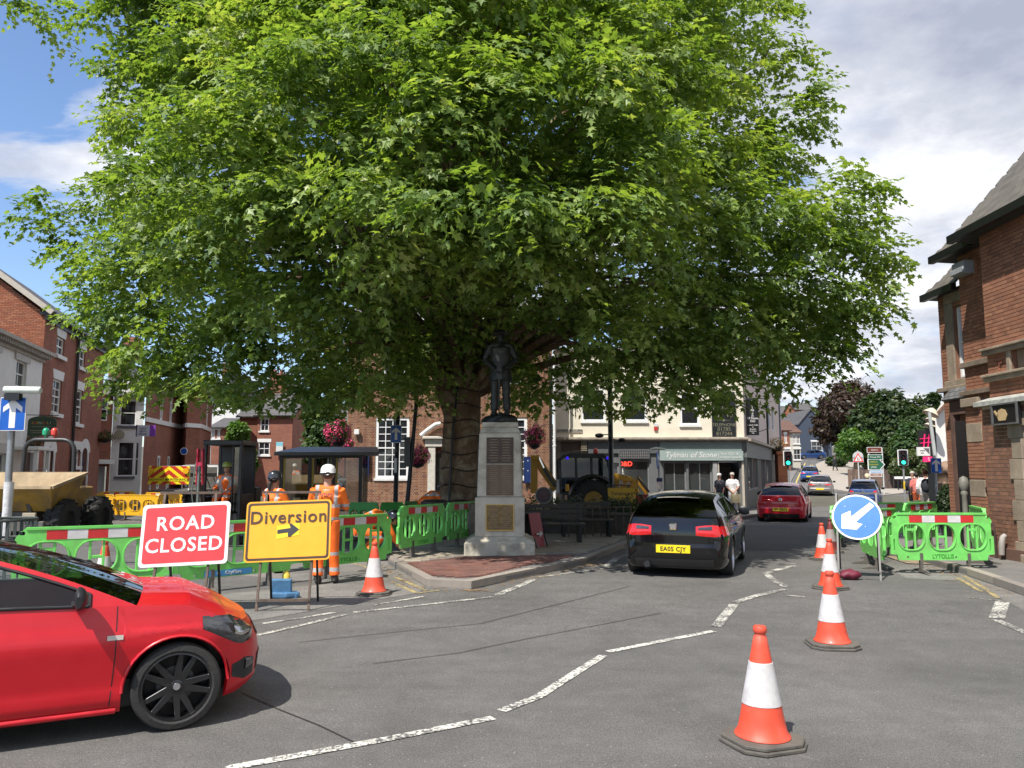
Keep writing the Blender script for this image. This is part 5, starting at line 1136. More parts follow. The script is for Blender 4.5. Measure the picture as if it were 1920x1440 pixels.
OLIVE = mixed_leaf('olive_leaf', [(.07, .10, .04), (.10, .13, .055), (.13, .15, .06)], .3)
def tree_at(label, u0, u1, vt, vb, Y, m_, seed, n=10, nl=16000, ls=.5, trunk=(3, .4), name='broadleaf_tree', cat='tree', sh=1.0, rr_=(.30, .42), grp=None, bite=0):
    c = on((u0 + u1) / 2, Y); w_ = (D(u1, 800, Y).x - D(u0, 800, Y).x) / 2; zt_ = za(vt, Y) - c.z; zb_ = za(vb, Y) - c.z; r1 = min(w_, (zt_ - zb_) / 2) * rr_[1] * 1.25; r0 = r1 * .65
    bl = scatter_blobs(max(.05, w_ - r1 * .9), w_ * .7, zb_ + r0 * .7, zt_ - r1 * .8, n, r0, r1, seed, sh)
    return crown(name, label, cat, c, bl, nl, ls, m_, trunk, grp)
tree_at('large copper beech on the hill above the road', 1538, 1655, 712, 845, 112, COPPER, 3, 26, 30000, .55, (7, .6), 'copper_beech')
tree_at('tall dark green tree right of the copper beech', 1628, 1755, 722, 872, 88, DGREEN, 9, 26, 30000, .5, (5, .5))
tree_at('dark green tree between the beech and the tall tree', 1590, 1670, 745, 868, 94, DGREEN, 12, 16, 16000, .5, (5, .5))
tree_at('bright green rounded tree in front of the copper beech', 1572, 1640, 802, 856, 84, LGREEN, 5, 12, 9000, .38, (2.2, .25))
tree_at('small dark tree top beside the white gable on the right', 1744, 1775, 728, 790, 70, DGREEN, 6, 8, 5000, .35, (3, .25))
tree_at('olive green bush cascading over the wall by the road sign', 1662, 1745, 846, 890, 66, OLIVE, 8, 14, 9000, .3, None, 'overgrown_hedge', 'hedge')
tree_at('shrubby green tree behind the traffic lights', 1668, 1752, 790, 872, 74, MGREEN, 28, 16, 12000, .36, (2, .2))
tree_at('mid green tree beyond the bus shelter', 552, 655, 742, 868, 50, MGREEN, 14, 18, 18000, .26, (2, .25))
tree_at('small light green tree in front of the white gable', 418, 465, 792, 850, 46, LGREEN, 15, 9, 6000, .2, (1.5, .1))
tree_at('pale green sapling beside the far parked cars', 466, 482, 832, 885, 40, LGREEN, 16, 6, 1800, .15, (1.6, .05))
tree_at('dark shrubs massed at the foot of the copper beech', 1545, 1600, 846, 872, 100, DGREEN, 18, 10, 5000, .35, None, 'shrub_bank', 'shrubs')
# wooded skyline far off, behind everything
q = random.Random(9); bl = [(x, q.uniform(-6, 6), q.uniform(2, 7), q.uniform(4, 7)) for x in range(-120, 140, 6)]
c = crown('far_wood', 'distant belt of trees closing the view behind the buildings', 'wood', (20, 235, 7), bl, 26000, 1.1, DGREEN); c.children[0]['kind'] = 'stuff'; c['kind'] = 'stuff'
# flower baskets
FLOW = rand_mat('pink_petal', [(.75, .02, .18), (.6, .01, .12), (.85, .08, .3), (.7, .02, .05), (.9, .2, .4)], .6, 0)
FLOWR = rand_mat('mixed_petal', [(.6, .4, .02), (.55, .06, .02), (.7, .5, .05), (.5, .1, .05)], .6, 0)
BGREEN = mixed_leaf('basket_leaf', [(.03, .06, .015), (.05, .09, .02), (.08, .12, .03)], .3)
def basket(label, u, v, Y, rx, rz_, m_, nf=900, hang=True):
    c = D(u, v, Y); t = thing('flower_basket', label, 'flower basket', (c.x, c.y, c.z - rz_))
    for nm, mm, n, s, k0 in (('leaves', BGREEN, int(nf * .7), .085, .55), ('flowers', m_, nf, .07, .78)):
        d = rng.normal(0, 1, (n, 3)); d /= np.linalg.norm(d, axis=1)[:, None]
        P_ = d * rng.uniform(k0, 1.05, (n, 1)) * np.array([rx, rx * .8, rz_]) + np.array([0, 0, rz_ * 1.0]); P_[:, 2] += .15 * rz_ * np.sin(P_[:, 0] * 9)
        if nm == 'flowers': keep_ = (np.sin(P_[:, 0] * 14 + 1) + np.sin(P_[:, 2] * 13) + rng.normal(0, .8, n)) > -.7; P_, d = P_[keep_], d[keep_]
        me = leaf_mesh(nm, P_, leaf_frames(rng, P_, d, .2, 1.0, .5), rng.uniform(.6, 1.3, len(P_)) * s, LEAF2, LEAF2F, [mm])
        o = bpy.data.objects.new(nm, me); COL.objects.link(o); o.parent = t; o['kind'] = 'stuff'
    b = MB(); b.lathe([(.05, -.25 * rz_), (rx * .5, 0), (rx * .62, rz_ * .55), (rx * .6, rz_ * .6), (0, rz_ * .6)], 14); b.build('basket', BLACK, t, smooth=50)
    if hang:
        b = MB()
        for a in (0, 2.1, 4.2): b.cyl((rx * .55 * math.cos(a), rx * .45 * math.sin(a), rz_ * .6), (0, 0, rz_ * 2.3), .008, n=4)
        b.build('chain', BLACK, t)
    return t
basket('large pink petunia basket left of the tall white window', 634, 811, 30, .52, .5, FLOW, 1500)
basket('small red and pink basket just above the bus shelter roof', 653, 832, 32, .26, .2, FLOW, 350)
basket('pink flower basket between the lamp post and the trunk', 783, 855, 30, .5, .38, FLOW, 1200)
basket('bright pink flower basket right of the statue', 1002, 818, 31, .42, .42, FLOW, 1300)
basket('yellow and red flower basket at the far corner of the shop', 1452, 833, 50, .8, .42, FLOWR, 700, False)
basket('reddish flower basket on the white house at far left', 58, 828, 32, .45, .28, rand_mat('dull_red_petal', [(.18, .05, .03), (.12, .09, .03), (.22, .04, .04)]), 700)
basket('reddish flower basket on the shelf beside the white house', 196, 818, 43, .55, .3, rand_mat('dull_red_petal', [(.18, .05, .03)]), 600)
# dark planted bed in the shade behind the statue with its low wall
bedp = on(1080, 22, .09); bed = thing('raised_planting_bed', 'dark raised bed of low shrubs behind the statue with a low stone edge', 'planting bed', tuple(bedp))
bl = []; q = random.Random(4)
for i in range(46): bl.append((q.uniform(-1.5, 1.75), q.uniform(-.5, 1.5), .25 + q.uniform(0, .5) * (1 - abs((i % 9) - 4) / 9), q.uniform(.22, .4)))
d_ = crown('x', 'x', 'x', bedp, bl, 9000, .085, DGREEN)
ch = d_.children[0]; ch.parent = bed; ch.name = 'shrubs'; ch['kind'] = 'stuff'; bpy.data.objects.remove(d_)
b = MB(); b.bb(-1.8, 1.9, -.65, -.5, 0, .5); b.bb(-1.8, 1.9, 1.5, 1.65, 0, .5); b.bb(-1.8, -1.65, -.5, 1.5, 0, .5); b.bb(1.75, 1.9, -.5, 1.5, 0, .5); b.build('bed_wall', mat('dark_stone', (.09, .08, .065), .9, var=.4, scale=4, bump=.4), bed, bevel=.015)
b = MB(); b.bb(-1.86, 1.96, -.72, -.44, .5, .58); b.build('coping', mat('bed_coping', (.14, .125, .10), .85, var=.3), bed, bevel=.015)
b = MB(); b.bb(-1.6, 1.7, -.5, 1.5, 0, .42); b.build('soil', PIT, bed)
for i in range(26):
    pass
wf = mixed_leaf('cream_flower', [(.5, .5, .25), (.6, .6, .35)], .2); n = 160
P_ = rng.normal(0, 1, (n, 3)) * np.array([.35, .15, .07]) + np.array([-1.05, -.45, .62]); me = leaf_mesh('flowers', P_, leaf_frames(rng, P_, rng.normal(0, 1, (n, 3))), rng.uniform(.04, .08, n), LEAF2, LEAF2F, [wf]); o = bpy.data.objects.new('flowers', me); COL.objects.link(o); o.parent = bed; o['kind'] = 'stuff'
# ================================================================ works: cones, barriers, signs
ORANGE = mat('cone_orange', (.70, .07, .03), .5, var=.15, scale=9, dirt=.5, dcol=(.42, .13, .09), coat=.1)
SLEEVE = mat('cone_sleeve', (.55, .53, .52), .5, var=.15, scale=12, dirt=.55, dcol=(.36, .33, .31))
CBASE = mat('cone_base', (.10, .09, .075), .85, var=.3, scale=10, bump=.3, dirt=.4, dcol=(.16, .14, .11))
def make_cone(label, maroon=False):
    t = thing('traffic_cone', label, 'traffic cone', (0, 0, 0), 0, 'traffic cones on the road')
    c = mat('cone_maroon', (.16, .03, .025), .5) if maroon else ORANGE; s_ = mat('sleeve_dim', (.30, .26, .25), .6) if maroon else SLEEVE
    pr = lambda z: .155 - (z - .05) * (.155 - .035) / .63
    b = MB(); b.lathe([(.165, .045), (.172, .055), (.165, .068), (.150, .085), (pr(.15), .15), (pr(.232), .232), (pr(.25), .25), (pr(.49), .49), (pr(.50), .5), (pr(.6), .6), (.041, .648), (.034, .656), (.034, .668), (.041, .674), (.043, .7), (.036, .714), (0, .716)], 32)
    b.build('body', c, t, smooth=45)
    b = MB(); b.lathe([(pr(.245) + .004, .245), (pr(.3) + .004, .3), (pr(.4) + .004, .4), (pr(.495) + .004, .495), (pr(.495) - .002, .497)], 32); b.build('reflective_sleeve', s_, t, smooth=45)
    b = MB(); k = .235
    for z0, z1, s in ((0, .025, 1.0), (.025, .05, .95)):
        o8 = [(-k, -k * .55), (-k * .6, -k * .95), (k * .6, -k * .95), (k, -k * .55), (k, k * .55), (k * .6, k * .95), (-k * .6, k * .95), (-k, k * .55)]
        b.prism([(x * s, y * s) for x, y in o8], z0, z1, plane='xy')
    b.build('base', CBASE, t, bevel=.006)
    return t
cone = make_cone('nearest tall orange and white cone in the middle of the road, scuffed at its foot')
gp = lambda u, v: G(u, v)
cone.location = gp(1430, 1394); cone.rotation_euler = (0, .012, .35)
for (u, v, rz, lb) in [(1561, 1212, -.1, 'second cone from the camera in the line leading to the blue arrow sign'), (1557.5, 1104, .5, 'third cone in the line, its top overlapping the cone in front'),
                       (1543.5, 1050, .2, 'small looking cone left of the blue arrow sign'), (1567, 1017, .1, 'cone half hidden behind the upper left of the blue arrow disc'), (1575, 998, .8, 'farthest cone of the line peeping over the arrow sign frame'),
                       (701, 1115, 0, 'cone beside the Diversion sign at the end of the green barriers'), (192, 1110, .3, 'cone behind the red car bonnet in front of the left green barrier'), (333, 968, .6, 'cone standing behind the top of the road closed sign')]:
    dup(cone, gp(u, v), rz, lb).rotation_euler = (random.gauss(0, .01), random.gauss(0, .012), rz)
mc = make_cone('faded dark maroon cone just left of the blue arrow disc', True); mc.location = gp(1558.5, 1036)

GRB = mat('barrier_green', (.17, .60, .12), .45, var=.14, scale=5, coat=.1, dirt=.55, dcol=(.16, .30, .09))
YEB = mat('barrier_yellow', (.72, .40, .02), .45, var=.1, scale=4, dirt=.25, dcol=(.4, .27, .08))
REB = mat('barrier_red', (.42, .03, .025), .45, var=.15, scale=4)
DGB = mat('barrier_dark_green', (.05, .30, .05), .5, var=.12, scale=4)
REDS = mat('reflective_red', (.55, .03, .03), .4, dirt=.2); WHS = mat('reflective_white', (.6, .58, .57), .45, dirt=.35, dcol=(.4, .38, .36), scale=8)
def make_barrier(name, m, word='LYTOLLIS', strips=True, thick=.045, group='green barriers round the works'):
    """2 m moulded panel with three barred openings, clips at the ends, a reflective strip and two feet"""
    from mathutils.geometry import delaunay_2d_cdt
    t = thing(name, '', 'barrier', (0, 0, 0), 0, group)
    out = [(-.86, .20), (-.88, .29), (-1.0, .30), (-1.0, .60), (-.96, .62), (-.96, .82), (-.985, .84), (-.975, .88), (-.86, 1.0), (.86, 1.0), (.975, .88), (.985, .84), (.96, .82), (.96, .62), (1.0, .60), (1.0, .30), (.88, .29), (.86, .20)]
    def rr_(cx, hw, z0, z1, r, n=5):
        p = []
        for qx, qz, a0 in ((1, 1, 0), (-1, 1, 1), (-1, -1, 2), (1, -1, 3)):
            for i in range(n + 1):
                a = (a0 + i / n) * PI / 2; ccx = cx + qx * (hw - r); ccz = (z1 - r) if qz > 0 else (z0 + r); p.append((ccx + r * math.cos(a), ccz + r * math.sin(a)))
        return p
    holes = [rr_(c, .25, .38, .80, .19) for c in (-.60, 0, .60)] + [rr_(s * .905, .035, .9, .95, .02, 3) for s in (-1, 1)] + [rr_(s * .93, .013, .36, .56, .01, 2) for s in (-1, 1)] + [rr_(x, .022, .225, .27, .018, 3) for x in (-.68, .25)]
    pts = [V(p) for p in out]; loops = [list(range(len(out)))]
    for h in holes: loops.append(list(range(len(pts), len(pts) + len(h)))); pts += [V(p) for p in h]
    vs, es, fs, *_ = delaunay_2d_cdt(pts, [], loops, 0, 1e-5)
    def inp(p, poly):
        return inside(V(p), [V(q) for q in poly])
    tri = [f for f in fs if (lambda c: inp(c, out) and not any(inp(c, h) for h in holes))(((vs[f[0]].x + vs[f[1]].x + vs[f[2]].x) / 3, (vs[f[0]].y + vs[f[1]].y + vs[f[2]].y) / 3))]
    b = MB(); n = len(vs); h2 = thick / 2
    b.add([(p.x, -h2, p.y) for p in vs] + [(p.x, h2, p.y) for p in vs], [tuple(f) for f in tri] + [tuple(n + i for i in f)[::-1] for f in tri])
    for lp in loops: b.add([(pts[i].x, y, pts[i].y) for y in (-h2, h2) for i in lp], [(i, (i + 1) % len(lp), (i + 1) % len(lp) + len(lp), i + len(lp)) for i in range(len(lp))])
    for h in holes[:3]:          # raised lip round each opening
        c = (sum(p[0] for p in h) / len(h), sum(p[1] for p in h) / len(h)); q = [V((c[0] + (p[0] - c[0]) * 1.05, -h2 - .006, c[1] + (p[1] - c[1]) * 1.05)) for p in h]; b.tube(q + [q[0]], .012, 5)
    b.bb(-.86, .86, -h2 - .012, h2 + .012, .965, .998)
    b.build('panel', m, t, smooth=35)
    for c in (-.60, 0, .60):
        b = MB()
        for s in (-.085, .085): b.bb(c + s - .018, c + s + .018, -.02, .02, .37, .81)
        b.bb(c - .067, c + .067, -.016, .016, .57 + (.12 if c else 0), .61 + (.12 if c else 0)); b.build('bar_pair', m, t, bevel=.005)
    if strips:
        for i in range(5):
            x = -.62 + i * .25; b = MB(); b.bb(x, x + .248, -h2 - .005, -h2 - .001, .835, .955); b.build('reflector', REDS if i % 2 == 0 else WHS, t)
    if word: lettering(word, (.0, -h2 - .002, .265), mat('moulded_letter_' + m.name, tuple(c * .45 for c in m.node_tree.nodes['Mix'].inputs[6].default_value[:3]) if 0 else (.05, .28, .04), .5), t, .1, bold=.01)
    for s in (-.42, .5):
        b = MB(); b.bb(s - .03, s + .03, -h2 - .014, -h2 - .002, .16, .32); b.prism([(-.27, 0), (.27, 0), (.27, .02), (.05, .06), (.03, .2), (-.03, .2), (-.05, .06), (-.27, .02)], s - .022, s + .022, plane='yz'); b.build('foot', CBASE, t, bevel=.004)
    return t
gb = make_barrier('green_barrier', GRB); _gbused = [0]
def place_barrier(p, q, h=0.0, label='', proto=None, scale=None):
    proto = proto or gb; p, q = V(p), V(q); m_ = (p + q) / 2; d = q - p
    first = not proto.get('label'); o = proto if first else dup(proto)
    o.location = (m_.x, m_.y, gz(m_.x, m_.y) + h); o.rotation_euler = (0, math.atan2(gz(0, q.y) - gz(0, p.y), d.length) * -1, math.atan2(d.y, d.x)); s = scale or d.length / 2.0
    o.scale = (s, 1, .98); o['label'] = label
    if 'placed' in o: del o['placed']
    return o
B0, B1, B2, B3 = V((-6.25, 9.85)), V((-4.62, 10.75)), V((-3.3, 12.1)), V((-2.12, 13.75))
def bl(p, q, h, lb, **k): return place_barrier(p, q, h, lb, **k)
bl(B0, B1, 0, 'green barrier at far left behind the red car bonnet')
o2 = bl(B1, B2, 0, 'green barrier behind the road closed and diversion signs with a blue label')
b = MB(); b.bb(-.55, .2, -.034, -.027, .215, .30); lab = b.build('blue_label', mat('label_blue', (.05, .25, .5), .4), o2); lettering('CityFibre', (-.1, -.037, .258), OFFW, lab, .07)
b = MB(); b.lathe([(0, 0), (.025, 0), (.025, .004), (0, .004)], 12, o=(-.33, -.039, .258), axis='y'); b.build('label_mark', OFFW, lab)
bl(B2, B3, 0, 'green barrier right of the standing orange worker'); bl((-2.12, 14.5), (-1.42, 16.45), .09, 'green barrier on the pavement tip left of the statue'); bl((-1.4, 16.55), (-.72, 18.4), .09, 'green barrier just left of the statue plinth')
rF = [V(G(1668, 1060)[:2]), V(G(1852, 1058)[:2])]; c0 = V((6.35, 13.2)); c1 = V((8.05, 13.15))
bl(c0, c1, .03, 'green barrier facing the camera beside the blue arrow sign')
bl((6.3, 13.3), (6.75, 15.2), 0, 'green barrier running back from the blue arrow sign, side on')
bl((6.8, 15.3), (8.0, 16.3), .0, 'green barrier behind the front one in the right hand works')
bl((8.1, 13.4), (8.9, 15.2), .09, 'green barrier leaning back along the right hand pavement'); bl((8.2, 16.4), (9.6, 17.7), .09, 'green barrier beside the walking man with the backpack')
bl((7.0, 17.2), (8.0, 18.9), 0, 'green barrier along the road side of the right hand works'); bl((8.2, 19.6), (10.2, 20.2), 0, 'farthest green barrier with red and white strip facing the camera')
bl((10.2, 20.2), (11.6, 22.2), 0, 'far green barrier slanting up to the right of the works'); bl((8.15, 20.6), (11.2, 23.6), 0, 'long thin green barrier at the back of the right hand works', scale=1.2)
yb = make_barrier('yellow_barrier', YEB, None, False, group='yellow barriers in the closed road'); yb2 = make_barrier('yellow_barrier', YEB, None, True, group='yellow barriers in the closed road')
Y_ = lambda u, Y: V(on(u, Y)[:2])
bl(Y_(214, 30), Y_(300, 29.2), 0, 'yellow barrier in front of the others left of the excavator', proto=yb); bl(Y_(180, 31), Y_(216, 29.6), 0, 'yellow barrier right behind the dumper wheel', proto=yb)
bl(Y_(182, 36), Y_(258, 36.5), 0, 'yellow barrier with a red and white strip behind the front yellow ones', proto=yb2); bl(Y_(272, 34.5), Y_(344, 33.5), 0, 'yellow barrier with a strip under the striped truck board', proto=yb2)
bl(Y_(296, 29.5), Y_(338, 31.5), 0, 'yellow barrier turned edge on beside the front yellow one', proto=yb)
rbb = make_barrier('red_barrier', REB, None, False, group='red barriers near the shelter')
bl(Y_(484, 20.8), Y_(552, 20.6), 0, 'dark red barrier behind the woman in orange', proto=rbb); bl(Y_(555, 21), Y_(600, 22.5), 0, 'dark red barrier left of the standing worker', proto=rbb)
bl(Y_(1182, 25.4), Y_(1238, 24.8), .09, 'red barrier in front of the digger loader by the parked black car', proto=rbb)
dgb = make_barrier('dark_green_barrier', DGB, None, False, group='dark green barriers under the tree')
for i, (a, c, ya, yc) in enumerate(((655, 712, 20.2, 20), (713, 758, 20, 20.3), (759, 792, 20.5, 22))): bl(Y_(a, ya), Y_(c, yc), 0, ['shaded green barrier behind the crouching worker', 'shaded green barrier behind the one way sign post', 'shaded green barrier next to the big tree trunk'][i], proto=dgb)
# ---- A-frame signs
SIGNR = mat('sign_red', (.72, .035, .035), .4, var=.04, coat=.2); SIGNY = mat('sign_yellow', (.78, .36, .01), .4, var=.05, coat=.2); SIGNB = mat('sign_blue', (.004, .13, .58), .4, var=.1, coat=.1, dirt=.2, scale=9, dcol=(.05, .22, .55))
SW = mat('sign_white', (.72, .70, .68), .4, var=.05)
def rrect(hw, hh, r, n=5):
    p = []
    for qx, qz, a0 in ((1, 1, 0), (-1, 1, 1), (-1, -1, 2), (1, -1, 3)):
        for i in range(n + 1): a = (a0 + i / n) * PI / 2; p.append((qx * (hw - r) + r * math.cos(a), qz * (hh - r) + r * math.sin(a)))
    return p
def ring_mb(po, pi_, y0, y1):
    b = MB(); n = len(po); b.add([(x, y0, z) for x, z in po] + [(x, y0, z) for x, z in pi_] + [(x, y1, z) for x, z in po] + [(x, y1, z) for x, z in pi_], [(i, (i + 1) % n, n + (i + 1) % n, n + i) for i in range(n)] + [(i, 2 * n + i, 2 * n + (i + 1) % n, (i + 1) % n) for i in range(n)] + [(n + i, n + (i + 1) % n, 3 * n + (i + 1) % n, 3 * n + i) for i in range(n)]); return b
def aframe(name, label, loc, rz, w, h, z0, lean, roll, draw, spread=.55, fw=None, fh=1.35, back=STEEL, legm=RUSTY):
    t = thing(name, label, 'road sign', loc, rz); fw = fw or w * .55; top = V((0, 0, fh)); la_ = math.tan(lean)
    for s in (-1, 1):
        b = MB(); b.beam((s * fw / 2, -spread / 2, 0), (s * fw / 2, -spread / 2 + la_ * fh, fh), .028, .028); b.build('front_leg', legm, t)
        b = MB(); b.beam((s * fw / 2 * .96, spread * .62, 0), (s * fw / 2 * .96, -spread / 2 + la_ * fh + .01, fh - .03), .026, .026); b.build('rear_leg', BLACK, t)
    b = MB(); zc = .13; b.beam((-fw / 2, -spread / 2 + la_ * zc - .02, zc), (fw / 2, -spread / 2 + la_ * zc - .02, zc), .04, .03); b.build('cross_bar', legm, t)
    b = MB(); b.beam((-fw / 2 - .06, -spread / 2 + la_ * fh, fh), (fw / 2 + .06, -spread / 2 + la_ * fh, fh), .03, .03); b.build('top_bar', legm, t)
    sb = draw(t); sb.location = (0, -spread / 2 + la_ * z0 - .03, z0); sb.rotation_euler = (-lean, roll, 0)
    return t
def d_closed(t):
    b = MB(); b.prism(rrect(.525, .375, .05), -.004, .008); sb = b.build('sign_board', SW, t)
    b = MB(); b.prism(rrect(.485, .335, .035), -.008, -.005); b.build('red_face', SIGNR, sb)
    lettering('ROAD', (0, -.011, .125), SW, sb, .235, bold=.016, space=1.1, ext=.002); lettering('CLOSED', (0, -.011, -.135), SW, sb, .235, bold=.016, space=1.08, ext=.002)
    return sb
p = G(347, 1146); aframe('road_closed_sign', 'red sign reading ROAD CLOSED on a metal frame', (p.x, p.y, p.z), .04, 1.05, .75, .93, R(13), R(-2.8), d_closed, fw=.62, spread=.6, fh=1.42)
def d_div(t):
    b = MB(); b.prism(rrect(.525, .375, .05), -.004, .008); sb = b.build('sign_board', SIGNY, t)
    BR = mat('sign_brown_black', (.06, .03, .015), .45)
    o = ring_mb(rrect(.505, .355, .04), rrect(.478, .328, .025), -.007, -.003).build('border', BR, sb)
    lettering('Diversion', (0, -.011, .165), BR, sb, .22, bold=.012, space=1.1, ext=.002)
    b = MB(); b.add([(-.14, -.008, -.1), (.14, -.008, -.06), (.14, -.008, .09), (-.14, -.008, .06)], [(0, 1, 2, 3)]); b.build('arrow_patch', mat('patch_yellow', (.85, .6, .02), .4), sb)
    b = MB(); b.prism([(-.13, -.035), (.0, -.022), (.0, -.075), (.03, -.075), (.135, .01), (.04, .085), (.01, .085), (.03, .03), (-.13, .012)], -.013, -.0085); b.build('arrow', mat('arrow_dark', (.03, .03, .035), .5), sb)
    return sb
p = G(540, 1138); aframe('diversion_sign', 'yellow sign reading Diversion with a black arrow to the right', (p.x, p.y, p.z), .06, 1.05, .75, .95, R(13), R(-2.0), d_div, fw=.62, spread=.62, fh=1.42)
def d_arrow(t):
    b = MB(); b.lathe([(.0, -.006), (.375, -.006), (.378, 0), (.375, .012), (0, .012)], 48, axis='y'); sb = b.build('disc', SW, t, smooth=30)
    b = MB(); b.lathe([(0, -.010), (.348, -.010), (.348, -.0065), (0, -.0065)], 48, axis='y'); b.build('blue_face', SIGNB, sb, smooth=30)
    ar = [(.30, .17), (.22, .26), (-.07, -.01), (-.07, .13), (-.22, .02), (-.27, -.24), (-.02, -.24), (.13, -.14), (0, -.11)]
    A = math.radians(-3); b = MB(); b.prism([(.265, .185), (.205, .245), (-.085, .0), (-.09, .10), (-.225, .035), (-.235, -.2), (-.01, -.215), (.08, -.12), (-.02, -.09)], -.014, -.0105); b.build('arrow', SW, sb)
    b = MB()
    for x, z in ((.15, .17), (-.17, .17), (.12, -.16), (-.18, -.14)): b.lathe([(0, -.018), (.008, -.018), (.008, -.01)], 8, o=(x, 0, z), axis='y')
    b.build('bolt', STEEL, sb); return sb
p = G(1612, 1083); aframe('keep_left_arrow_sign', 'round blue sign with a white arrow pointing down left on a frame', (p.x, p.y, p.z), -.42, .75, .75, .96, R(20), R(0), d_arrow, fw=.6, spread=.6, fh=1.34, legm=mat('frame_grey', (.15, .14, .13), .5, .3))
# sand bags, jug
def sack(label, p, r, m_, rz=0):
    b = MB(); b.ball((0, 0, r[2]), r, 16, 10); q = random.Random(int(p[0] * 100))
    b.v = [V((v.x * (1 + .12 * math.sin(v.z * 40 + v.y * 20)), v.y * (1 + .1 * math.sin(v.x * 31)), max(0, v.z + .018 * math.sin(v.x * 45 + 1) * math.cos(v.y * 38)))) for v in b.v]
    o = b.build('sandbag', m_, smooth=60); o.location = p; o.rotation_euler = (0, 0, rz); return tag(o, label, 'sandbag')
sack('maroon sandbag under the blue arrow sign', G(1594, 1087), (.17, .11, .08), mat('maroon_sack', (.14, .012, .03), .6, bump=.4, bscale=20))
p = G(528, 1122); BS = mat('blue_sack', (.07, .18, .33), .5, bump=.3, bscale=14)
b = MB(); b.box((0, 0, .13), (.27, .06, .26), (.12, 0, 0)); b.box((.03, .05, .04), (.34, .2, .08), (0, .05, .2)); b.box((.12, .02, .05), (.2, .14, .07), (0, 0, .6)); o = b.build('blue_bag', BS, bevel=.02, seg=2); o.location = p; tag(o, 'blue folded sandbag leaning inside the Diversion sign frame', 'bag')
p = G(536, 1094); b = MB(); b.lathe([(.06, 0), (.065, .02), (.06, .14), (.03, .18), (.028, .2), (0, .2)], 14); o = b.build('yellow_jug', mat('jug_yellow', (.7, .55, .08), .45), smooth=40); o.location = p; tag(o, 'small yellow jug behind the Diversion sign', 'jug')
# low A-board by the statue and others
def a_board(label, p, rz, w, h, m_, txt=None, arrow=False, txtm=OFFW, ts=.12, name='pavement_sign'):
    t = thing(name, label, 'sign', p, rz)
    for s in (-1, 1):
        b = MB(); b.box((0, s * .12, h / 2), (w, .02, h), (s * -.2 * -1, 0, 0)); b.build('board', m_ if s < 0 else BLACK, t)
        b = MB(); b.beam((-w / 2, s * .28, 0), (-w / 2, s * .2, h * .3), .03); b.beam((w / 2, s * .28, 0), (w / 2, s * .2, h * .3), .03); b.build('leg', BLACK, t)
    for i, s_ in enumerate(txt or []): lettering(s_, (0, -.145 + .02 * i - (.03), h * .8 - i * ts * 1.1), txtm, t, ts, (-.2, 0, 0))
    if arrow: b = MB(); b.prism([(-.1, -.02), (.03, -.02), (.03, -.07), (.13, 0), (.03, .07), (.03, .02), (-.1, .02)], -.19, -.18); o = b.build('arrow', OFFW, t); o.location = (0, 0, h * .4)
    return t
t = a_board('leaning red pavement sign with a white arrow right of the statue', on(998, 17.2, .09), .9, .4, .75, mat('board_red', (.30, .05, .06), .5), arrow=True)
def d_bus(t):
    b = MB(); b.bb(-.42, .42, -.01, .01, -.27, .27); sb = b.build('sign_board', mat('temp_yellow', (.62, .36, .02), .5), t)
    lettering('Temporary', (0, -.014, .1), BLACK, sb, .15); lettering('Bus Stop', (0, -.014, -.1), BLACK, sb, .15); return sb
p = on(1164, 23.5, .09); aframe('temporary_bus_stop_sign', 'yellow temporary bus stop sign in shade by the lamp post', tuple(p), .1, .84, .54, .95, R(10), 0, d_bus, fh=1.3, spread=.5, legm=BLACK)
b = MB(); b.box((0, 0, .1), (.36, .25, .2)); o = b.build('sandbag', mat('dark_sack', (.03, .03, .035), .7), bevel=.04, seg=2); o.location = on(1164, 23.4, .09); tag(o, 'dark sandbag under the temporary bus stop sign', 'sandbag')
a_board('small red sign board outside the sage green shop', on(1296, 33.5, .09), .2, .55, .95, mat('board_red2', (.4, .04, .06), .5), ['OPEN'], ts=.2)
b = MB()
for x in (0, .9):
    for sx_, sy_ in ((-1, -1), (1, -1), (-1, 1), (1, 1)): b.cyl((x + sx_ * .2, sy_ * .2, 0), (x + sx_ * .18, sy_ * .18, .45), .015, n=5)
    b.tube([(x - .2, .2, .45), (x - .2, .24, .85), (x + .2, .24, .85), (x + .2, .2, .45)], .02, 6); b.bb(x - .2, x + .2, -.2, .2, .44, .46)
o = b.build('cafe_chair_pair', STEEL); o.location = on(1300, 32.6, .09); o.name = 'metal_bench'; tag(o, 'light metal seats outside the sage green shop', 'bench')
# ---- war memorial
mem = on(938, 15.95, .085); MST = mat('memorial_stone', (.50, .46, .37), .85, var=.22, scale=2.2, bump=.3, bscale=25, dirt=.9, dcol=(.17, .145, .10))
mm = thing('war_memorial', 'pale stone war memorial plinth with dark inscribed panels', 'memorial', tuple(mem)); S_ = 1.0
b = MB(); b.add([(x * .69, y * .69, 0) for x, y in ((-1, -1), (1, -1), (1, 1), (-1, 1))] + [(x * .69, y * .69, .27) for x, y in ((-1, -1), (1, -1), (1, 1), (-1, 1))] + [(x * .53, y * .53, .36) for x, y in ((-1, -1), (1, -1), (1, 1), (-1, 1))], [(0, 1, 5, 4), (1, 2, 6, 5), (2, 3, 7, 6), (3, 0, 4, 7), (4, 5, 9, 8), (5, 6, 10, 9), (6, 7, 11, 10), (7, 4, 8, 11), (8, 9, 10, 11), (3, 2, 1, 0)]); b.build('base_step', MST, mm, bevel=.02)
b = MB(); b.bb(-.49, .49, -.49, .49, .36, 1.13); b.build('pedestal', MST, mm, bevel=.012)
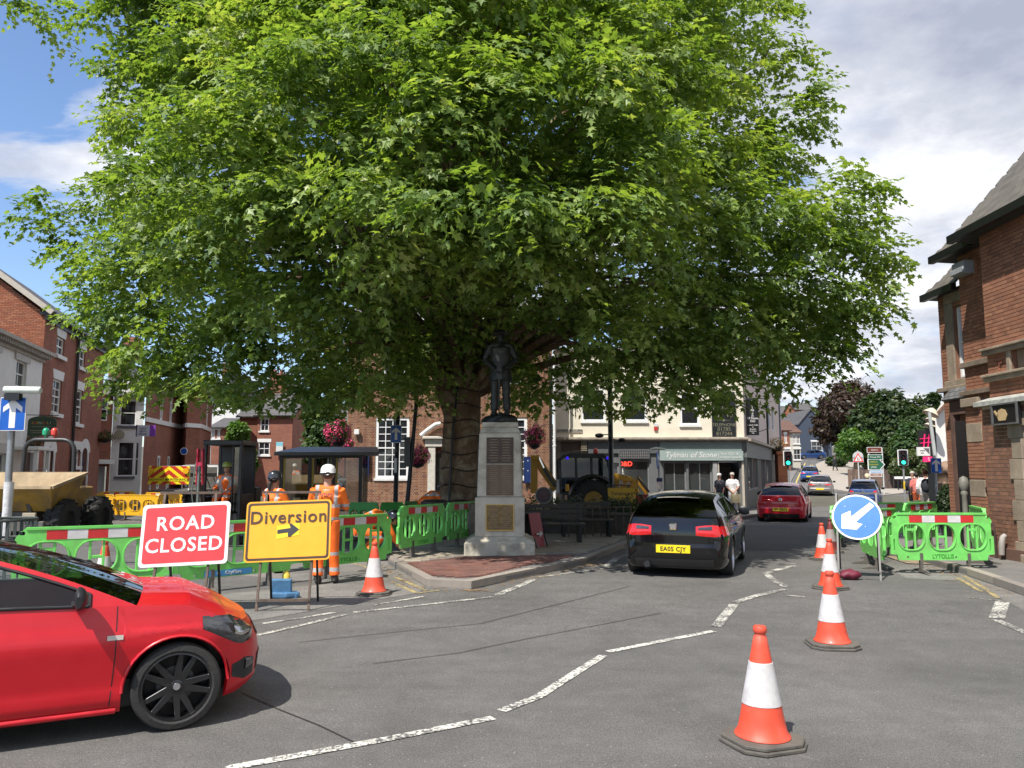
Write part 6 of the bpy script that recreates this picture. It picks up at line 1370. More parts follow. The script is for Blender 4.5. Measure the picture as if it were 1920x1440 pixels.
def taper(z0, z1, w0, w1): 
    b = MB(); b.add([(x * w0, y * w0, z0) for x, y in ((-1, -1), (1, -1), (1, 1), (-1, 1))] + [(x * w1, y * w1, z1) for x, y in ((-1, -1), (1, -1), (1, 1), (-1, 1))], [(0, 3, 2, 1), (4, 5, 6, 7), (0, 1, 5, 4), (1, 2, 6, 5), (2, 3, 7, 6), (3, 0, 4, 7)]); return b
taper(1.13, 2.42, .455, .415).build('shaft', MST, mm, bevel=.03); taper(2.42, 2.53, .415, .35).build('shoulder', MST, mm, bevel=.01); taper(2.53, 2.63, .37, .36).build('cap', MST, mm, bevel=.008)
b = MB(); b.lathe([(.49, 0), (.5, .03)], 4); 
BRZ = mat('bronze_plaque', (.075, .052, .036), .55, .3, var=.3, scale=5, dirt=.3); BRZ2 = mat('brown_inscribed', (.15, .10, .065), .7, var=.35, scale=3, dirt=.4); GLD = mat('brass_plaque', (.24, .16, .06), .5, .5, var=.5, scale=16, dirt=.7, dcol=(.1, .065, .03))
def plaque(z0, z1, w, y0, m_, rows=8, frame=None, ty=.028):
    b = MB(); b.add([(-w, y0 - .006 + 0, z0), (w, y0 - .006, z0), (w, y0 - .006 + ty * (z1 - z0), z1), (-w, y0 - .006 + ty * (z1 - z0), z1)], [(0, 1, 2, 3)]); b.add([(-w, y0 - .006, z0), (-w, y0 + .03, z0), (w, y0 + .03, z0), (w, y0 - .006, z0)], [(0, 1, 2, 3)]); o = b.build('inscribed_panel', m_, mm, fixn=False)
    b = MB(); q = random.Random(int(z0 * 100))
    for i in range(rows):
        z = z1 - (i + .8) * (z1 - z0) / (rows + .8); yy = y0 - .008 + ty * (z - z0)
        for s in (-1, 1):
            L_ = q.uniform(.55, .95) * w * .42; b.bb(s * w * .45 - L_, s * w * .45 + L_, yy - .004, yy, z - .008, z + .008)
    b.build('inscription_line', mat('inscription', (.22, .16, .10), .6), o)
    if frame: ring_mb([(-w - .02, z0 - .02), (w + .02, z0 - .02), (w + .02, z1 + .02), (-w - .02, z1 + .02)], [(-w, z0), (w, z0), (w, z1), (-w, z1)], y0 - .02, y0 + .02).build('plaque_frame', frame, o)
plaque(1.80, 2.32, .27, -.437, BRZ, 9); plaque(1.17, 1.78, .27, -.456, BRZ2, 14); plaque(.50, .98, .26, -.497, GLD, 11, mat('brass_edge', (.5, .36, .12), .4, .6), 0)
for s in (-1, 1): b = MB(); b.bb(s * .443 - .014, s * .443 + .014, -.22, .22, 1.3, 2.2); b.build('side_panel', BRZ, mm)
# ---- street lamps and posts
def post(name, label, cat, p, h, r, m_, lean=0.0):
    t = thing(name, label, cat, tuple(p)); b = MB(); b.tube([(0, 0, -.1), (0, 0, .8), (lean * .1, 0, .85), (lean, 0, h)], [r * 1.5, r * 1.5, r, r * .85], 12); b.build('pole', m_, t, smooth=45); return t
ARW = [(-.055, -.26), (.055, -.26), (.055, .12), (.17, .03), (.17, .13), (0, .28), (-.17, .13), (-.17, .03), (-.055, .12)]
def oneway(parent, z, w=.3, h=.42, y=-.09, rz=0, dim=False):
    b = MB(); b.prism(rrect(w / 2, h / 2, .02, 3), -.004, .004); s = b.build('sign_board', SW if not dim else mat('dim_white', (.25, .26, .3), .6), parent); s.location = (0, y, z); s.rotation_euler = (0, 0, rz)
    b = MB(); b.prism(rrect(w / 2 - .012, h / 2 - .012, .015, 3), -.007, -.0045); b.build('blue_face', mat('oneway_blue', (.004, .09, .42), .4), s)
    b = MB(); k = w / .46; b.prism([(x * k, z_ * k * .95) for x, z_ in ARW], -.0105, -.0075); b.build('arrow', SW, s)
    return s
t = post('lamp_post', 'tall black lamp post carrying a blue one way sign before the brick building', 'lamp post', on(742, 22), 4.9, .07, BLACK, .05); oneway(t, za(814, 22) - t.location.z, .31, .5); b = MB(); b.bb(-.04, .04, -.1, -.07, 1.75, 2.15); b.build('sticker', STEEL, t)
b = MB(); b.bb(-.1, .14, -.08, .08, 4.85, 5.0); b.build('bracket', BLACK, t)
t = post('floodlight_post', 'leaning black post with a small floodlight between the signpost and the tree', 'lamp post', on(762, 21), 4.0, .06, BLACK, .27); b = MB(); b.box((.32, -.08, 4.05), (.2, .1, .13), (.3, 0, 0)); b.build('floodlight', mat('lamp_glass', (.45, .45, .4), .3), t); b = MB(); b.bb(-.06, .1, -.08, .08, 1.9, 2.7); b.build('control_box', BLACK, t)
t = post('lamp_post', 'dark lamp column standing before the cream building with small side arms', 'lamp post', on(1146, 26, .09), 6.2, .09, BLACK); b = MB(); z = za(815, 26) - t.location.z; b.tube([(0, 0, z), (-.25, -.02, z)], .02, 6); b.ball((-.38, -.02, z - .03), (.15, .09, .08), 10, 8); b.tube([(0, 0, z - .15), (.25, -.02, z - .18)], .02, 6); b.ball((.38, 0, z - .18), (.13, .08, .07), 10, 8); b.build('small_lamp', BLACK, t, smooth=50)
t = post('ornate_street_lamp', 'swan neck street lamp rising above the pink side wall', 'street lamp', on(1466, 58), 9.0, .08, mat('lamp_blue_grey', (.1, .12, .14), .5)); zt_ = za(738, 58) - t.location.z
b = MB(); b.tube([(0, 0, 5)] + [(.02 + .55 - .55 * math.cos(a), 0, zt_ - .3 + .55 * math.sin(a)) for a in [PI * i / 10 for i in range(11)]] + [(1.12, 0, zt_ - .6)], .035, 8); b.build('swan_neck', mat('lamp_blue_grey', (.1, .12, .14)), t, smooth=60); b = MB(); b.lathe([(0, .16), (.05, .1), (.1, .06), (.34, -.02), (.32, -.06), (.17, -.1), (.1, -.35), (0, -.38)], 14, o=(1.12, 0, zt_ - .7)); b.build('lantern', mat('lantern_dark', (.05, .05, .06), .4), t, smooth=40)
t.location.z -= 0; 
# left pole with one way sign and light
t = thing('one_way_signpost', 'grey signpost with a blue one way arrow and white lamp at the left edge', 'signpost', tuple(on(9, 13.5, 0, 1020)))
topz = D(22, 806, 13.5) - t.location; b = MB(); b.tube([(0, 0, 0), V(topz) + V((0, 0, .0)), V(topz) + V((0, 0, .5))], .055, 14); b.build('pole', STEEL, t, smooth=50)
q = D(26, 776.5, 13.4) - t.location; s = oneway(t, q.z, .45, .58); s.location = (q.x, q.y - t.location.y * 0 - .03, q.z)
q = D(42, 732, 13.3) - t.location; b = MB(); b.tube([(q.x - .31, q.y, q.z + .01), (q.x - .3, q.y, q.z + .01), (q.x + .3, q.y, q.z), (q.x + .32, q.y, q.z)], [.05, .065, .065, .05], 14); b.bb(q.x - .28, q.x - .02, q.y - .05, q.y + .05, q.z - .17, q.z - .06, 1); b.build('sign_lamp', [mat('lamp_white', (.62, .66, .6), .35), BLACK], t, smooth=40)
b = MB(); z0, z1 = .55, 1.52; b.lathe([(.075, z0), (.08, z0 + .2), (.072, z0 + .5), (.078, z1)], 12); b.build('paper_wrap', mat('wrap_white', (.6, .6, .6), .7, var=.1, dirt=.3, bump=.5, bscale=12), t, smooth=60)
bp = on(14, 12.5); t = thing('railing_hoop', 'dark curved metal tree guard with slats behind the red car', 'railing', tuple(bp)); b = MB()
for z in (.93, .62): b.tube([(.45 * math.cos(a), .45 * math.sin(a), z) for a in [2 * PI * i / 16 for i in range(17)]], .025, 6)
b.build('hoop', mat('rail_dark', (.04, .05, .045), .5), t, smooth=60)
for i in range(14): a = 2 * PI * i / 14; b = MB(); b.beam((.44 * math.cos(a), .44 * math.sin(a), .05), (.44 * math.cos(a), .44 * math.sin(a), .93), .05, .012); b.build('slat', mat('rail_dark', (.04, .05, .045)), t)
# keep left bollard post with sign seen nearly edge on, with a timetable
t = post('bus_stop_post', 'grey post with a narrow blue arrow disc and timetable by the grey shopfront', 'bus stop', on(1236, 29, .09), 2.2, .04, STEEL)
zc = za(863, 29) - t.location.z; b = MB(); b.lathe([(0, -.01), (.33, -.01), (.33, .01), (0, .01)], 28, axis='y'); s = b.build('blue_disc', mat('oneway_blue', (.004, .09, .42)), t, smooth=30); s.location = (-.05, -.05, zc); s.rotation_euler = (0, 0, R(72))
b = MB(); b.prism([(x * .8, z_ * .8) for x, z_ in ARW], -.02, -.0105); b.build('arrow', SW, s)
b = MB(); q = za(842, 29) - t.location.z; b.tube([(-.3, 0, q), (-.1, 0, q + .02), (.25, 0, q)], [.03, .06, .03], 10); b.build('sign_lamp', mat('lamp_white', (.62, .66, .6)), t, smooth=50)
b = MB(); b.bb(-.11, .11, -.06, -.04, za(917, 29) - t.location.z, za(896, 29) - t.location.z); o = b.build('timetable', OFFW, t); b = MB(); b.bb(-.11, .11, -.065, -.061, za(903, 29) - t.location.z, za(896, 29) - t.location.z); b.build('timetable_header', NAVY, o)
# planter plaque, benches, bin, boulder
p = on(1019, 19.6, .09); t = thing('round_plaque_sign', 'round dark plaque with a pale ring in the shade right of the statue', 'sign', tuple(p)); zc = za(929, 19.6) - p.z
b = MB(); b.lathe([(0, -.01), (.19, -.01), (.19, .01), (0, .01)], 28, o=(0, 0, zc), axis='y'); b.cyl((0, .02, 0), (0, .02, zc), .03, n=8); b.build('disc', mat('plaque_dark', (.05, .03, .03), .5), t, smooth=30)
b = MB(); b.tube([(.2 * math.cos(a), -.01, zc + .2 * math.sin(a)) for a in [2 * PI * i / 28 for i in range(29)]], .016, 6); b.build('ring', mat('ring_pale', (.22, .22, .2), .5), t, smooth=50)
for i, s_ in enumerate(('STONE', 'TOWN', 'SQUARE')): lettering(s_, (0, -.016, zc + .07 - i * .065), mat('plaque_red', (.2, .05, .06), .5), t, .06)
def bench(label, p, rz, L_=1.6):
    t = thing('bench', label, 'bench', p, rz, 'dark benches in the shade'); dw = mat('dark_wood', (.05, .04, .03), .6)
    for i in range(4): b = MB(); b.bb(-L_ / 2, L_ / 2, -.25 + i * .12, -.16 + i * .12, .43, .455); b.build('seat_slat', dw, t)
    for i in range(3): b = MB(); b.bb(-L_ / 2, L_ / 2, .25, .275, .55 + i * .12, .64 + i * .12); b.build('back_slat', dw, t)
    for s in (-1, 1): b = MB(); b.bb(s * L_ * .42 - .03, s * L_ * .42 + .03, -.22, .26, 0, .43); b.bb(s * L_ * .42 - .02, s * L_ * .42 + .02, .24, .29, .4, .9); b.build('end_frame', BLACK, t)
    return t
bench('dark bench in the shade just right of the red pavement sign', tuple(on(1032, 18.4, .09)), .05); bench('dark bench farther right in front of the planted bed', tuple(on(1098, 20.2, .09)), .05, 1.4)
b = MB(); b.lathe([(.3, 0), (.3, .85), (.34, .86), (.34, .93), (.26, .98), (0, .98)], 20); o = b.build('litter_bin', mat('bin_brown', (.04, .03, .025), .5), smooth=40); o.location = on(815, 19.2, .09); tag(o, 'dark round litter bin at the foot of the plane tree', 'litter bin')
b = MB(); b.ball((0, 0, .45), (.13, .13, .5), 14, 10); b.v = [V((v.x * (1 + .1 * math.sin(v.z * 9)), v.y, max(0, v.z))) for v in b.v]; o = b.build('standing_stone', mat('boulder', (.25, .22, .17), .85, var=.4, bump=.5), smooth=60); o.location = on(886, 17.7, .09); tag(o, 'rounded upright stone partly behind the left of the memorial', 'stone')
# railings behind the black car
t = thing('metal_railing', 'low dark metal railing along the shaded pavement left of the black car', 'railing', tuple(on(1066, 20.0, .09))); e = on(1182, 20.6, .09) - on(1066, 20.0, .09); n_ = 9
b = MB(); b.tube([(0, 0, .75), e + V((0, 0, .75))], .02, 6); b.build('rail', RUSTY, t)
for i in range(n_): q = e * (i / (n_ - 1)); b = MB(); b.cyl(q, q + V((0, 0, .78)), .018, n=6); b.build('upright', RUSTY, t)
# ---- bus shelter
ps = on(612, 24.0); t = thing('bus_shelter', 'dark bus shelter with yellow edged glass panels', 'bus shelter', tuple(ps)); SD_ = mat('shelter_dark', (.03, .024, .02), .5); YE = mat('shelter_yellow', (.45, .30, .03), .5)
x0, x1 = on(527, 24).x - ps.x, on(676, 24).x - ps.x; zt_ = za(848, 24) - ps.z
b = MB(); b.add([(x0 - .15, -.3, zt_), (x1 + .6, -.3, zt_), (x1 + .3, 1.2, zt_ + .2), (x0 + .2, 1.2, zt_ + .2)], [(0, 1, 2, 3)]); b.add([(x0 - .15, -.3, zt_ - .1), (x1 + .6, -.3, zt_ - .1), (x1 + .6, -.3, zt_), (x0 - .15, -.3, zt_)], [(0, 1, 2, 3)]); b.add([(x0 - .15, -.3, zt_ - .1), (x1 + .6, -.3, zt_ - .1), (x1 + .3, 1.2, zt_ - .1), (x0 + .2, 1.2, zt_ - .1)], [(0, 1, 2, 3)]); b.build('roof', mat('shelter_roof', (.10, .09, .085), .45, var=.3), t)
for i, f in enumerate((0, .36, .66, 1)):
    x = x0 + (x1 - x0) * f; b = MB(); b.bb(x - .05, x + .05, -.05, .05, 0, zt_ - .1); b.build('post', SD_, t); 
    if i < 3:
        xn = x0 + (x1 - x0) * (.36, .66, 1)[i]; b = MB(); b.bb(x + .06, x + .12, -.02, .02, .35, zt_ - .12); b.build('yellow_trim', YE, t)
        b = MB(); b.bb(x + .05, xn - .05, -.03, .03, .74, .82); b.bb(x + .05, xn - .05, -.03, .03, zt_ - .18, zt_ - .1); b.build('cross_rail', SD_, t)
        b = MB(); b.bb(x + .12, xn - .06, -.005, .005, .84, zt_ - .2); b.bb(x + .12, xn - .06, -.005, .005, .36, .72); b.build('pane', mat_shelter if 'mat_shelter' in globals() else glass_mat('shelter_glass', (.62, .62, .58), .03), t)
for x in (x0, x1): b = MB(); b.bb(x - .02, x + .02, .05, 1.1, .3, zt_ - .1); b.build('end_pane', glass_mat('shelter_glass2', (.6, .6, .56), .03), t)
b = MB(); b.bb(.3, .5, -.01, -.006, 1.15, 1.45); b.build('notice', OFFW, t)
# ---- traffic lights, road signs up the hill
GRN = mat('signal_green', (.0, .5, .35), .4, emit=(.03, 1, .62), es=2.2)
def traffic_light(label, u, vb, vt, vlow, Y, rz=0.0):
    p = on(u, Y); t = thing('traffic_light', label, 'traffic light', tuple(p), rz, 'traffic lights at the junction'); zt_, zl = za(vt, Y) - p.z, za(vlow, Y) - p.z; w = (zt_ - zl) * .3
    b = MB(); b.cyl((0, 0, 0), (0, 0, zl + .1), .055, n=10); b.build('pole', mat('pole_grey', (.22, .22, .22), .5), t)
    b = MB(); b.prism(rrect(w, (zt_ - zl) / 2, .05, 3), -.02, .0); o = b.build('backing_board', SW, t); o.location = (0, 0, (zt_ + zl) / 2); b = MB(); b.prism(rrect(w * .8, (zt_ - zl) * .46, .05, 3), -.16, -.021); b.build('signal_head', BLACK, o)
    for i, k in enumerate((.30, 0, -.30)):
        b = MB(); b.lathe([(0, -.175), (.105, -.17), (.115, -.162)], 16, o=(0, 0, k * (zt_ - zl)), axis='y'); l = b.build('lens', GRN if i == 2 else mat('dark_lens', (.05, .01, .015), .2), o, smooth=40)
        b = MB(); b.lathe([(.12, -.17), (.13, -.25), (.118, -.17)], 12, o=(0, 0, k * (zt_ - zl)), axis='y'); b.build('hood', BLACK, o, smooth=30)
    return t
traffic_light('traffic light showing green on the right before the hill', 1695, 930, 843, 873, 46, -.3); traffic_light('traffic light showing green beside the corner shop', 1479, 920, 845, 873.5, 44, -.3)
GS = mat('sign_green', (.01, .10, .05), .5); BRN = mat('sign_brown', (.14, .03, .015), .5)
p = on(1645, 58); t = thing('direction_sign', 'green direction sign with brown and blue panels on two posts', 'direction sign', tuple(p), -.2); wx = lambda u: (u - 1645) / 1450 * 62; wz = lambda v: za(v, 58) - p.z
for x in (-.5, .45): b = MB(); b.cyl((x, .06, -.3), (x, .06, wz(840)), .05, n=8); b.build('post', mat('post_pale', (.5, .5, .48), .5), t)
for (u0, u1, v0, v1, m_, tx_) in ((1631, 1654, 848, 839, BRN, 'Leisure'), (1632, 1655, 861, 853, GS, 'Crewe A51'), (1635, 1653, 887, 881, mat('sign_pale_blue', (.3, .42, .55), .5), 'Hospital'), (1634, 1652, 893, 888, mat('sign_pink_brown', (.3, .16, .12), .5), 'Town')):
    b = MB(); b.bb(wx(u0), wx(u1), -.02, .02, wz(v0), wz(v1)); o = b.build('sign_panel', m_, t); b = ring_mb([(wx(u0) - .03, wz(v0) - .03), (wx(u1) + .03, wz(v0) - .03), (wx(u1) + .03, wz(v1) + .03), (wx(u0) - .03, wz(v1) + .03)], [(wx(u0), wz(v0)), (wx(u1), wz(v0)), (wx(u1), wz(v1)), (wx(u0), wz(v1))], -.025, .015).build('border', SW, o)
    lettering(tx_, ((wx(u0) + wx(u1)) / 2, -.03, (wz(v0) + wz(v1)) / 2), SW, o, .16)
poly = [(wx(1632), wz(880)), (wx(1650), wz(880)), (wx(1657), wz(871)), (wx(1650), wz(862)), (wx(1632), wz(862))]
b = MB(); b.prism(poly, -.02, .02); o = b.build('arrow_panel', GS, t); ring_mb([(wx(1630.5), wz(881)), (wx(1650.6), wz(881)), (wx(1658.6), wz(871)), (wx(1650.6), wz(861)), (wx(1630.5), wz(861))], poly, -.025, .015).build('border', SW, o)
for i, (s_, m_) in enumerate((('Stafford', mat('sign_text_yellow', (.5, .42, .05), .5)), ('Eccleshall', mat('sign_text_yellow', (.5, .42, .05))), ('(A34)', SW))): lettering(s_, (wx(1640), -.03, wz(866 + i * 5)), m_, o, .17)
p = on(1611, 56); t = thing('warning_sign', 'red triangle road works ahead warning sign with a round top on a post', 'warning sign', tuple(p), -.2); zc = za(858, 56) - p.z
b = MB(); b.cyl((0, .05, -.3), (0, .05, zc + .5), .045, n=8); b.build('post', mat('post_pale', (.5, .5, .48)), t); b = MB(); b.lathe([(0, .0), (.36, 0), (.36, .02), (0, .02)], 24, o=(0, 0, zc + .08), axis='y'); b.bb(-.36, .36, .0, .02, zc - .34, zc + .05); b.build('backing', mat('pale_grey_board', (.5, .5, .5), .5), t)
b = MB(); b.prism([(-.36, zc - .3), (.36, zc - .3), (0, zc + .34)], -.012, -.004); o = b.build('red_triangle', SIGNR, t); b = MB(); b.prism([(-.24, zc - .235), (.24, zc - .235), (0, zc + .2)], -.02, -.0125); b.build('white_triangle', SW, o); b = MB(); b.bb(-.06, -.02, -.026, -.021, zc - .2, zc + .02); b.bb(.03, .07, -.026, -.021, zc - .2, zc - .05); b.build('symbol', BLACK, o)
p = on(1607, 54); b = MB(); b.bb(-.17, .17, -.06, .06, .25, .75); b.cyl((0, 0, -.2), (0, 0, .25), .05, n=8); b.bb(-.12, -.06, -.065, -.06, .3, .7, 1); b.bb(.05, .11, -.065, -.06, .3, .7, 1); o = b.build('marker_bollard', [BLACK, mat('bollard_yellow', (.7, .5, .02), .5)], bevel=.02); o.location = p; tag(o, 'black and yellow marker board at the foot of the warning sign', 'bollard')
p = on(1700, 64); b = MB(); b.bb(-1.0, 1.0, -.02, .02, 1.0, 1.2); b.bb(-.75, -.65, 0, .05, -.3, 1.0, 1); b.bb(.6, .7, 0, .05, -.3, 1.0, 1); o = b.build('street_name_sign', [SW, BLACK]); o.location = p; tag(o, 'low white street name sign on posts before the timber fence', 'street sign')
p = on(1697, 45); b = MB(); b.bb(-.1, .1, -.05, .05, .9, 1.35); b.cyl((.25, .1, 0), (.25, .1, 1.5), .05, n=8); o = b.build('crossing_box', mat('box_yellow', (.65, .45, .03), .5)); o.location = p; tag(o, 'small yellow push button box beside the green traffic light', 'control box')
# timber fence / wall over the road
p0, p1 = on(1590, 69.5), on(1765, 66); d = p1 - p0; t = thing('retaining_wall', 'brown boarded wall along the far pavement under the trees', 'wall', tuple(p0)); FB = rand_mat('fence_board', [(.10, .065, .05), (.14, .09, .065), (.08, .055, .045)], .9, .3)
ms = []; L_ = math.hypot(d.x, d.y); n_ = int(L_ / .3); a = math.atan2(d.y, d.x)
for i in range(n_): q = d * ((i + .5) / n_); ms.append(TRS((q.x, q.y, gz(0, p0.y + q.y) - p0.z + .7), (.285, .05, 1.9 + random.uniform(-.03, .03)), (0, 0, a)))
pieces(t, 'board', ms, FB, 300)
for i in range(5): pass
# pink hash sign cluster, white gable, lamps on the right
p = D(1769, 880, 27); g_ = gz(0, 27); WW = mat('white_wall_far', (.74, .73, .70), .7, var=.06)
t = thing('white_gable_shop', 'bright white gable wall behind the right brick building', 'building', (D(1757, 850, 27).x, 27, g_)); xx = lambda u: D(u, 850, 27).x - t.location.x; zz_ = lambda v: za(v, 27) - g_
b = MB(); b.add([(xx(1757), 0, -.3), (xx(1800), 0, -.3), (xx(1800), 0, zz_(745)), (xx(1774), 0, zz_(752)), (xx(1757), 0, zz_(775))], [(0, 1, 2, 3, 4)]); e_ = V((.58 * 8, 8, 0)); q0 = V((xx(1757), 0, -.3)); q1 = V((xx(1757), 0, zz_(775))); b.add([q0, q0 + e_, q1 + e_, q1], [(0, 1, 2, 3)], 1); b.build('wall', [WW, BLACK], t, fixn=False)
roofq(t, [V((xx(1752), -.2, zz_(776))), V((xx(1752), -.2, zz_(776))) + e_, V((xx(1800), -.2, zz_(728))) + e_, V((xx(1800), -.2, zz_(728)))], TILE)
b = MB(); q0 = V((xx(1745), -.05, 0)); b.beam(q0 + V((0, 0, 1.6)), q0 + e_ * .3 + V((0, 0, 1.6)), .3, 3.4); b.build('black_shopfront', BLACK, t)
for i, (u, v) in enumerate(((1747, 772), (1750, 787), (1748, 797))):
    b = MB(); b.lathe([(.05, .12), (.1, .1), (.28, -.1), (.26, -.1)], 14); o = b.build('wall_lamp', mat('cream_shade', (.6, .52, .38), .5), smooth=40); o.location = D(u, v, 26.5 + i); o.rotation_euler = (0, .5, 0); tag(o, ['highest cream lamp shade on the black wall', 'middle cream lamp shade over the pink sign', 'lowest cream lamp shade over the pink sign'][i], 'wall lamp', 'cream lamp shades')
p = D(1735, 826, 27); t = thing('projecting_sign', 'black square sign with a bright pink hash symbol', 'sign', tuple(p)); PK = mat('hot_pink', (.85, .02, .16), .5, emit=(1, .03, .2), es=.25); b = MB(); b.bb(-.24, .24, -.04, .04, -.34, .36); b.beam((-.25, 0, .3), (.6, .1, .5), .04); b.build('board', BLACK, t)
b = MB()
for s in (-1, 1): b.beam((s * .075 - .03, -.05, -.22), (s * .075 + .03, -.05, .22), .02, .075); b.beam((-.22, -.052, s * .075 - .02), (.22, -.052, s * .075 + .02), .07, .02)
b.build('hash_symbol', PK, t)
p = D(1731, 847, 26.8); t = thing('projecting_sign', 'white sign with dark markings under the pink hash sign', 'sign', tuple(p)); b = MB(); b.bb(-.22, .22, -.03, .03, -.14, .16); b.build('board', SW, t); b = MB(); b.add([(.0, -.032, .12), (.2, -.032, .12), (.2, -.032, -.1)], [(0, 1, 2)]); b.bb(-.12, .05, -.034, -.031, .02, .05); b.bb(-.1, .0, -.034, -.031, -.06, -.03); b.build('print', mat('print_grey', (.12, .12, .13), .5), t)
p = D(1739, 861, 26.8); b = MB(); b.bb(-.15, .15, -.03, .03, -.09, .09); o = b.build('small_pink_sign', PK); o.location = p; tag(o, 'small pink sign with a letter S below the white sign', 'sign'); lettering('S', (.03, -.035, 0), SW, o, .15)
t = post('lamp_post', 'leaning pale grey pole in front of the white gable on the right', 'lamp post', on(1763, 24.5, .09), za(778, 24.5) - gz(0, 24.5), .06, mat('pole_pale', (.4, .42, .42), .5), -.22)
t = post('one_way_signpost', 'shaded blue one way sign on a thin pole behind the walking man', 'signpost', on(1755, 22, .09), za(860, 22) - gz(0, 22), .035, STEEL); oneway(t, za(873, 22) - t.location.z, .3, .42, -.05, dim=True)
b = MB(); b.lathe([(.32, 0), (.32, 1.05), (.26, 1.1), (.28, 1.3), (.3, 1.34), (.3, 1.4), (.26, 1.55), (.14, 1.68), (0, 1.72)], 20); o = b.build('gate_pier', mat('pier_brown', (.26, .17, .12), .85, var=.2), smooth=35); o.location = on(1776, 23, .09) + V((0, 0, .3)); tag(o, 'brown stone pier with a domed top before the white gable', 'pier')
q = on(1776, 20.5, .09); t = thing('clipped_bush', 'dark round topped clipped bush in a planter beside the right building', 'bush', tuple(q)); n = 2600; d_ = rng.normal(0, 1, (n, 3)); d_ /= np.linalg.norm(d_, axis=1)[:, None]
P_ = d_ * rng.uniform(.75, 1.02, (n, 1)) * np.array([.3, .3, .62]) + np.array([0, 0, .72]); me = leaf_mesh('leaves', P_, leaf_frames(rng, P_, d_, .2, 1), rng.uniform(.05, .09, n), LEAF2, LEAF2F, [DGREEN]); o = bpy.data.objects.new('leaves', me); COL.objects.link(o); o.parent = t; o['kind'] = 'stuff'
b = MB(); b.lathe([(.18, 0), (.26, .35), (.28, .38), (.0, .38)], 16); b.build('pot', BLACK, t, smooth=40)
# hanging signs left
q = D(79, 799, 30.5); t = thing('hanging_sign', 'dark green arched hanging sign with coloured letters on the red brick house', 'sign', tuple(q)); b = MB(); w2 = .56
pts_ = [(-w2, -.38), (w2, -.38), (w2, .2)] + [(w2 * math.cos(a), .2 + .2 * math.sin(a)) for a in [PI * i / 10 for i in range(1, 10)]] + [(-w2, .2)]
b.prism(pts_, -.03, .03); b.build('board', mat('sign_dark_green', (.03, .06, .03), .5), t, bevel=.008); b = MB(); b.beam((-.7, .05, .45), (.6, .05, .42), .03); b.build('bracket', BLACK, t)
cs = [(.4, .2, .03), (.5, .05, .03), (.5, .35, .03), (.3, .4, .4)]
for i, ch in enumerate('BARNELLI'): lettering(ch, (-.36 + i * .1, -.035, .12), mat('sign_letter_%s' % 'abcd'[i % 4], cs[i % 4], .5), t, .14, bold=.01)
b = MB(); b.bb(-.38, .38, -.034, -.031, -.03, -.015); b.bb(-.46, .42, -.034, -.031, -.19, -.17); b.bb(-.4, .3, -.034, -.031, -.27, -.255); b.build('print_line', mat('faded_cream', (.35, .33, .25), .6), t)
q = D(274, 808, 43.5); t = thing('hanging_sign', 'white and purple projecting office sign beside the white bay house', 'sign', tuple(q), .1); b = MB(); b.bb(-.48, .2, -.04, .04, -.3, .32); b.build('board', mat('pale_blue_white', (.5, .52, .6), .5), t); b = MB(); b.bb(.2, .5, -.04, .04, -.3, .32); b.build('purple_end', mat('purple', (.22, .05, .42), .5), t); b = MB(); b.bb(-.53, -.48, -.06, .06, -.32, .34); b.build('frame', BLACK, t)
for i, s_ in enumerate(('estate', 'agents', 'lettings')): lettering(s_, (-.15, -.045, .16 - i * .16), mat('print_grey', (.12, .12, .13)), t, .15)
q = D(345, 846, 50); b = MB(); b.lathe([(0, -.02), (.24, -.02), (.24, .02), (0, .02)], 20, axis='y'); o = b.build('round_sign', [SW], smooth=30); o.location = q; tag(o, 'round blue sign with white edge on the brick building', 'sign'); b = MB(); b.lathe([(0, -.03), (.19, -.03), (.19, -.021), (0, -.021)], 20, axis='y'); b.build('blue_face', mat('oneway_blue', (.004, .09, .42)), o)
# ================================================================ cars
def catmull(P, n):
    out = []; P = [P[0] * 2 - P[1]] + P + [P[-1] * 2 - P[-2]]
    for i in range(1, len(P) - 2):
        for k in range(n):
            t = k / n; a, b, c, d = P[i - 1:i + 3]; out.append(.5 * ((2 * b) + (c - a) * t + (2 * a - 5 * b + 4 * c - d) * t * t + (3 * b - a - 3 * c + d) * t ** 3))
    return out + [P[-2]]
def ip(x, T):
    if x <= T[0][0]: return T[0][1]
    for (a, b), (c, d) in zip(T, T[1:]):
        if x <= c: t = (x - a) / (c - a); return b + (d - b) * t
    return T[-1][1]
def sip(x, T):
    if x <= T[0][0]: return T[0][1]
    for (a, b), (c, d) in zip(T, T[1:]):
        if x <= c: t = (x - a) / (c - a); t = t * t * (3 - 2 * t) * .5 + t * .5; return b + (d - b) * t
    return T[-1][1]
TINT = glass_mat('tinted_glass', (.16, .18, .17), .02); DARKIN = mat('car_interior', (.02, .02, .022), .8)
TYRE = mat('tyre', (.022, .021, .02), .75, var=.3, bump=.2, bscale=50, dirt=.3, dcol=(.07, .06, .05)); TRIM = mat('black_trim', (.014, .014, .015), .45)
TAILR = mat('tail_lamp_red', (.55, .01, .012), .12, var=.2, scale=30, coat=.8); LAMPC = mat('clear_lamp', (.07, .072, .077), .08, .5, var=.5, scale=6, coat=1.0); PLATE = mat('number_plate_yellow', (.80, .58, .01), .4); DK = mat('lamp_dark', (.02, .021, .024), .15, var=.4, coat=.8)
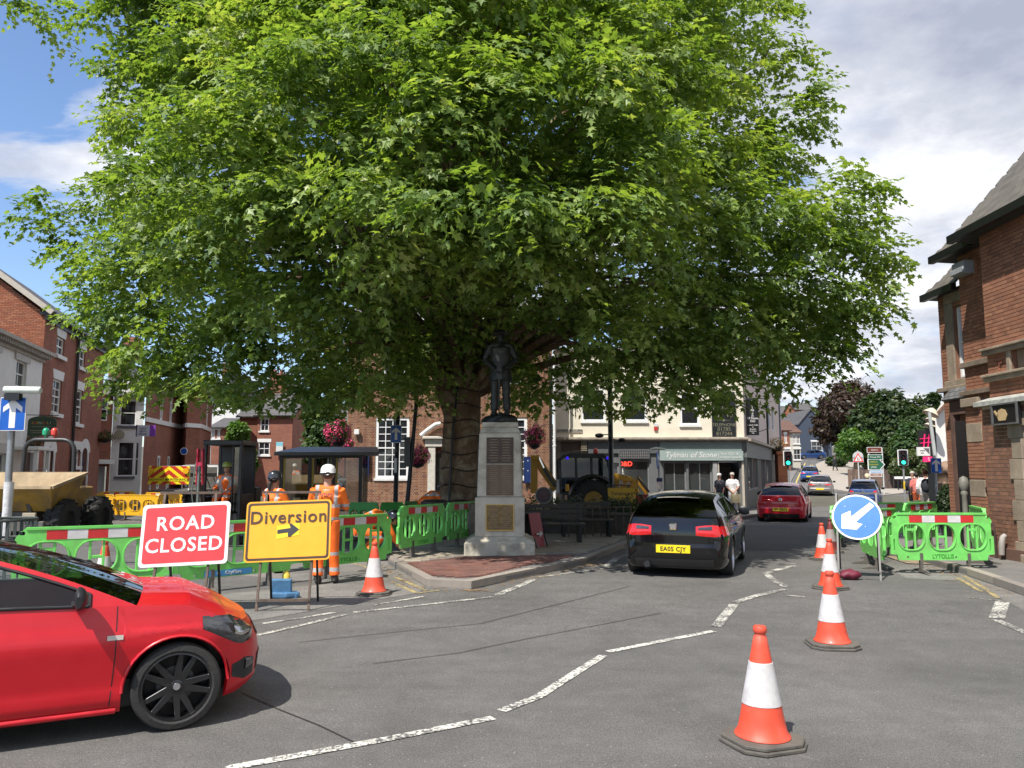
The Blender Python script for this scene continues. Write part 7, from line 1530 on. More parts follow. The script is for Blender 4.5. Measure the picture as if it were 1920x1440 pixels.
def wheel(parent, x, y, r, w, rim, spokes, hubtxt=None, rr_=.70, twin=False):
    s = 1 if y > 0 else -1
    b = MB(); b.lathe([(r * rr_, -w * .45), (r * .83, -w * .5), (r * .95, -w * .47), (r, -w * .36), (r, w * .36), (r * .95, w * .47), (r * .83, w * .5), (r * rr_, w * .45)], 44, axis='y', caps=False); t = b.build('tyre', TYRE, parent, smooth=40); t.location = (x, y, r)
    b = MB(); R0 = r * rr_; b.lathe([(R0, w * .46), (R0 * .95, w * .47), (R0 * .93, w * .40), (R0 * .92, -w * .3)], 44, axis='y', caps=False); b.lathe([(R0 * .92, -w * .06), (0, -w * .06)], 30, axis='y', mi=1)
    b.lathe([(R0 * .55, -w * .03), (R0 * .55, w * .0), (0, w * .0)], 24, axis='y', mi=2); o = b.build('rim', [rim, BLACK, mat('brake_disc', (.12, .12, .12), .5, .6)], t, smooth=35); o.scale = (1, s, 1)
    for i in range(spokes):
        a = 2 * PI * i / spokes + .3; da = .11 if not twin else .09 * (1 if i % 2 else -1); b = MB(); c, d = math.cos(a), math.sin(a); c2, d2 = math.cos(a + da), math.sin(a + da); p_, q_ = V((c * R0 * .16, w * .36, d * R0 * .16)), V((c2 * R0 * .95, w * .42, d2 * R0 * .95)); nn = V((-d, 0, c)); n2 = V((-d2, 0, c2))
        h0, h1 = (.085, .05) if not twin else (.06, .04); h0 *= R0 / .22; h1 *= R0 / .22
        h0, h1 = h0 * .42, h1 * .42
        vs = [p_ - nn * h0, p_ + nn * h0, q_ + n2 * h1, q_ - n2 * h1]; b.add(vs + [v - V((0, .05, 0)) for v in vs], [(0, 1, 2, 3), (0, 4, 5, 1), (1, 5, 6, 2), (2, 6, 7, 3), (3, 7, 4, 0)])
        sp = b.build('spoke', rim, o, bevel=.003)
    b = MB(); b.lathe([(R0 * .2, w * .3), (R0 * .19, w * .39), (R0 * .12, w * .41), (0, w * .41)], 20, axis='y'); hb = b.build('hub', rim, o, smooth=40)
    if hubtxt: b = MB(); b.lathe([(.026, w * .405), (.024, w * .42), (0, w * .42)], 16, axis='y'); b.build('badge', CHROME, o, smooth=40)
    return t
def car(label, paint, pos, heading, L_=4.15, W=1.74, H=1.44, wb=2.55, fo=.82, r=.31, rim=None, spokes=5, glass=None, hood=(.66, .80, .90), belt=(.90, .99), cowl=.62, roof=(.05, -1.15), tail=.22, tl=None, hl=None, plate=None, badge=False, detail=2, twin=False, name='car', front=True, tcol=None):
    t = thing(name, label, 'car', (pos[0], pos[1], gz(0, pos[1])), heading); rim = rim or STEEL; glass = glass or TINT
    xf, xr = wb / 2 + fo, wb / 2 + fo - L_; w = W / 2; ax = (wb / 2, -wb / 2); ra = r + .055
    plan = catmull([V((xf, 0)), V((xf - .02, .35 * w)), V((xf - .11, .70 * w)), V((xf - .30, .92 * w)), V((xf - .62, .99 * w)), V((.6, w)), V((-.5, w)), V((xr + .62, .985 * w)), V((xr + .24, .93 * w)), V((xr + .06, .78 * w)), V((xr + .01, .4 * w)), V((xr, 0))], 12)
    acc = [0]
    for a, b_ in zip(plan, plan[1:]): acc.append(acc[-1] + (b_ - a).length)
    tot = acc[-1]
    def at(s):
        s = max(0, min(tot, s)); i = 0
        while i < len(acc) - 2 and acc[i + 1] < s: i += 1
        k = (s - acc[i]) / (acc[i + 1] - acc[i]); p = plan[i].lerp(plan[i + 1], k); d = (plan[min(i + 2, len(plan) - 1)] - plan[max(i - 1, 0)]).normalized(); return p, V((d.y, -d.x)) * -1
    def s_x(x):
        for i, (a, b_) in enumerate(zip(plan, plan[1:])):
            if a.x >= x >= b_.x and i > 8: return acc[i] + (acc[i + 1] - acc[i]) * ((a.x - x) / max(1e-6, a.x - b_.x))
        return tot / 2
    def s_fy(y): 
        for i, (a, b_) in enumerate(zip(plan, plan[1:])):
            if a.y <= y <= b_.y: return acc[i] + (acc[i + 1] - acc[i]) * ((y - a.y) / max(1e-6, b_.y - a.y))
        return tot * .2
    def s_ry(y):
        for i in range(len(plan) - 2, -1, -1):
            a, b_ = plan[i], plan[i + 1]
            if b_.y <= y <= a.y: return acc[i] + (acc[i + 1] - acc[i]) * ((a.y - y) / max(1e-6, a.y - b_.y))
        return tot
    TOP = [(xr, belt[1] - .02), (xr + .5, belt[1]), (-.3, (belt[0] + belt[1]) / 2), (cowl, belt[0]), (cowl + .35, hood[2] - .02), (xf - .45, hood[1]), (xf - .12, hood[0] + .03), (xf, hood[0])]
    zt = lambda x: ip(x, TOP)
    PS = [(.14, .09), (.22, .035), (.30, .012), (.33, .028), (.52, .012), (.62, 0), (.71, .004), (.725, .022), (.82, .045), (1.02, .10)]; PF = [(.14, .12), (.24, .015), (.40, 0), (.50, .012), (.60, .05), (.66, .10), (.72, .17), (.85, .45)]; PR = [(.16, .12), (.24, .03), (.36, 0), (.52, 0), (.55, .045), (.75, .05), (.92, .085), (1.05, .15)]
    def Wp(s, z, off=0.0, side=1):
        p, n = at(s); n = V((-n.x, -n.y)) if n.dot(p) < 0 else n; n = n.normalized(); fx = max(0, n.x) ** 2; rx = max(0, -n.x) ** 2; sd_ = 1 - fx - rx
        i_ = sip(z, PS) * sd_ + sip(z, PF) * fx + sip(z, PR) * rx; q = p - n * (i_ - off); return V((q.x, q.y * side, z))
    def zb(x):
        z = .17
        for a in ax:
            if abs(x - a) < ra: z = max(z, r + math.sqrt(max(0, ra * ra - (x - a) ** 2)))
        return z
    S_ = sorted(set([round(tot * i / 110, 4) for i in range(111)] + [round(s_x(a + k * ra), 4) for a in ax for k in [math.cos(PI * j / 14) for j in range(15)]] + [round(s_x(a + k * (ra + .0015)), 4) for a in ax for k in (-1, 1)]))
    rows = 14
    for side in (1, -1):
        b = MB(); g = []
        for s in S_:
            x = at(s)[0].x; lo = zb(x) if at(s)[0].y > .6 * w else .17; hi = zt(x); g.append([Wp(s, lo + (hi - lo) * (j / rows), 0, side) for j in range(rows + 1)])
        b.grid(g); o = b.build('side_body', paint, t, smooth=32); 
        for a in ax:            # arch lip and dark liner
            b = MB(); q = [Wp(s_x(a + ra * math.cos(k)), r + ra * math.sin(k), .004, side) for k in [PI * j / 20 for j in range(21)]]; b.tube(q, .012, 6); b.build('arch_lip', paint, t, smooth=60)
            b = MB(); q2 = [(a + (ra + .01) * math.cos(k), r + (ra + .01) * math.sin(k)) for k in [PI * j / 16 for j in range(17)]]; b.grid([[(x, side * (w - .06), z) for x, z in q2], [(x, side * (w - .38), z) for x, z in q2]]); b.add([(x, side * (w - .37), z) for x, z in q2 + [(q2[-1][0], .12), (q2[0][0], .12)]], [tuple(range(19))]); b.build('wheel_arch', BLACK, t)
    # bonnet
    sc = s_x(cowl); g = []; n_ = 16; cb_ = .24 if L_ > 3.95 else .06; cr_ = 1 if L_ > 3.95 else .45
    SF = [s for s in S_ if s <= sc] + [sc]
    for i, s in enumerate(SF):
        x = at(s)[0].x; p = Wp(s, zt(x)); f = i / (len(SF) - 1); row = []
        for j in range(n_ + 1):
            k = -1 + 2 * j / n_; e = 1 - k * k; yy = p.y * k; xx_ = p.x + cb_ * e * f ** 2; crease = .018 * max(0, 1 - abs(abs(k) - .62) / .16) * min(1, f * 2.5); row.append(V((xx_, yy, p.z + e * (.015 + .062 * cr_ * min(1, f * 1.6)) + crease)))
        g.append(row)
    b = MB(); b.grid(g); b.build('bonnet', paint, t, smooth=60); cowl_line = g[-1]
    # roof
    rf, rrr = roof; rz = lambda x: H - .035 - .055 * max(0, (x - (rf - .45)) / .45) ** 2 - .10 * max(0, ((rf + rrr) / 2 - x) / abs((rf - rrr) / 2)) ** 2 * .9; ry = lambda x: w * (.70 - .05 * max(0, (rf * .2 - x) / 1.4))
    XR_ = [rf + (rrr - rf) * i / 18 for i in range(19)]; g = []
    for i, x in enumerate(XR_):
        f = i / 18; g.append([V((x + cb_ * .55 * (1 - k * k) * (1 - f) ** 2 - .05 * (1 - k * k) * f ** 2, ry(x) * k, rz(x) + .045 * cr_ * (1 - k * k) + .01 * (1 - k ** 4))) for k in [-1 + 2 * j / n_ for j in range(n_ + 1)]])
    b = MB(); b.grid(g); b.build('roof', paint, t, smooth=40); rfl, rrl = g[0], g[-1]
    def bil(A, B, bulge, name, m_, par, k=10, ins=0.0, off=0):
        g = [[A[j].lerp(B[j], i / k) + V((bulge[0], 0, bulge[1])) * math.sin(PI * i / k) for j in range(len(A))] for i in range(k + 1)]; b = MB(); b.grid(g); return b.build(name, m_, par, smooth=60, fixn=False), g
    ws, wg = bil(cowl_line, rfl, (.03, .05 if cb_ > .2 else .015), 'windscreen', TINT, t)
    sT = tot - .0; zr_ = belt[1] - .0; dl = []
    for j in range(n_ + 1): k = -1 + 2 * j / n_; dl.append(V((xr + tail - .02 - .10 * (1 - k * k) * 1.0, w * .80 * k, zr_ + .0)))
    rg_, rgg = bil(rrl, dl, (-.05, .02), 'rear_window', glass, t)
    # rear deck panel below the rear window closes the body
    g = [dl]; srs = [s for s in S_ if at(s)[0].x < xr + tail + .12 and s > tot * .55]
    back = [Wp(s_ry(min(.79 * w, abs(k) * .8 * w)) if abs(k) > .01 else tot, zt(xr), 0, 1 if k >= 0 else -1) for k in [-1 + 2 * j / n_ for j in range(n_ + 1)]]
    b = MB(); b.grid([dl, [(a + c) / 2 + V((0, 0, .012)) for a, c in zip(dl, back)], back]); b.build('tailgate_top', paint, t, smooth=50)
    # sides of the glasshouse
    for side in (1, -1):
        jj = n_ if side > 0 else 0
        Tt = [wg[i][jj] for i in range(0, 11)] + [V((x, ry(x) * side, rz(x))) for x in XR_[1:]] + [rgg[i][jj] for i in range(1, 11)]
        Bt = []
        for i, p in enumerate(Tt):
            x = p.x + (xr + tail - Tt[-1].x) * 0; x = max(xr + tail - .02, min(cowl, p.x)); q = Wp(s_x(x) if x > xr + .3 else s_x(xr + .3), zt(x), 0, side)
            if x <= xr + .3: q = V((x, side * (w * .80 + (abs(q.y) - w * .80) * max(0, (x - xr - tail) / (.3 - tail + .01))), zt(x)))
            Bt.append(q)
        Wt, Wb = [], []
        for p, q in zip(Tt, Bt):
            h = max(.001, (p - q).length); Wt.append(q.lerp(p, max(.0, 1 - (.075 if cb_ > .2 else .045) / h)) if h > .08 else q.lerp(p, .02)); Wb.append(q.lerp(p, min(.5, .022 / h)))
        hh = [(p - q).length for p, q in zip(Tt, Bt)]; i0 = next(i for i, h in enumerate(hh) if h > .12); i1 = max(i for i, p in enumerate(Tt) if p.x > xr + tail + (.62 if detail > 1 else .5) and hh[i] > .12)
        off = V((0, side * .004, 0))
        b = MB(); b.grid([[p + off * 0 for p in Tt], Wt]); b.grid([Wt[:i0 + 1], Bt[:i0 + 1]]); b.grid([Wt[i1:], Bt[i1:]]); b.build('pillar_frame', paint, t, smooth=50)
        b = MB(); b.grid([[p - off for p in Wt[i0:i1 + 1]], [p - off for p in Bt[i0:i1 + 1]]]); wn_ = b.build('side_window', glass, t, smooth=60)
        b = MB(); q = [p + off * .5 for p in Wt[i0:i1 + 1]]; b.tube(q, .012, 6); q = [p + off + V((0, 0, .005)) for p in Bt[i0:i1 + 1]]; b.tube(q, .013, 6); b.tube([Wt[i1], Bt[i1]], .012, 6); b.tube([Wt[i0], Bt[i0]], .01, 6); b.build('window_trim', TRIM, wn_, smooth=60)
        ib = min(range(len(Tt)), key=lambda i: abs(Tt[i].x + .38)); b = MB(); b.grid([[Wt[ib] + off + V((.045, 0, 0)), Bt[ib] + off + V((.06, 0, 0))], [Wt[ib] + off - V((.045, 0, 0)), Bt[ib] + off - V((.05, 0, 0))]]); b.build('door_pillar', TRIM, wn_)
        if detail > 1 and front:
            xq = cowl - .30; q = min(Wt[i0:], key=lambda p: abs(p.x - xq)); bq = min(Bt[i0:], key=lambda p: abs(p.x - xq)); b = MB(); b.tube([q, bq], .016, 6); b.build('quarter_bar', TRIM, wn_)
        # mirror
        p = Wp(s_x(cowl - .38), zt(cowl - .38) + .01, 0, side); b = MB(); b.beam(p + V((.02, -side * .02, .0)), p + V((.0, side * .09, .03)), .05, .03); b.build('mirror_arm', TRIM, t)
        b = MB(); rows_ = []
        for i in range(9):
            f = i / 8; sz_ = math.sin(PI * (.12 + .8 * f)) ** .5; yy = side * (.05 + .19 * f); rows_.append([p + V((.055 * sz_ * (1 if c > 0 else .45) * c + .02, yy, .075 + .078 * sz_ * d - .02 * f)) for c, d in [(math.cos(a), math.sin(a)) for a in [2 * PI * k / 14 for k in range(15)]]])
        b.grid(rows_); b.add(rows_[0][:14], [tuple(range(14))]); b.add(rows_[-1][:14], [tuple(range(14))]); b.build('mirror', TRIM if front or detail < 2 else TRIM, t, smooth=50)
        # door shut lines and sill
        for xd, x2 in ((cowl - .12, cowl - .30), (-.42, -.50)) + (() if detail < 2 else ((-wb / 2 + .05, -wb / 2 - .0),)):
            if abs(xd - ax[1]) < ra: continue
            b = MB(); zs = [.22 + (zt(xd) - .22) * j / 12 for j in range(13)]; q = [Wp(s_x(xd + (x2 - xd) * max(0, (.5 - (z - .22) / .7)) * .25), z, .0012, side) for z in zs]; b.grid([[p + V((.0035, 0, 0)) for p in q], [p - V((.0035, 0, 0)) for p in q]]); b.build('door_gap', BLACK, t, fixn=False)
        b = MB(); q = [Wp(s_x(ax[0] - ra - .03 - (wb - 2 * ra - .06) * j / 14), .185, .006, side) for j in range(15)]; b.tube(q, .022, 6); b.build('sill', paint if front else TRIM, t, smooth=60)
        if detail > 1:
            b = MB(); q = Wp(s_x(-.28), .79, .02, side); b.tube([q + V((.09, -side * .015, 0)), q + V((.06, side * .01, 0)), q + V((-.06, side * .01, 0)), q + V((-.09, -side * .015, 0))], .013, 6); b.build('door_handle', paint, t, smooth=60)
            b = MB(); q = s_x(ax[0] - .41); b.grid([[Wp(q + dx, .685 + dz, .006, side) for dz in (-.016, 0, .016)] for dx in (-.05, -.03, .03, .05)]); b.build('side_repeater', mat('repeater', (.55, .5, .45), .3, coat=1), t)
        # lamps
        def decal(nm, cols, m_, off=.006, rows_=5, par=None):
            out = []
            for (s0, l0, h0), (s1, l1, h1) in zip(cols, cols[1:]):
                for k in range(5): f = k / 5; out.append((s0 + (s1 - s0) * f, l0 + (l1 - l0) * f, h0 + (h1 - h0) * f))
            out.append(cols[-1]); b = MB(); b.grid([[Wp(s, lo + (hi - lo) * j / rows_, off * (.2 if (j in (0, rows_)) else 1), side) for j in range(rows_ + 1)] for s, lo, hi in out]); return b.build(nm, m_, par or t, smooth=60)
        if hl:
            h = decal('headlight', hl(s_fy, s_x), LAMPC, .008); cc = hl(s_fy, s_x)[1:4]; decal('headlight_lens', [(s, l + .04, u - .035) for s, l, u in cc], CHROME, .012, par=h); decal('headlight_surround', [(s, l - .012, u + .012) for s, l, u in hl(s_fy, s_x)], DK, .004, par=h)
            decal('fog_lamp_opening', [(s_fy(w * .66), .28, .40), (s_fy(w * .80), .27, .43), (s_fy(w * .90), .31, .40)], TRIM, .004); decal('fog_lamp', [(s_fy(w * .70), .35, .41), (s_fy(w * .80), .33, .42)], LAMPC, .012)
        if tl:
            for nm, cols, m_, o_ in tl(s_ry, s_x): decal(nm, cols, m_, o_)
        for a in ax: wheel(t, a, side * (w - .115), r, .215, rim, spokes, hubtxt=badge, twin=twin, rr_=.78 if twin else .72)
    # front and rear furniture
    b = MB(); b.bb(xr + .25, xf - .3, -w + .25, w - .25, .16, .34); b.bb(-wb / 2 + .45, wb / 2 - .5, -w + .12, w - .12, .2, .5); b.build('underbody', BLACK, t)
    if detail > 1 and front: b = MB(); b.grid([[Wp(s_fy(abs(y)), z, .006, 1 if y > 0 else -1) for z in (.27, .33, .40)] for y in [(-.55 + 1.1 * i / 12) * w for i in range(13)]]); b.grid([[Wp(s_fy(abs(y)), z, .006, 1 if y > 0 else -1) for z in (.52, .57, .62)] for y in [(-.4 + .8 * i / 12) * w for i in range(13)]]); b.build('grille', TRIM, t)
    if plate is not None:
        b = MB(); b.bb(xr - .022, xr + .06, -.27, .27, .425, .545); o = b.build('number_plate', PLATE, t)
        if plate: lettering(plate, (xr - .025, 0, .482), BLACK, o, .098, (0, 0, -PI / 2), bold=.02, space=1.05, ext=.001)
    if not front:
        b = MB(); b.grid([[Wp(s_ry(abs(y)) if abs(y) > .01 else tot, z, .007, 1 if y > 0 else -1) for z in (.18, .22, .28, .33)] for y in [(-.72 + 1.44 * i / 16) * w for i in range(17)]]); b.build('lower_bumper', TRIM, t)
        b = MB(); b.bb(xr + .01, xr + .10, -.06, .06, .78, .89); b.build('badge', CHROME, t, bevel=.015)
        b = MB(); b.lathe([(.035, 0), (.05, 0), (.052, .14), (.036, .14), (.034, .02)], 16, o=(xr - .02, .42, .235), axis='x'); b.build('exhaust', CHROME if badge else TRIM, t, smooth=40)
        b = MB(); b.tube([(xr + tail + .0, -.05, zr_ + .06), (xr + tail + .05, .3, zr_ + .10)], .01, 5); b.build('wiper', BLACK, t)
        b = MB(); q = [rrl[j] + V((-.02, 0, .005)) for j in range(3, n_ - 2)]; q2 = [p + V((-.12, 0, -.012)) for p in q]; b.grid([q, q2]); b.grid([[p - V((0, 0, .02)) for p in q], [p - V((0, 0, .005)) for p in q2]]); b.build('spoiler', paint, t, smooth=50)
    # seats, dash, wheel
    if detail > 1:
        b = MB()
        for s in (-1, 1):
            b.box((-.05, s * .36, .52), (.5, .48, .16)); b.box((-.34, s * .36, .80), (.14, .46, .58), (0, -.2, 0)); b.box((-.42, s * .36, 1.16), (.09, .26, .17), (0, -.15, 0)); b.box((-1.18, s * .36, 1.02), (.09, .24, .14))
        b.box((-.85, 0, .52), (.45, 1.2, .2)); b.box((-1.1, 0, .76), (.14, 1.24, .5), (0, -.2, 0)); o = b.build('seats', DARKIN, t, bevel=.04, seg=2)
        b = MB(); b.box((cowl - .12, 0, .80 - .06 * (cr_ < 1)), (.4, 1.36, .2)); b.box((.1, 0, .5), (.9, .2, .3)); b.build('dashboard', DARKIN, t, bevel=.04)
        b = MB(); c = V((cowl - .34, -.37, .86)); b.tube([c + Euler((0, .45, 0)).to_matrix() @ V((0, .18 * math.cos(a), .18 * math.sin(a))) for a in [2 * PI * i / 20 for i in range(21)]], .014, 8); b.tube([c + V((0, -.16, 0)), c + V((.02, 0, -.02)), c + V((0, .16, 0))], .018, 6); b.tube([c, c + V((.3, 0, -.12))], .03, 8); b.build('steering_wheel', DARKIN, t, smooth=60)
    return t
REDP = mat('red_car_paint', (.48, .004, .012), .35, var=.04, coat=.3); BLKP = mat('black_car_paint', (.003, .0032, .004), .12, var=.1, coat=.5, spec=.4); CORP = mat('deep_red_car_paint', (.55, .006, .02), .3, var=.04, coat=.8)
SILP = mat('grey_silver_paint', (.28, .26, .25), .35, .6, coat=.8); BLUP = mat('blue_car_paint', (.02, .055, .17), .3, .2, coat=1.0); BLU2 = mat('bright_blue_paint', (.02, .07, .22), .3, .2, coat=1.0)
BRIM = mat('black_rim', (.02, .02, .021), .3, .5, coat=.6); SRIM = mat('silver_rim', (.5, .5, .52), .3, .8)
def d2(u, v): p = G(u, v); return V((p.x, p.y))
def heading(deg): return R(90 - deg)
# hero: front right wheel touches the road at (316, 1371)
hd = R(27); c, s = math.cos(hd), math.sin(hd); pw = d2(316, 1371); k = V((1.235, -.74)) * .92; ctr = pw - V((c * k.x - s * k.y, s * k.x + c * k.y)) + V((0, .08))
hero = car('shiny red hatchback cut by the left edge, its nose towards the road closed sign', REDP, ctr, hd, L_=3.92, W=1.70, H=1.38, wb=2.47, fo=.66, r=.302, rim=BRIM, spokes=10, glass=GLASS, hood=(.66, .80, .885), belt=(.885, .98), cowl=.95, roof=(-.12, -1.3), badge=True, twin=True, plate=None,
    hl=lambda fy, sx_: [(fy(.50), .585, .63), (fy(.60), .555, .68), (fy(.70), .545, .72), (fy(.76), .57, .745), (sx_(1.235 + .66 - .50), .70, .765)])
hero.scale = (.92, .92, .92)
p = V((2.86, 13.35)); hb = heading(20.5)
def tl_leon(ry, sx_): return [('tail_lamp', [(ry(.36), .70, .84), (ry(.52), .685, .86), (ry(.66), .68, .865), (sx_(-2.1 + .52), .70, .83)], TAILR, .006), ('reversing_lamp', [(ry(.40), .78, .83), (ry(.62), .775, .85)], LAMPC, .010)]
k = 1.255; car('black hatchback seen from behind driving away past the memorial', BLKP, p + V((math.cos(hb), math.sin(hb))) * k, hb, L_=4.18, W=1.74, H=1.36, wb=2.51, fo=.87, r=.32, rim=SRIM, spokes=5, plate='EA05 CJY', tl=tl_leon, front=False, belt=(.90, .985), hood=(.68, .82, .9), cowl=.72, roof=(.1, -1.3), tail=.26)
def far_car(label, paint, u, v, az, detail=1, **k):
    q = d2(u, v); h = heading(az); L_ = k.pop('L_', 4.1); return car(label, paint, q + V((math.cos(h), math.sin(h))) * (L_ / 2 - .1), h, L_=L_, front=False, detail=detail, **k)
def tl_wide(ry, sx_): return [('tail_lamp', [(ry(.30), .76, .80), (ry(.55), .74, .84), (ry(.68), .74, .86), (sx_(-1.55), .78, .84)], TAILR, .006)]
def tl_tall(ry, sx_): return [('tail_lamp', [(ry(.48), .72, .84), (ry(.60), .68, .90), (ry(.70), .70, .92)], TAILR, .006)]
far_car('deep red hatchback ahead of the black car', CORP, 1465, 979, 23.5, 2, L_=4.37, W=1.79, H=1.42, wb=2.64, r=.32, rim=BRIM, plate='WP19 KTL', tl=tl_wide, tail=.34, roof=(.1, -1.35), glass=TINT)
far_car('silver grey car behind the bright green traffic light up the road', SILP, 1538, 930, 23, 2, L_=4.4, W=1.8, H=1.5, plate='', tl=tl_wide)
far_car('small blue hatchback with red lamps behind the arrow sign', BLUP, 1620, 951, 27, 2, L_=3.67, W=1.66, H=1.5, wb=2.385, fo=.6, plate='', tl=tl_tall, tail=.2, roof=(.2, -1.2), cowl=.75, hood=(.7, .85, .92))
far_car('distant bright blue car going uphill', BLU2, 1518, 905, 23, 1, L_=4.2, W=1.76, H=1.5, plate='', tl=tl_wide)
h_ = R(172); car('dark blue car parked before the blue pub at the top of the hill', BLUP, on(1523, 122)[:2], h_, detail=1, front=True, L_=4.3)
h_ = heading(-18)
far_car('white car with a blue stripe parked beyond the works', mat('white_car_paint', (.7, .7, .7), .35, coat=1), 508, 908, -12, 1, L_=4.5, W=1.85, H=1.6, plate='', tl=tl_tall)
far_car('dark blue parked car beside the white one', BLUP, 484, 912, -14, 1, L_=4.3, W=1.8, H=1.5, plate='', tl=tl_tall)
far_car('blue car half behind the white parked car', BLU2, 520, 900, -10, 1, L_=4.3, W=1.8, H=1.5, plate='', tl=tl_tall)
far_car('grey car seen through the bus shelter glass', SILP, 600, 918, 10, 1, L_=4.3, W=1.8, H=1.5, plate='', tl=tl_tall)
# cooling haze free: orange beacon seen behind the blue hatchback
b = MB(); b.lathe([(.09, 0), (.13, .05), (.13, .2), (.08, .26), (0, .28)], 14); o = b.build('road_lamp', mat('lamp_amber', (.7, .55, .35), .4), smooth=50); q = D(1626, 897, 44); o.location = q; tag(o, 'pale round road works lamp seen just above the blue hatchback roof', 'lamp')
b = MB(); b.cyl((0, 0, 0), (0, 0, q.z - gz(0, 44)), .03, n=6); b.build('lamp_stand', BLACK, o).location = (0, 0, gz(0, 44) - q.z)
# ================================================================ people
def hivis(name, col, bands=(), braces=None, axis=2, dark=None):
    m = mat(name, col, .7, var=.12, scale=14, bump=.35, bscale=9); nt = m.node_tree; b = nt.nodes['Principled BSDF']; old = b.inputs['Base Color'].links[0].from_socket
    tc = N(nt, 'ShaderNodeTexCoord'); s = N(nt, 'ShaderNodeSeparateXYZ'); L(nt, tc.outputs['Object'], s.inputs[0]); f = None
    def rng_(sock, lo, hi): return mth(nt, 'MULTIPLY', mth(nt, 'GREATER_THAN', sock, lo), mth(nt, 'LESS_THAN', sock, hi))
    fs = [rng_(s.outputs[axis], lo, hi) for lo, hi in bands]
    if braces: fs.append(mth(nt, 'MULTIPLY', rng_(mth(nt, 'ABSOLUTE', s.outputs[0]), braces[0], braces[1]), mth(nt, 'GREATER_THAN', s.outputs[2], braces[2])))
    for k in fs: f = k if f is None else mth(nt, 'MAXIMUM', f, k)
    if f: L(nt, mixc(nt, f, old, (.40, .38, .37)), b.inputs['Base Color'])
    return m
OR_T = hivis('hivis_top', (.85, .16, .01), [(.93, .985), (1.13, 1.18)], (.115, .165, 1.17)); OR_B = hivis('hivis_trousers', (.85, .14, .01), [(.18, .24), (.42, .47)]); OR_P = hivis('hivis_plain', (.85, .15, .01), [(.08, .14)], axis=1)
SKIN = mat('skin', (.50, .27, .18), .55, var=.08); BOOT = mat('boot', (.03, .027, .024), .7); HAIRD = mat('dark_hair', (.02, .013, .01), .6)
JS = dict(pel=(0, 0, .95), bel=(0, 0, 1.08), che=(0, .01, 1.30), nec=(0, 0, 1.47), hea=(0, .01, 1.62), shL=(-.19, 0, 1.40), shR=(.19, 0, 1.40), elL=(-.25, .0, 1.12), elR=(.25, .0, 1.12), haL=(-.24, .1, .88), haR=(.24, .1, .88), hiL=(-.09, 0, .92), hiR=(.09, 0, .92), knL=(-.11, .02, .50), knR=(.11, .02, .50), anL=(-.12, -.01, .09), anR=(.12, -.01, .09))
def remesh(o, v, it=4):
    m = o.modifiers.new('remesh', 'REMESH'); m.mode = 'VOXEL'; m.voxel_size = v; m.use_smooth_shade = True
    s = o.modifiers.new('smooth', 'SMOOTH'); s.iterations = it; s.factor = .6
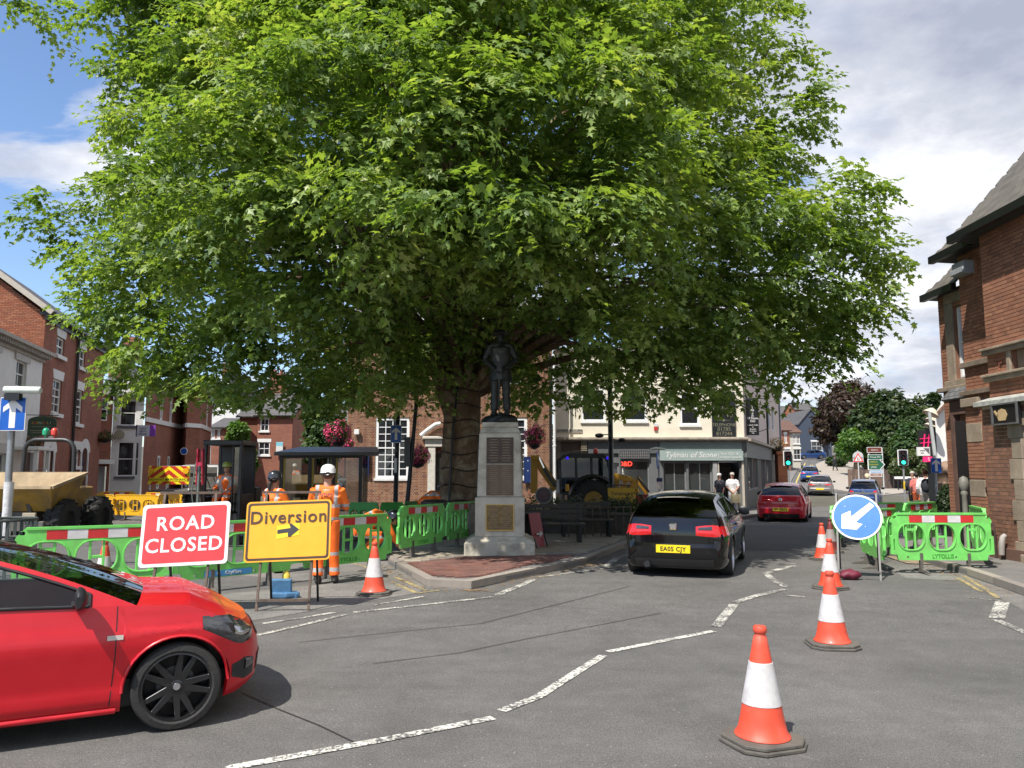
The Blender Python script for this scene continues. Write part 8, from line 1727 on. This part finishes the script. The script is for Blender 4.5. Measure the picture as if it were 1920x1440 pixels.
def human(label, pos, rz, J=None, sc=1.0, top=None, leg=None, boot=None, skin=None, hair=None, helmet=None, vox=.013, fwd=1, cat='person', name='person', short=0, group=None, root=None, shorts=False, cap=None):
    j = {k: V(v) for k, v in {**JS, **(J or {})}.items()}; t = root or thing(name, label, cat, tuple(pos), rz, group); t.scale = (sc,) * 3 if not root else t.scale
    skin = skin or SKIN; top = top or OR_T; leg = leg or OR_B; boot = boot or BOOT
    up = (j['nec'] - j['che']).normalized(); b = MB(); fd = V((0, fwd, 0)); hd = (j['hea'] - j['nec']).normalized()
    b.tube([j['che'] * 1, j['nec'], j['nec'].lerp(j['hea'], .6)], [.09, .06, .055], 12); b.ball(j['hea'], (.076, .093, .115), 20, 14); face = j['hea'] + fd * .075
    b.ball(face + V((0, -fwd * .01, -.065)), (.048, .045, .04), 12, 8); b.ball(face + fd * .022 + V((0, 0, -.012)), (.014, .02, .024), 8, 6); b.ball(face + fd * .006 + V((0, 0, -.058)), (.026, .014, .009), 8, 5)
    for s in (-1, 1): b.ball(j['hea'] + V((s * .078, 0, -.01)), (.012, .022, .032), 8, 6); b.ball(face + V((s * .03, 0, .018)), (.014, .01, .009), 8, 5)
    b.tube([j['pel'], j['bel'], j['che'], j['nec'].lerp(j['che'], .35)], [.13, .115, .135, .10], 14)
    for S in 'LR':
        b.tube([j['sh' + S], j['el' + S]], [.052, .04], 10); b.tube([j['el' + S], j['ha' + S]], [.04, .028], 10); b.tube([j['hi' + S], j['kn' + S]], [.08, .055], 12); b.tube([j['kn' + S], j['an' + S]], [.052, .038], 12); b.ball(j['an' + S] + fd * .07 - V((0, 0, .045)), (.042, .11, .035), 12, 8)
        d = (j['ha' + S] - j['el' + S]).normalized(); h = j['ha' + S]; b.ball(h + d * .045, (.038, .03, .05), 10, 8); sx_ = -1 if S == 'L' else 1; cr = d.cross(V((0, 0, 1)) if abs(d.z) < .8 else V((0, 1, 0))).normalized()
        for q in range(4): o_ = h + d * .08 + cr * (q - 1.5) * .018; b.tube([o_, o_ + d * (.032 if q in (0, 3) else .04), o_ + d * .055 + V((0, 0, -.02)) + V((-sx_ * .01, 0, 0))], [.0105, .0095, .008], 6)
        b.tube([h + d * .03 - cr * .03, h + d * .065 - cr * .05, h + d * .09 - cr * .045], [.012, .011, .009], 6)
    o = b.build('body', skin, t, smooth=60); remesh(o, vox)
    b = MB(); b.tube([j['pel'] - up * .02, j['bel'], j['che'], j['che'].lerp(j['nec'], .55)], [.155, .142, .158, .105], 16)
    ax_ = (j['shR'] - j['shL']).normalized(); b.tube([j['shL'] + up * .005, j['che'].lerp(j['nec'], .45), j['shR'] + up * .005], [.068, .095, .068], 10)
    for s in (-1, 1): b.tube([j['pel'] + ax_ * s * .055, j['che'] + ax_ * s * .085], [.125, .12], 12)
    for S in 'LR':
        e = j['el' + S]; b.tube([j['sh' + S], e], [.074, .06], 12)
        if not short: b.tube([e, e.lerp(j['ha' + S], .93)], [.06, .042], 12)
    o = b.build('jacket' if not short else 'shirt', top, t, smooth=60); remesh(o, vox, 5)
    b = MB(); b.tube([j['pel'] + up * .04, j['pel'] - up * .06], [.15, .14], 14)
    for S in 'LR':
        b.tube([j['hi' + S] + up * .02, j['kn' + S]] if not shorts else [j['hi' + S] + up * .02, j['hi' + S].lerp(j['kn' + S], .85)], [.112, .08 if not shorts else .09], 14)
        if not shorts: b.tube([j['kn' + S], j['kn' + S].lerp(j['an' + S], .5) + V((.0, .01, 0)), j['an' + S] + V((0, 0, .03))], [.08, .074, .078], 14)
    o = b.build('trousers' if not shorts else 'shorts', leg, t, smooth=60); remesh(o, vox, 5)
    for S in 'LR':
        b = MB(); a = j['an' + S]; b.tube([a + V((0, 0, .06)), a - V((0, 0, .03))], [.052, .056], 12); b.ball(a + fd * .06 - V((0, 0, .045)), (.052, .13, .045), 14, 8); b.v = [V((v.x, v.y, max(v.z, a.z - .088))) for v in b.v]; b.build('boot', boot, t, smooth=50)
    H_ = j['hea']
    if hair: b = MB(); b.ball(H_ + V((0, -fwd * .012, .02)), (.086, .10, .108), 18, 12); [b.tube([H_ + V((0, -fwd * .09, -.02)), H_ + V((0, -fwd * .13, -.10)), H_ + V((.0, -fwd * .12, -.22))], [.03, .038, .015], 8)] if group == 'pony' else None; b.v = [v for v in b.v]; o = b.build('hair', hair, t, smooth=60)
    if helmet:
        c = H_ + V((0, 0, .045)); b = MB(); b.lathe([(.108, -.02), (.120, -.015), (.113, .0), (.112, .04), (.092, .085), (.05, .112), (0, .12)], 24, o=c, sy=1.15); b.build('helmet', helmet, t, smooth=50)
        b = MB(); b.tube([c + V((.117 * math.cos(a), .13 * math.sin(a), -.02 - .03 * max(0, -math.sin(a) * fwd))) for a in [2 * PI * i / 20 for i in range(21)]], .009, 5); b.tube([c + V((-.1, 0, -.03)), H_ + V((-.07, fwd * .04, -.1)), H_ + V((.07, fwd * .04, -.1)), c + V((.1, 0, -.03))], .005, 4); b.tube([c + V((.05 * math.cos(a), -fwd * .13, -.03 + .02 * math.sin(a))) for a in [2 * PI * i / 8 for i in range(9)]], .014, 6); b.build('helmet_strap', BLACK, t, smooth=50)
    if cap: b = MB(); b.lathe([(.098, 0), (.1, .02), (.085, .07), (.04, .095), (0, .1)], 18, o=H_ + V((0, 0, .04)), sy=1.1); b.ball(H_ + V((0, fwd * .12, .045)), (.065, .07, .01), 12, 6); b.build('cap', cap, t, smooth=50)
    if group == 'pony' and 'group' in t: del t['group']
    return t
HW = mat('helmet_white', (.75, .74, .72), .3, coat=.5); HB = mat('helmet_black', (.02, .022, .025), .25, coat=.8)
# man in orange, back to the camera, arms forward
t = human('worker in orange hi-vis with a white helmet standing with his back to the camera', on(610, 11.95, 0, 1080), .06, dict(elL=(-.27, .10, 1.14), elR=(.27, .10, 1.14), haL=(-.12, .34, 1.12), haR=(.14, .34, 1.14), anL=(-.11, -.03, .09), anR=(.13, .04, .09)), 1.01, helmet=HW, hair=mat('short_hair', (.12, .06, .035), .7), vox=.010)
lettering('Amey', (0, -.166, 1.335), mat('faded_blue_print', (.25, .10, .10), .7), t, .10, (R(6), 0, 0), bold=.012)
# woman in orange, hair in a pony tail, head turned right
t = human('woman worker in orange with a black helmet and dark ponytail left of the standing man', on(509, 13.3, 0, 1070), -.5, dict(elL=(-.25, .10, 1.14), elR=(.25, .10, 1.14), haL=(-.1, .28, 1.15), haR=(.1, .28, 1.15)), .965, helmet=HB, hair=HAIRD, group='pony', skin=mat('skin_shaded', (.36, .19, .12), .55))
# crouching worker
human('crouching worker in orange bent over behind the green barrier', on(682, 15.2, 0, 1000), -1.25, dict(pel=(0, -.12, .58), bel=(0, .0, .70), che=(0, .25, .80), nec=(0, .42, .80), hea=(0, .56, .76), shL=(-.19, .36, .77), shR=(.19, .36, .77), elL=(-.22, .48, .5), elR=(.22, .48, .5), haL=(-.15, .62, .3), haR=(.15, .62, .3), hiL=(-.1, -.12, .55), hiR=(.1, -.12, .55), knL=(-.17, .3, .5), knR=(.17, .3, .46), anL=(-.14, .0, .09), anR=(.14, .0, .09)), 1.05, top=OR_P, helmet=HB, hair=HAIRD)
BEND = dict(pel=(0, -.1, .9), bel=(0, .02, 1.02), che=(0, .22, 1.14), nec=(0, .36, 1.22), hea=(0, .47, 1.27), shL=(-.18, .28, 1.16), shR=(.18, .28, 1.16), elL=(-.2, .42, .92), elR=(.2, .42, .92), haL=(-.1, .6, .8), haR=(.1, .6, .8), hiL=(-.09, -.1, .88), hiR=(.09, -.1, .88))
human('worker in orange leaning forward under the tree beside the litter bin', on(798, 20.6), -1.1, BEND, 1.0, helmet=HB, vox=.02)
SIT = dict(pel=(0, 0, .45), bel=(0, 0, .58), che=(0, .02, .8), nec=(0, .02, .97), hea=(0, .04, 1.12), shL=(-.19, 0, .9), shR=(.19, 0, .9), elL=(-.24, .1, .66), elR=(.24, .1, .66), haL=(-.16, .36, .6), haR=(.16, .36, .6), hiL=(-.1, 0, .42), hiR=(.1, 0, .42), knL=(-.12, .42, .42), knR=(.12, .42, .42), anL=(-.12, .45, .05), anR=(.12, .45, .05))
WT = mat('white_cloth', (.68, .67, .66), .8, bump=.3, bscale=9); DKC = mat('dark_cloth', (.025, .027, .035), .8); BEIGE = mat('beige_cloth', (.42, .38, .33), .8, bump=.3, bscale=9); BAG = mat('tan_bag', (.5, .42, .25), .7)
t = human('man in white polo shirt and pale cap standing in the shop doorway', on(1373, 33.8, .09), PI - .1, dict(elL=(-.26, .06, 1.14), elR=(.26, .06, 1.14), haL=(-.07, .2, .95), haR=(.07, .2, .93)), 1.0, top=WT, leg=WT, short=1, cap=BEIGE, vox=.022)
b = MB(); b.bb(-.28, .12, .18, .27, .45, .82); b.tube([(-.18, .22, .82), (-.1, .22, .93), (0, .22, .82)], .008, 4); b.build('bag', BAG, t, bevel=.02)
human('person in dark clothes with a white hat beside the man in white', on(1349, 34.0, .09), 2.2, None, .98, top=DKC, leg=DKC, short=1, cap=WT, vox=.022)
WALK = dict(knL=(-.1, .18, .5), anL=(-.1, .22, .09), knR=(.1, -.02, .5), anR=(.1, -.26, .14), elL=(-.25, -.05, 1.12), elR=(.27, .05, 1.13))
t = human('man in a white shirt walking away with a black backpack', on(1735, 27.5, .09), -.5, WALK, 1.04, top=WT, leg=BEIGE, short=0, hair=mat('ginger_hair', (.2, .07, .03), .7), vox=.018)
b = MB(); b.ball((0, -.2, 1.2), (.15, .12, .24), 14, 10); b.build('backpack', DKC, t, smooth=60)
human('person in a pink top and orange shorts walking ahead on the right', on(1719, 33, .09), -.5, WALK, 1.0, top=mat('pink_cloth', (.55, .15, .13), .8), leg=mat('orange_shorts', (.6, .14, .05), .8), short=1, hair=HAIRD, shorts=True, vox=.022)
human('person in dark clothes walking beside the one in pink', on(1711, 34, .09), -.5, WALK, 1.03, top=DKC, leg=DKC, cap=BEIGE, vox=.022)
human('small far figure on the pavement under the copper beech', on(1567, 92, .1), .3, WALK, 1.0, top=DKC, leg=DKC, hair=HAIRD, vox=.04)
# bronze soldier on the memorial
BR = mat('dark_bronze', (.035, .036, .034), .5, .5, var=.4, scale=9, dirt=.4, dcol=(.10, .12, .10)); st = thing('soldier_statue', 'dark bronze statue of a soldier with bowed head resting on a rifle', 'statue', (mem.x, mem.y, mem.z + 2.63))
human('', None, 0, {**{k: (V(v) + V((0, 0, .16))) for k, v in JS.items()}, 'hea': V((0, .05, 1.72)), 'elL': V((-.31, -.02, 1.27)), 'elR': V((.31, -.02, 1.27)), 'haL': V((-.08, .2, 1.06)), 'haR': V((.10, .22, 1.05)), 'anL': V((-.13, .0, .22)), 'anR': V((.12, .05, .22))}, root=st, top=BR, leg=BR, boot=BR, skin=BR, hair=None, vox=.013)
b = MB(); b.lathe([(.10, 0), (.165, -.012), (.17, -.005), (.105, .03), (.09, .07), (0, .095)], 22, o=(0, .05, 1.79), sy=1.1); b.build('hat', BR, st, smooth=50)
b = MB(); b.tube([(0, 0, .84), (0, 0, .98), (0, .01, 1.12), (0, .01, 1.25), (0, .01, 1.5)], [.245, .215, .185, .20, .215], 16); b.v = [V((v.x, v.y * .72, v.z)) for v in b.v]; b.bb(-.09, .09, -.16, -.11, 1.0, 1.12); b.bb(-.15, -.05, -.15, -.1, 1.3, 1.42); b.bb(.05, .15, -.15, -.1, 1.3, 1.42); b.build('tunic_skirt', BR, st, smooth=50, bevel=.01)
b = MB(); b.tube([(.02, .30, .14), (.02, .28, .6), (.02, .26, .85)], [.012, .014, .022], 8); b.prism([(-.035, .85), (.075, .85), (.065, 1.2), (-.02, 1.2)], .235, .28); b.tube([(.02, .24, .5), (.02, .2, .7), (.02, .23, .9)], .01, 5); b.build('rifle', BR, st, smooth=40); st.rotation_euler = (0, 0, PI); st.scale = (1.06, 1.06, 1.04)
b = MB(); b.ball((0, 0, .02), (.36, .32, .17), 18, 10); q = random.Random(1); b.v = [V((v.x * q.uniform(.93, 1.08), v.y * q.uniform(.93, 1.08), max(0, v.z + q.uniform(-.01, .02)))) for v in b.v]; b.build('rocky_base', BR, st)
# ================================================================ machines
YEL = mat('machine_yellow', (.36, .21, .03), .6, var=.3, scale=3, dirt=.85, dcol=(.15, .11, .07)); DUST = mat('dusty_skip', (.42, .32, .20), .9, var=.3, scale=3, dirt=.5, dcol=(.3, .2, .1)); MGREY = mat('machine_grey', (.10, .095, .085), .7, var=.3, scale=5, dirt=.5, dcol=(.2, .16, .11))
def bigwheel(par, x, y, r, w, rim=YEL):
    b = MB(); b.lathe([(r * .5, -w / 2), (r * .9, -w / 2), (r, -w * .36), (r, w * .36), (r * .9, w / 2), (r * .5, w / 2), (r * .45, w * .3), (0, w * .3)], 28, axis='x'); t = b.build('tyre', RUBBER, par, smooth=40); t.location = (x, y, r)
    b = MB()
    for i in range(18):
        a = 2 * PI * i / 18
        for s in (-1, 1): aa = a + (s > 0) * PI / 18; b.beam((s * w * .48, r * 1.0 * math.cos(aa), r * 1.0 * math.sin(aa)), (s * .02, r * 1.03 * math.cos(aa + .16), r * 1.03 * math.sin(aa + .16)), .06, .07)
    b.build('tread_lugs', RUBBER, t); b = MB(); b.lathe([(r * .46, -w * .52), (r * .4, -w * .3), (.1, -w * .3), (.09, -w * .38), (0, -w * .38)], 20, axis='x'); b.build('rim', rim, t, smooth=40)
def dumper(label, p, rz):      # faces the camera: skip towards -Y
    t = thing('site_dumper', label, 'dumper truck', tuple(p), rz)
    b = MB(); z0, z1, zb_ = 1.05, 1.72, .78; A = [(-1.2, -1.25, 1.38), (1.2, -1.25, 1.38), (1.22, .35, z1), (-1.22, .35, z1)]; Bq = [(-.95, -.75, zb_), (.95, -.75, zb_), (.95, .1, zb_), (-.95, .1, zb_)]
    b.add(A + Bq, [(0, 1, 5, 4), (1, 2, 6, 5), (2, 3, 7, 6), (3, 0, 4, 7), (7, 6, 5, 4)]); o = b.build('skip', [YEL], t); sm = o.modifiers.new('thick', 'SOLIDIFY'); sm.thickness = .05
    b = MB(); I = [(x * .95, y * .93 - .05 * (y > 0), z + .02) for x, y, z in A]; J_ = [(x * .92, y * .85 - .03, z + .12) for x, y, z in Bq]; b.add(I + J_, [(4, 5, 1, 0), (5, 6, 2, 1), (6, 7, 3, 2), (7, 4, 0, 3), (4, 5, 6, 7)]); b.build('skip_lining', DUST, o)
    b = MB(); pts_ = [V(a) for a in A]; [b.beam(pts_[i], pts_[(i + 1) % 4], .09, .07) for i in range(4)]; b.build('skip_rim', DUST, o)
    for x in (-.45, .45): b = MB(); b.prism([(-1.1, 1.3), (-.78, .75), (-.5, .75), (-.75, 1.3)], x - .05, x + .05, plane='yz'); b.build('skip_rib', MGREY, o)
    b = MB(); b.bb(-.55, .55, -.7, 1.6, .42, .78); b.bb(-.95, .95, -1.05, -.95, .30, .55); b.bb(-.42, -.1, -1.1, -1.0, .6, .75); b.build('chassis', MGREY, t, bevel=.02)
    for x in (-.62, .62): b = MB(); b.bb(x - .16, x + .16, -1.12, -1.05, .58, .76); b.build('headlight', mat('lamp_amberish', (.35, .3, .22), .3), t, bevel=.01)
    for x in (-1.02, 1.02): bigwheel(t, x, -.35, .52, .42); bigwheel(t, x, 1.45, .52, .42)
    b = MB(); b.bb(-.6, .6, .9, 2.0, .78, 1.35); b.build('engine_cover', YEL, t, bevel=.04); b = MB(); b.bb(-.22, .22, .55, .9, .95, 1.08); b.bb(-.22, .22, .85, .95, 1.05, 1.5); b.build('seat', BLACK, t, bevel=.03)
    b = MB(); x0, x1, zt_ = -.62, .62, 2.62; q = [(x0 - .08, .72, .8), (x0 - .04, .72, zt_ - .32)] + [(x0 + .28 - .32 * math.cos(a), .72, zt_ - .3 + .3 * math.sin(a)) for a in [PI / 2 * i / 6 for i in range(7)]] + [(x1 - .28 + .32 * math.sin(a), .72, zt_ - .3 + .3 * math.cos(a)) for a in [PI / 2 * i / 6 for i in range(7)]] + [(x1 + .04, .72, zt_ - .32), (x1 + .08, .72, .8)]
    b.tube(q, .055, 12); b.build('roll_bar', mat('roll_bar_black', (.03, .03, .032), .4), t, smooth=60)
    for x, m_ in ((-.13, mat('beacon_green', (.01, .3, .14), .2, coat=.5)), (.1, mat('beacon_red', (.6, .05, .03), .3, coat=.5))):
        b = MB(); b.lathe([(.03, 0), (.03, .08), (.085, .09), (.09, .2), (.06, .27), (0, .29)], 14, o=(x, .72, zt_ + .04)); b.build('beacon', m_, t, smooth=50)
    b = MB(); b.tube([(.2, .5, 1.0), (.17, .42, 1.7)], .015, 5); b.tube([(.15 * math.cos(a) , .38 + .06 * math.sin(a), 1.74 + .1 * math.sin(a)) for a in [2 * PI * i / 12 for i in range(13)]], .014, 5); b.build('steering_wheel', BLACK, t); b = MB(); b.bb(.58, .64, .66, .72, 1.1, 1.7); b.build('yellow_reflector', mat('lime_strip', (.5, .6, .03), .5), t); return t
dd = dumper('dusty yellow site dumper with a black roll bar at the left behind the barriers', on(60, 20.3), .03); d3 = dup(dd, on(572, 36), .5, 'second dumper seen through the bus shelter glass')
human('worker in orange seated on the dumper seen through the bus shelter', on(552, 36.6) + V((0, 0, 1.0)), PI, SIT, 1.0, top=OR_P, helmet=HW, vox=.03)
# mini excavator seen from the front with driver
ex = thing('mini_excavator', 'black mini excavator with a red boom and open cab front', 'excavator', tuple(on(428, 19.4)), .05); EXB = mat('excavator_black', (.018, .016, .015), .4, var=.3, dirt=.3, dcol=(.06, .05, .04)); w_ = .56
b = MB(); [b.bb(sx_ * w_ - .05, sx_ * w_ + .05, y - .05, y + .05, .55, 2.45) for sx_ in (-1, 1) for y in (-.5, .75)]; b.bb(-w_ - .06, w_ + .06, -.6, .85, 2.4, 2.52); b.bb(-w_, w_, -.55, -.45, .5, .75); b.bb(-w_ - .05, -w_ + .05, -.5, .75, .5, 1.15); b.bb(.28, .34, -.52, -.46, .7, 2.4); b.bb(w_ - .05, w_ + .05, -.5, .75, .5, 1.2); b.bb(-w_, w_, .72, .78, .5, 2.4); b.build('cab', EXB, ex, bevel=.015)
b = MB(); b.bb(.36, w_ - .05, -.51, -.5, .8, 2.35); b.build('windscreen', glass_mat('cab_glass', (.75, .75, .7), .03), ex); ex.scale = (.76, .9, 1)
b = MB(); b.bb(-.7, .7, -.6, 1.3, .42, .55); b.bb(-.65, .65, .8, 1.35, .55, 1.35); b.build('body', EXB, ex, bevel=.03)
for x in (-.55, .55):
    b = MB(); b.tube([(x, -.75 + .0, .22), (x, -.68, .37), (x, .68, .37), (x, .8, .22), (x, .68, .05), (x, -.68, .05), (x, -.75, .22)], .13, 4); b.build('track', RUBBER, ex)
RB = mat('boom_red', (.45, .02, .06), .4); bx_ = -.52
b = MB(); b.beam((bx_, -.75, .6), (bx_ - .02, -.95, 1.5), .14, .16); b.build('boom_base', MGREY, ex, bevel=.01)
b = MB(); [b.beam((bx_ + k, -.95, 1.45), (bx_ + k * .8, -1.0, 2.3), .035, .16) for k in (-.09, .09)]; b.bb(bx_ - .09, bx_ + .09, -1.05, -.95, 1.82, 1.98); b.build('boom', RB, ex); b = MB(); b.cyl((bx_, -1.05, 1.0), (bx_, -1.05, 1.9), .045, n=10); b.cyl((bx_, -1.05, .55), (bx_, -1.05, 1.0), .03, n=8); b.tube([(bx_ - .12, -1.0, 2.0), (bx_ - .18, -1.1, 1.3), (bx_ - .13, -1.0, .8)], .018, 6); b.build('hydraulic_ram', mat('ram_grey', (.14, .16, .15), .4), ex, smooth=50)
b = MB(); b.bb(-.85, .85, -1.25, -1.15, .05, .4); b.build('dozer_blade', EXB, ex); b = MB(); b.prism([(-1.75, .9), (-1.2, 1.0), (-1.05, .55), (-1.35, .25), (-1.7, .4)], bx_ - .42, bx_ - .1, plane='yz'); b.build('bucket', MGREY, ex, bevel=.02)
human('excavator driver in orange seated inside the black cab', on(426, 19.25) + V((0, 0, .72)), PI, SIT, 1.0, top=OR_P, helmet=mat('helmet_lime', (.35, .4, .08), .4), vox=.02)
# highway maintenance truck
tr = thing('maintenance_truck', 'white flatbed truck with a red and yellow chevron board reading HIGHWAY MAINTENANCE', 'truck', tuple(on(316, 40))); wx = lambda u: (u - 316) / 1450 * 40; wz = lambda v: za(v, 40) - tr.location.z
b = MB(); b.bb(-1.05, 1.05, 0, .06, wz(908), wz(874)); cb = b.build('chevron_board', mat('chevron_yellow', (.85, .7, .02), .4), tr); RC = mat('chevron_red', (.5, .04, .02), .4); zt_, zb2 = wz(874), wz(908)
def clipz(P, lo, hi):
    for lim_, sg in ((lo, 1), (hi, -1)):
        o = []
        for a, c in zip(P, P[1:] + P[:1]):
            ia, ic = sg * (a[1] - lim_) >= 0, sg * (c[1] - lim_) >= 0
            if ia: o.append(a)
            if ia != ic: t_ = (lim_ - a[1]) / (c[1] - a[1]); o.append((a[0] + (c[0] - a[0]) * t_, lim_))
        P = o
    return P
for k in range(-1, 6):
    for s in (-1, 1):
        z = zb2 + k * .42 - .2; P_ = [(0, z + .3), (s * 1.05, z - .5), (s * 1.05, z - .28), (0, z + .52)]; P_ = clipz(P_, zb2, zt_)
        if len(P_) > 2: b = MB(); b.prism(P_, -.008, -.002); b.build('chevron', RC, cb)
b = MB(); b.bb(-1.0, 1.0, -.016, -.009, wz(902.5), wz(896)); o = b.build('text_band', mat('chevron_yellow', (.85, .7, .02)), cb); lettering('HIGHWAY MAINTENANCE', (0, -.02, (wz(902.5) + wz(896)) / 2), BLACK, o, .17, bold=.015, ext=.002)
for s in (-1, 1): b = MB(); b.lathe([(.15, 0), (.15, .06), (.1, .09), (0, .1)], 16, o=(s * .9, -.1, zt_ - .25), axis='y'); b.build('amber_lamp', mat('amber_lamp', (.75, .4, .02), .25, coat=.6), cb, smooth=50)
b = MB(); b.bb(-1.05, 1.05, .06, 4.2, .85, .95); b.bb(-1.0, 1.0, 4.3, 5.9, .6, 2.3); b.bb(-.35, .35, .1, 6, .5, .85); b.build('flatbed', MGREY, tr, bevel=.02); b = MB(); [b.bb(x - .03, x + .03, y, y + .06, .95, 2.2) for x in (-1, 1) for y in (.1, 2, 4)]; b.bb(-1, 1, 4, 4.06, 2.15, 2.25); b.bb(-1, 1, .1, .16, 2.0, 2.1); [b.cyl((x, .3, 2.15), (x, 4, 2.2), .04, n=6) for x in (-.5, 0, .4)]; b.build('load_rack', WHITE, tr)
b = MB(); b.lathe([(.3, 0), (.3, .5), (.26, .52), (.26, .9), (.2, .95), (0, .95)], 14, o=(1.5, .2, wz(908) + .1)); b.build('olive_tank', mat('olive_tank', (.2, .22, .12), .6), tr, smooth=40)
for x in (-.8, .8): bigwheel(tr, x, .9, .42, .3, MGREY); bigwheel(tr, x, 5, .42, .3, MGREY)
for i, z in enumerate((1.25, 1.45, 1.65)): b = MB(); b.lathe([(.25, 0), (.3, .05), (.3, .12), (.25, .16)], 14, o=(1.5, .2, z)); b.build('hose_coil', BLACK, tr)
# backhoe loader
jc = thing('backhoe_loader', 'yellow digger loader with a dark glazed cab and folded rear arm beyond the planted bed', 'digger', tuple(on(1100, 27.5, .09)), 0.0); JY = mat('digger_yellow', (.5, .26, .02), .45, var=.1); X = lambda u: (u - 1100) / 1450 * 27.5; Z = lambda v: za(v, 27.5) - jc.location.z
P_ = [(X(1052), Z(925)), (X(1050), Z(862)), (X(1066), Z(852)), (X(1132), Z(853)), (X(1140), Z(866)), (X(1150), Z(912)), (X(1145), Z(935))]; b = MB()
for y in (0, 1.3):
    for (xa, za_), (xb, zb2) in zip(P_, P_[1:] + P_[:1]): b.beam((xa, y, za_), (xb, y, zb2), .09)
    b.beam((X(1082), y, Z(930)), (X(1080), y, Z(853)), .08); b.beam((X(1110), y, Z(935)), (X(1109), y, Z(853)), .08)
b.prism(P_[2:4] + [(x, z - .12) for x, z in P_[2:4][::-1]], -.05, 1.4); b.build('cab_frame', mat('cab_dark', (.012, .014, .018), .4), jc); b = MB(); b.prism(P_, .03, .04); b.prism(P_, 1.3, 1.31); b.build('cab_glass', glass_mat('digger_glass', (.3, .36, .36), .03), jc); b = MB(); b.bb(X(1064), X(1142), .1, 1.3, .5, Z(918)); b.bb(X(1085), X(1098), .4, .9, Z(925), Z(885)); b.build('cab_base', EXB, jc)
b = MB(); b.bb(X(1148), X(1186), .15, 1.15, Z(935), Z(899)); b.bb(X(1148), X(1180), .2, 1.1, Z(899), Z(893)); bn = b.build('engine_bonnet', JY, jc, bevel=.03); lettering('JCB', (X(1173), .14, Z(905)), OFFW, bn, .3, bold=.03)
b = MB(); b.beam((X(1150), -.1, Z(892)), (X(1185), -.1, Z(900)), .12, .2); b.beam((X(1185), -.1, Z(900)), (X(1192), -.1, Z(925)), .12, .2); b.beam((X(1192), -.1, Z(896)), (X(1212), -.1, Z(925)), .1, .18); b.build('loader_arm', JY, jc, bevel=.01); b = MB(); b.beam((X(1192), -.15, Z(893)), (X(1214), -.15, Z(922)), .07); b.build('loader_ram', BLACK, jc)
b = MB(); b.prism([(X(1200), .1), (X(1238), .1), (X(1240), .25), (X(1205), .9), (X(1196), .9)], -.6, 1.8); b.build('front_bucket', REB, jc, bevel=.01)
b = MB(); b.beam((X(996), .3, Z(858)), (X(1012), .3, Z(858)), .5, .16); b.beam((X(1003), .3, Z(856)), (X(1002), .3, Z(925)), .24, .3); b.beam((X(1008), .3, Z(862)), (X(1045), .3, Z(918)), .22, .3); b.build('rear_arm', JY, jc, bevel=.015); b = MB(); b.beam((X(1011), .1, Z(856)), (X(1022), .1, Z(880)), .05); b.build('ram_rod', CHROME, jc); b = MB(); b.beam((X(1020), .1, Z(878)), (X(1042), .1, Z(912)), .1); b.bb(X(1044), X(1052), 0, .3, Z(925), Z(899), 1); b.bb(X(1060), X(1067), -.05, .2, Z(921), Z(908), 2); b.build('arm_ram', [BLACK, STEEL, JY], jc)
for u, r in ((1100, .72), (1180, .5)): bigwheel(jc, 0, 0, r, .4).__class__; 
for o in [c for c in bpy.data.objects if c.parent == jc and c.name.startswith('tyre')]: o.rotation_euler = (0, 0, PI / 2)
ty_ = [c for c in bpy.data.objects if c.parent == jc and c.name.startswith('tyre')]; ty_[0].location = (X(1112), .1, .72); ty_[1].location = (X(1180), .2, .5)
b = MB(); b.tube([(X(1112) + .85 * math.cos(a), -.05, .72 + .85 * math.sin(a)) for a in [PI * (.08 + .84 * i / 10) for i in range(11)]], .09, 6); b.build('mudguard', EXB, jc, smooth=60); BLL = mat('blue_lamp', (.02, .01, .6), .3, emit=(.05, .02, 1), es=.5)
for u, v in ((1064, 859), (1139, 859)): b = MB(); b.ball((X(u), -.08, Z(v)), .055, 10, 8); b.build('blue_lamp', BLL, jc, smooth=60)
b = MB(); b.lathe([(.06, 0), (.09, .05), (.09, .15), (.05, .2), (0, .21)], 12, o=(X(1119), .3, Z(851))); b.build('beacon', mat('beacon_red', (.6, .05, .03)), jc, smooth=50)
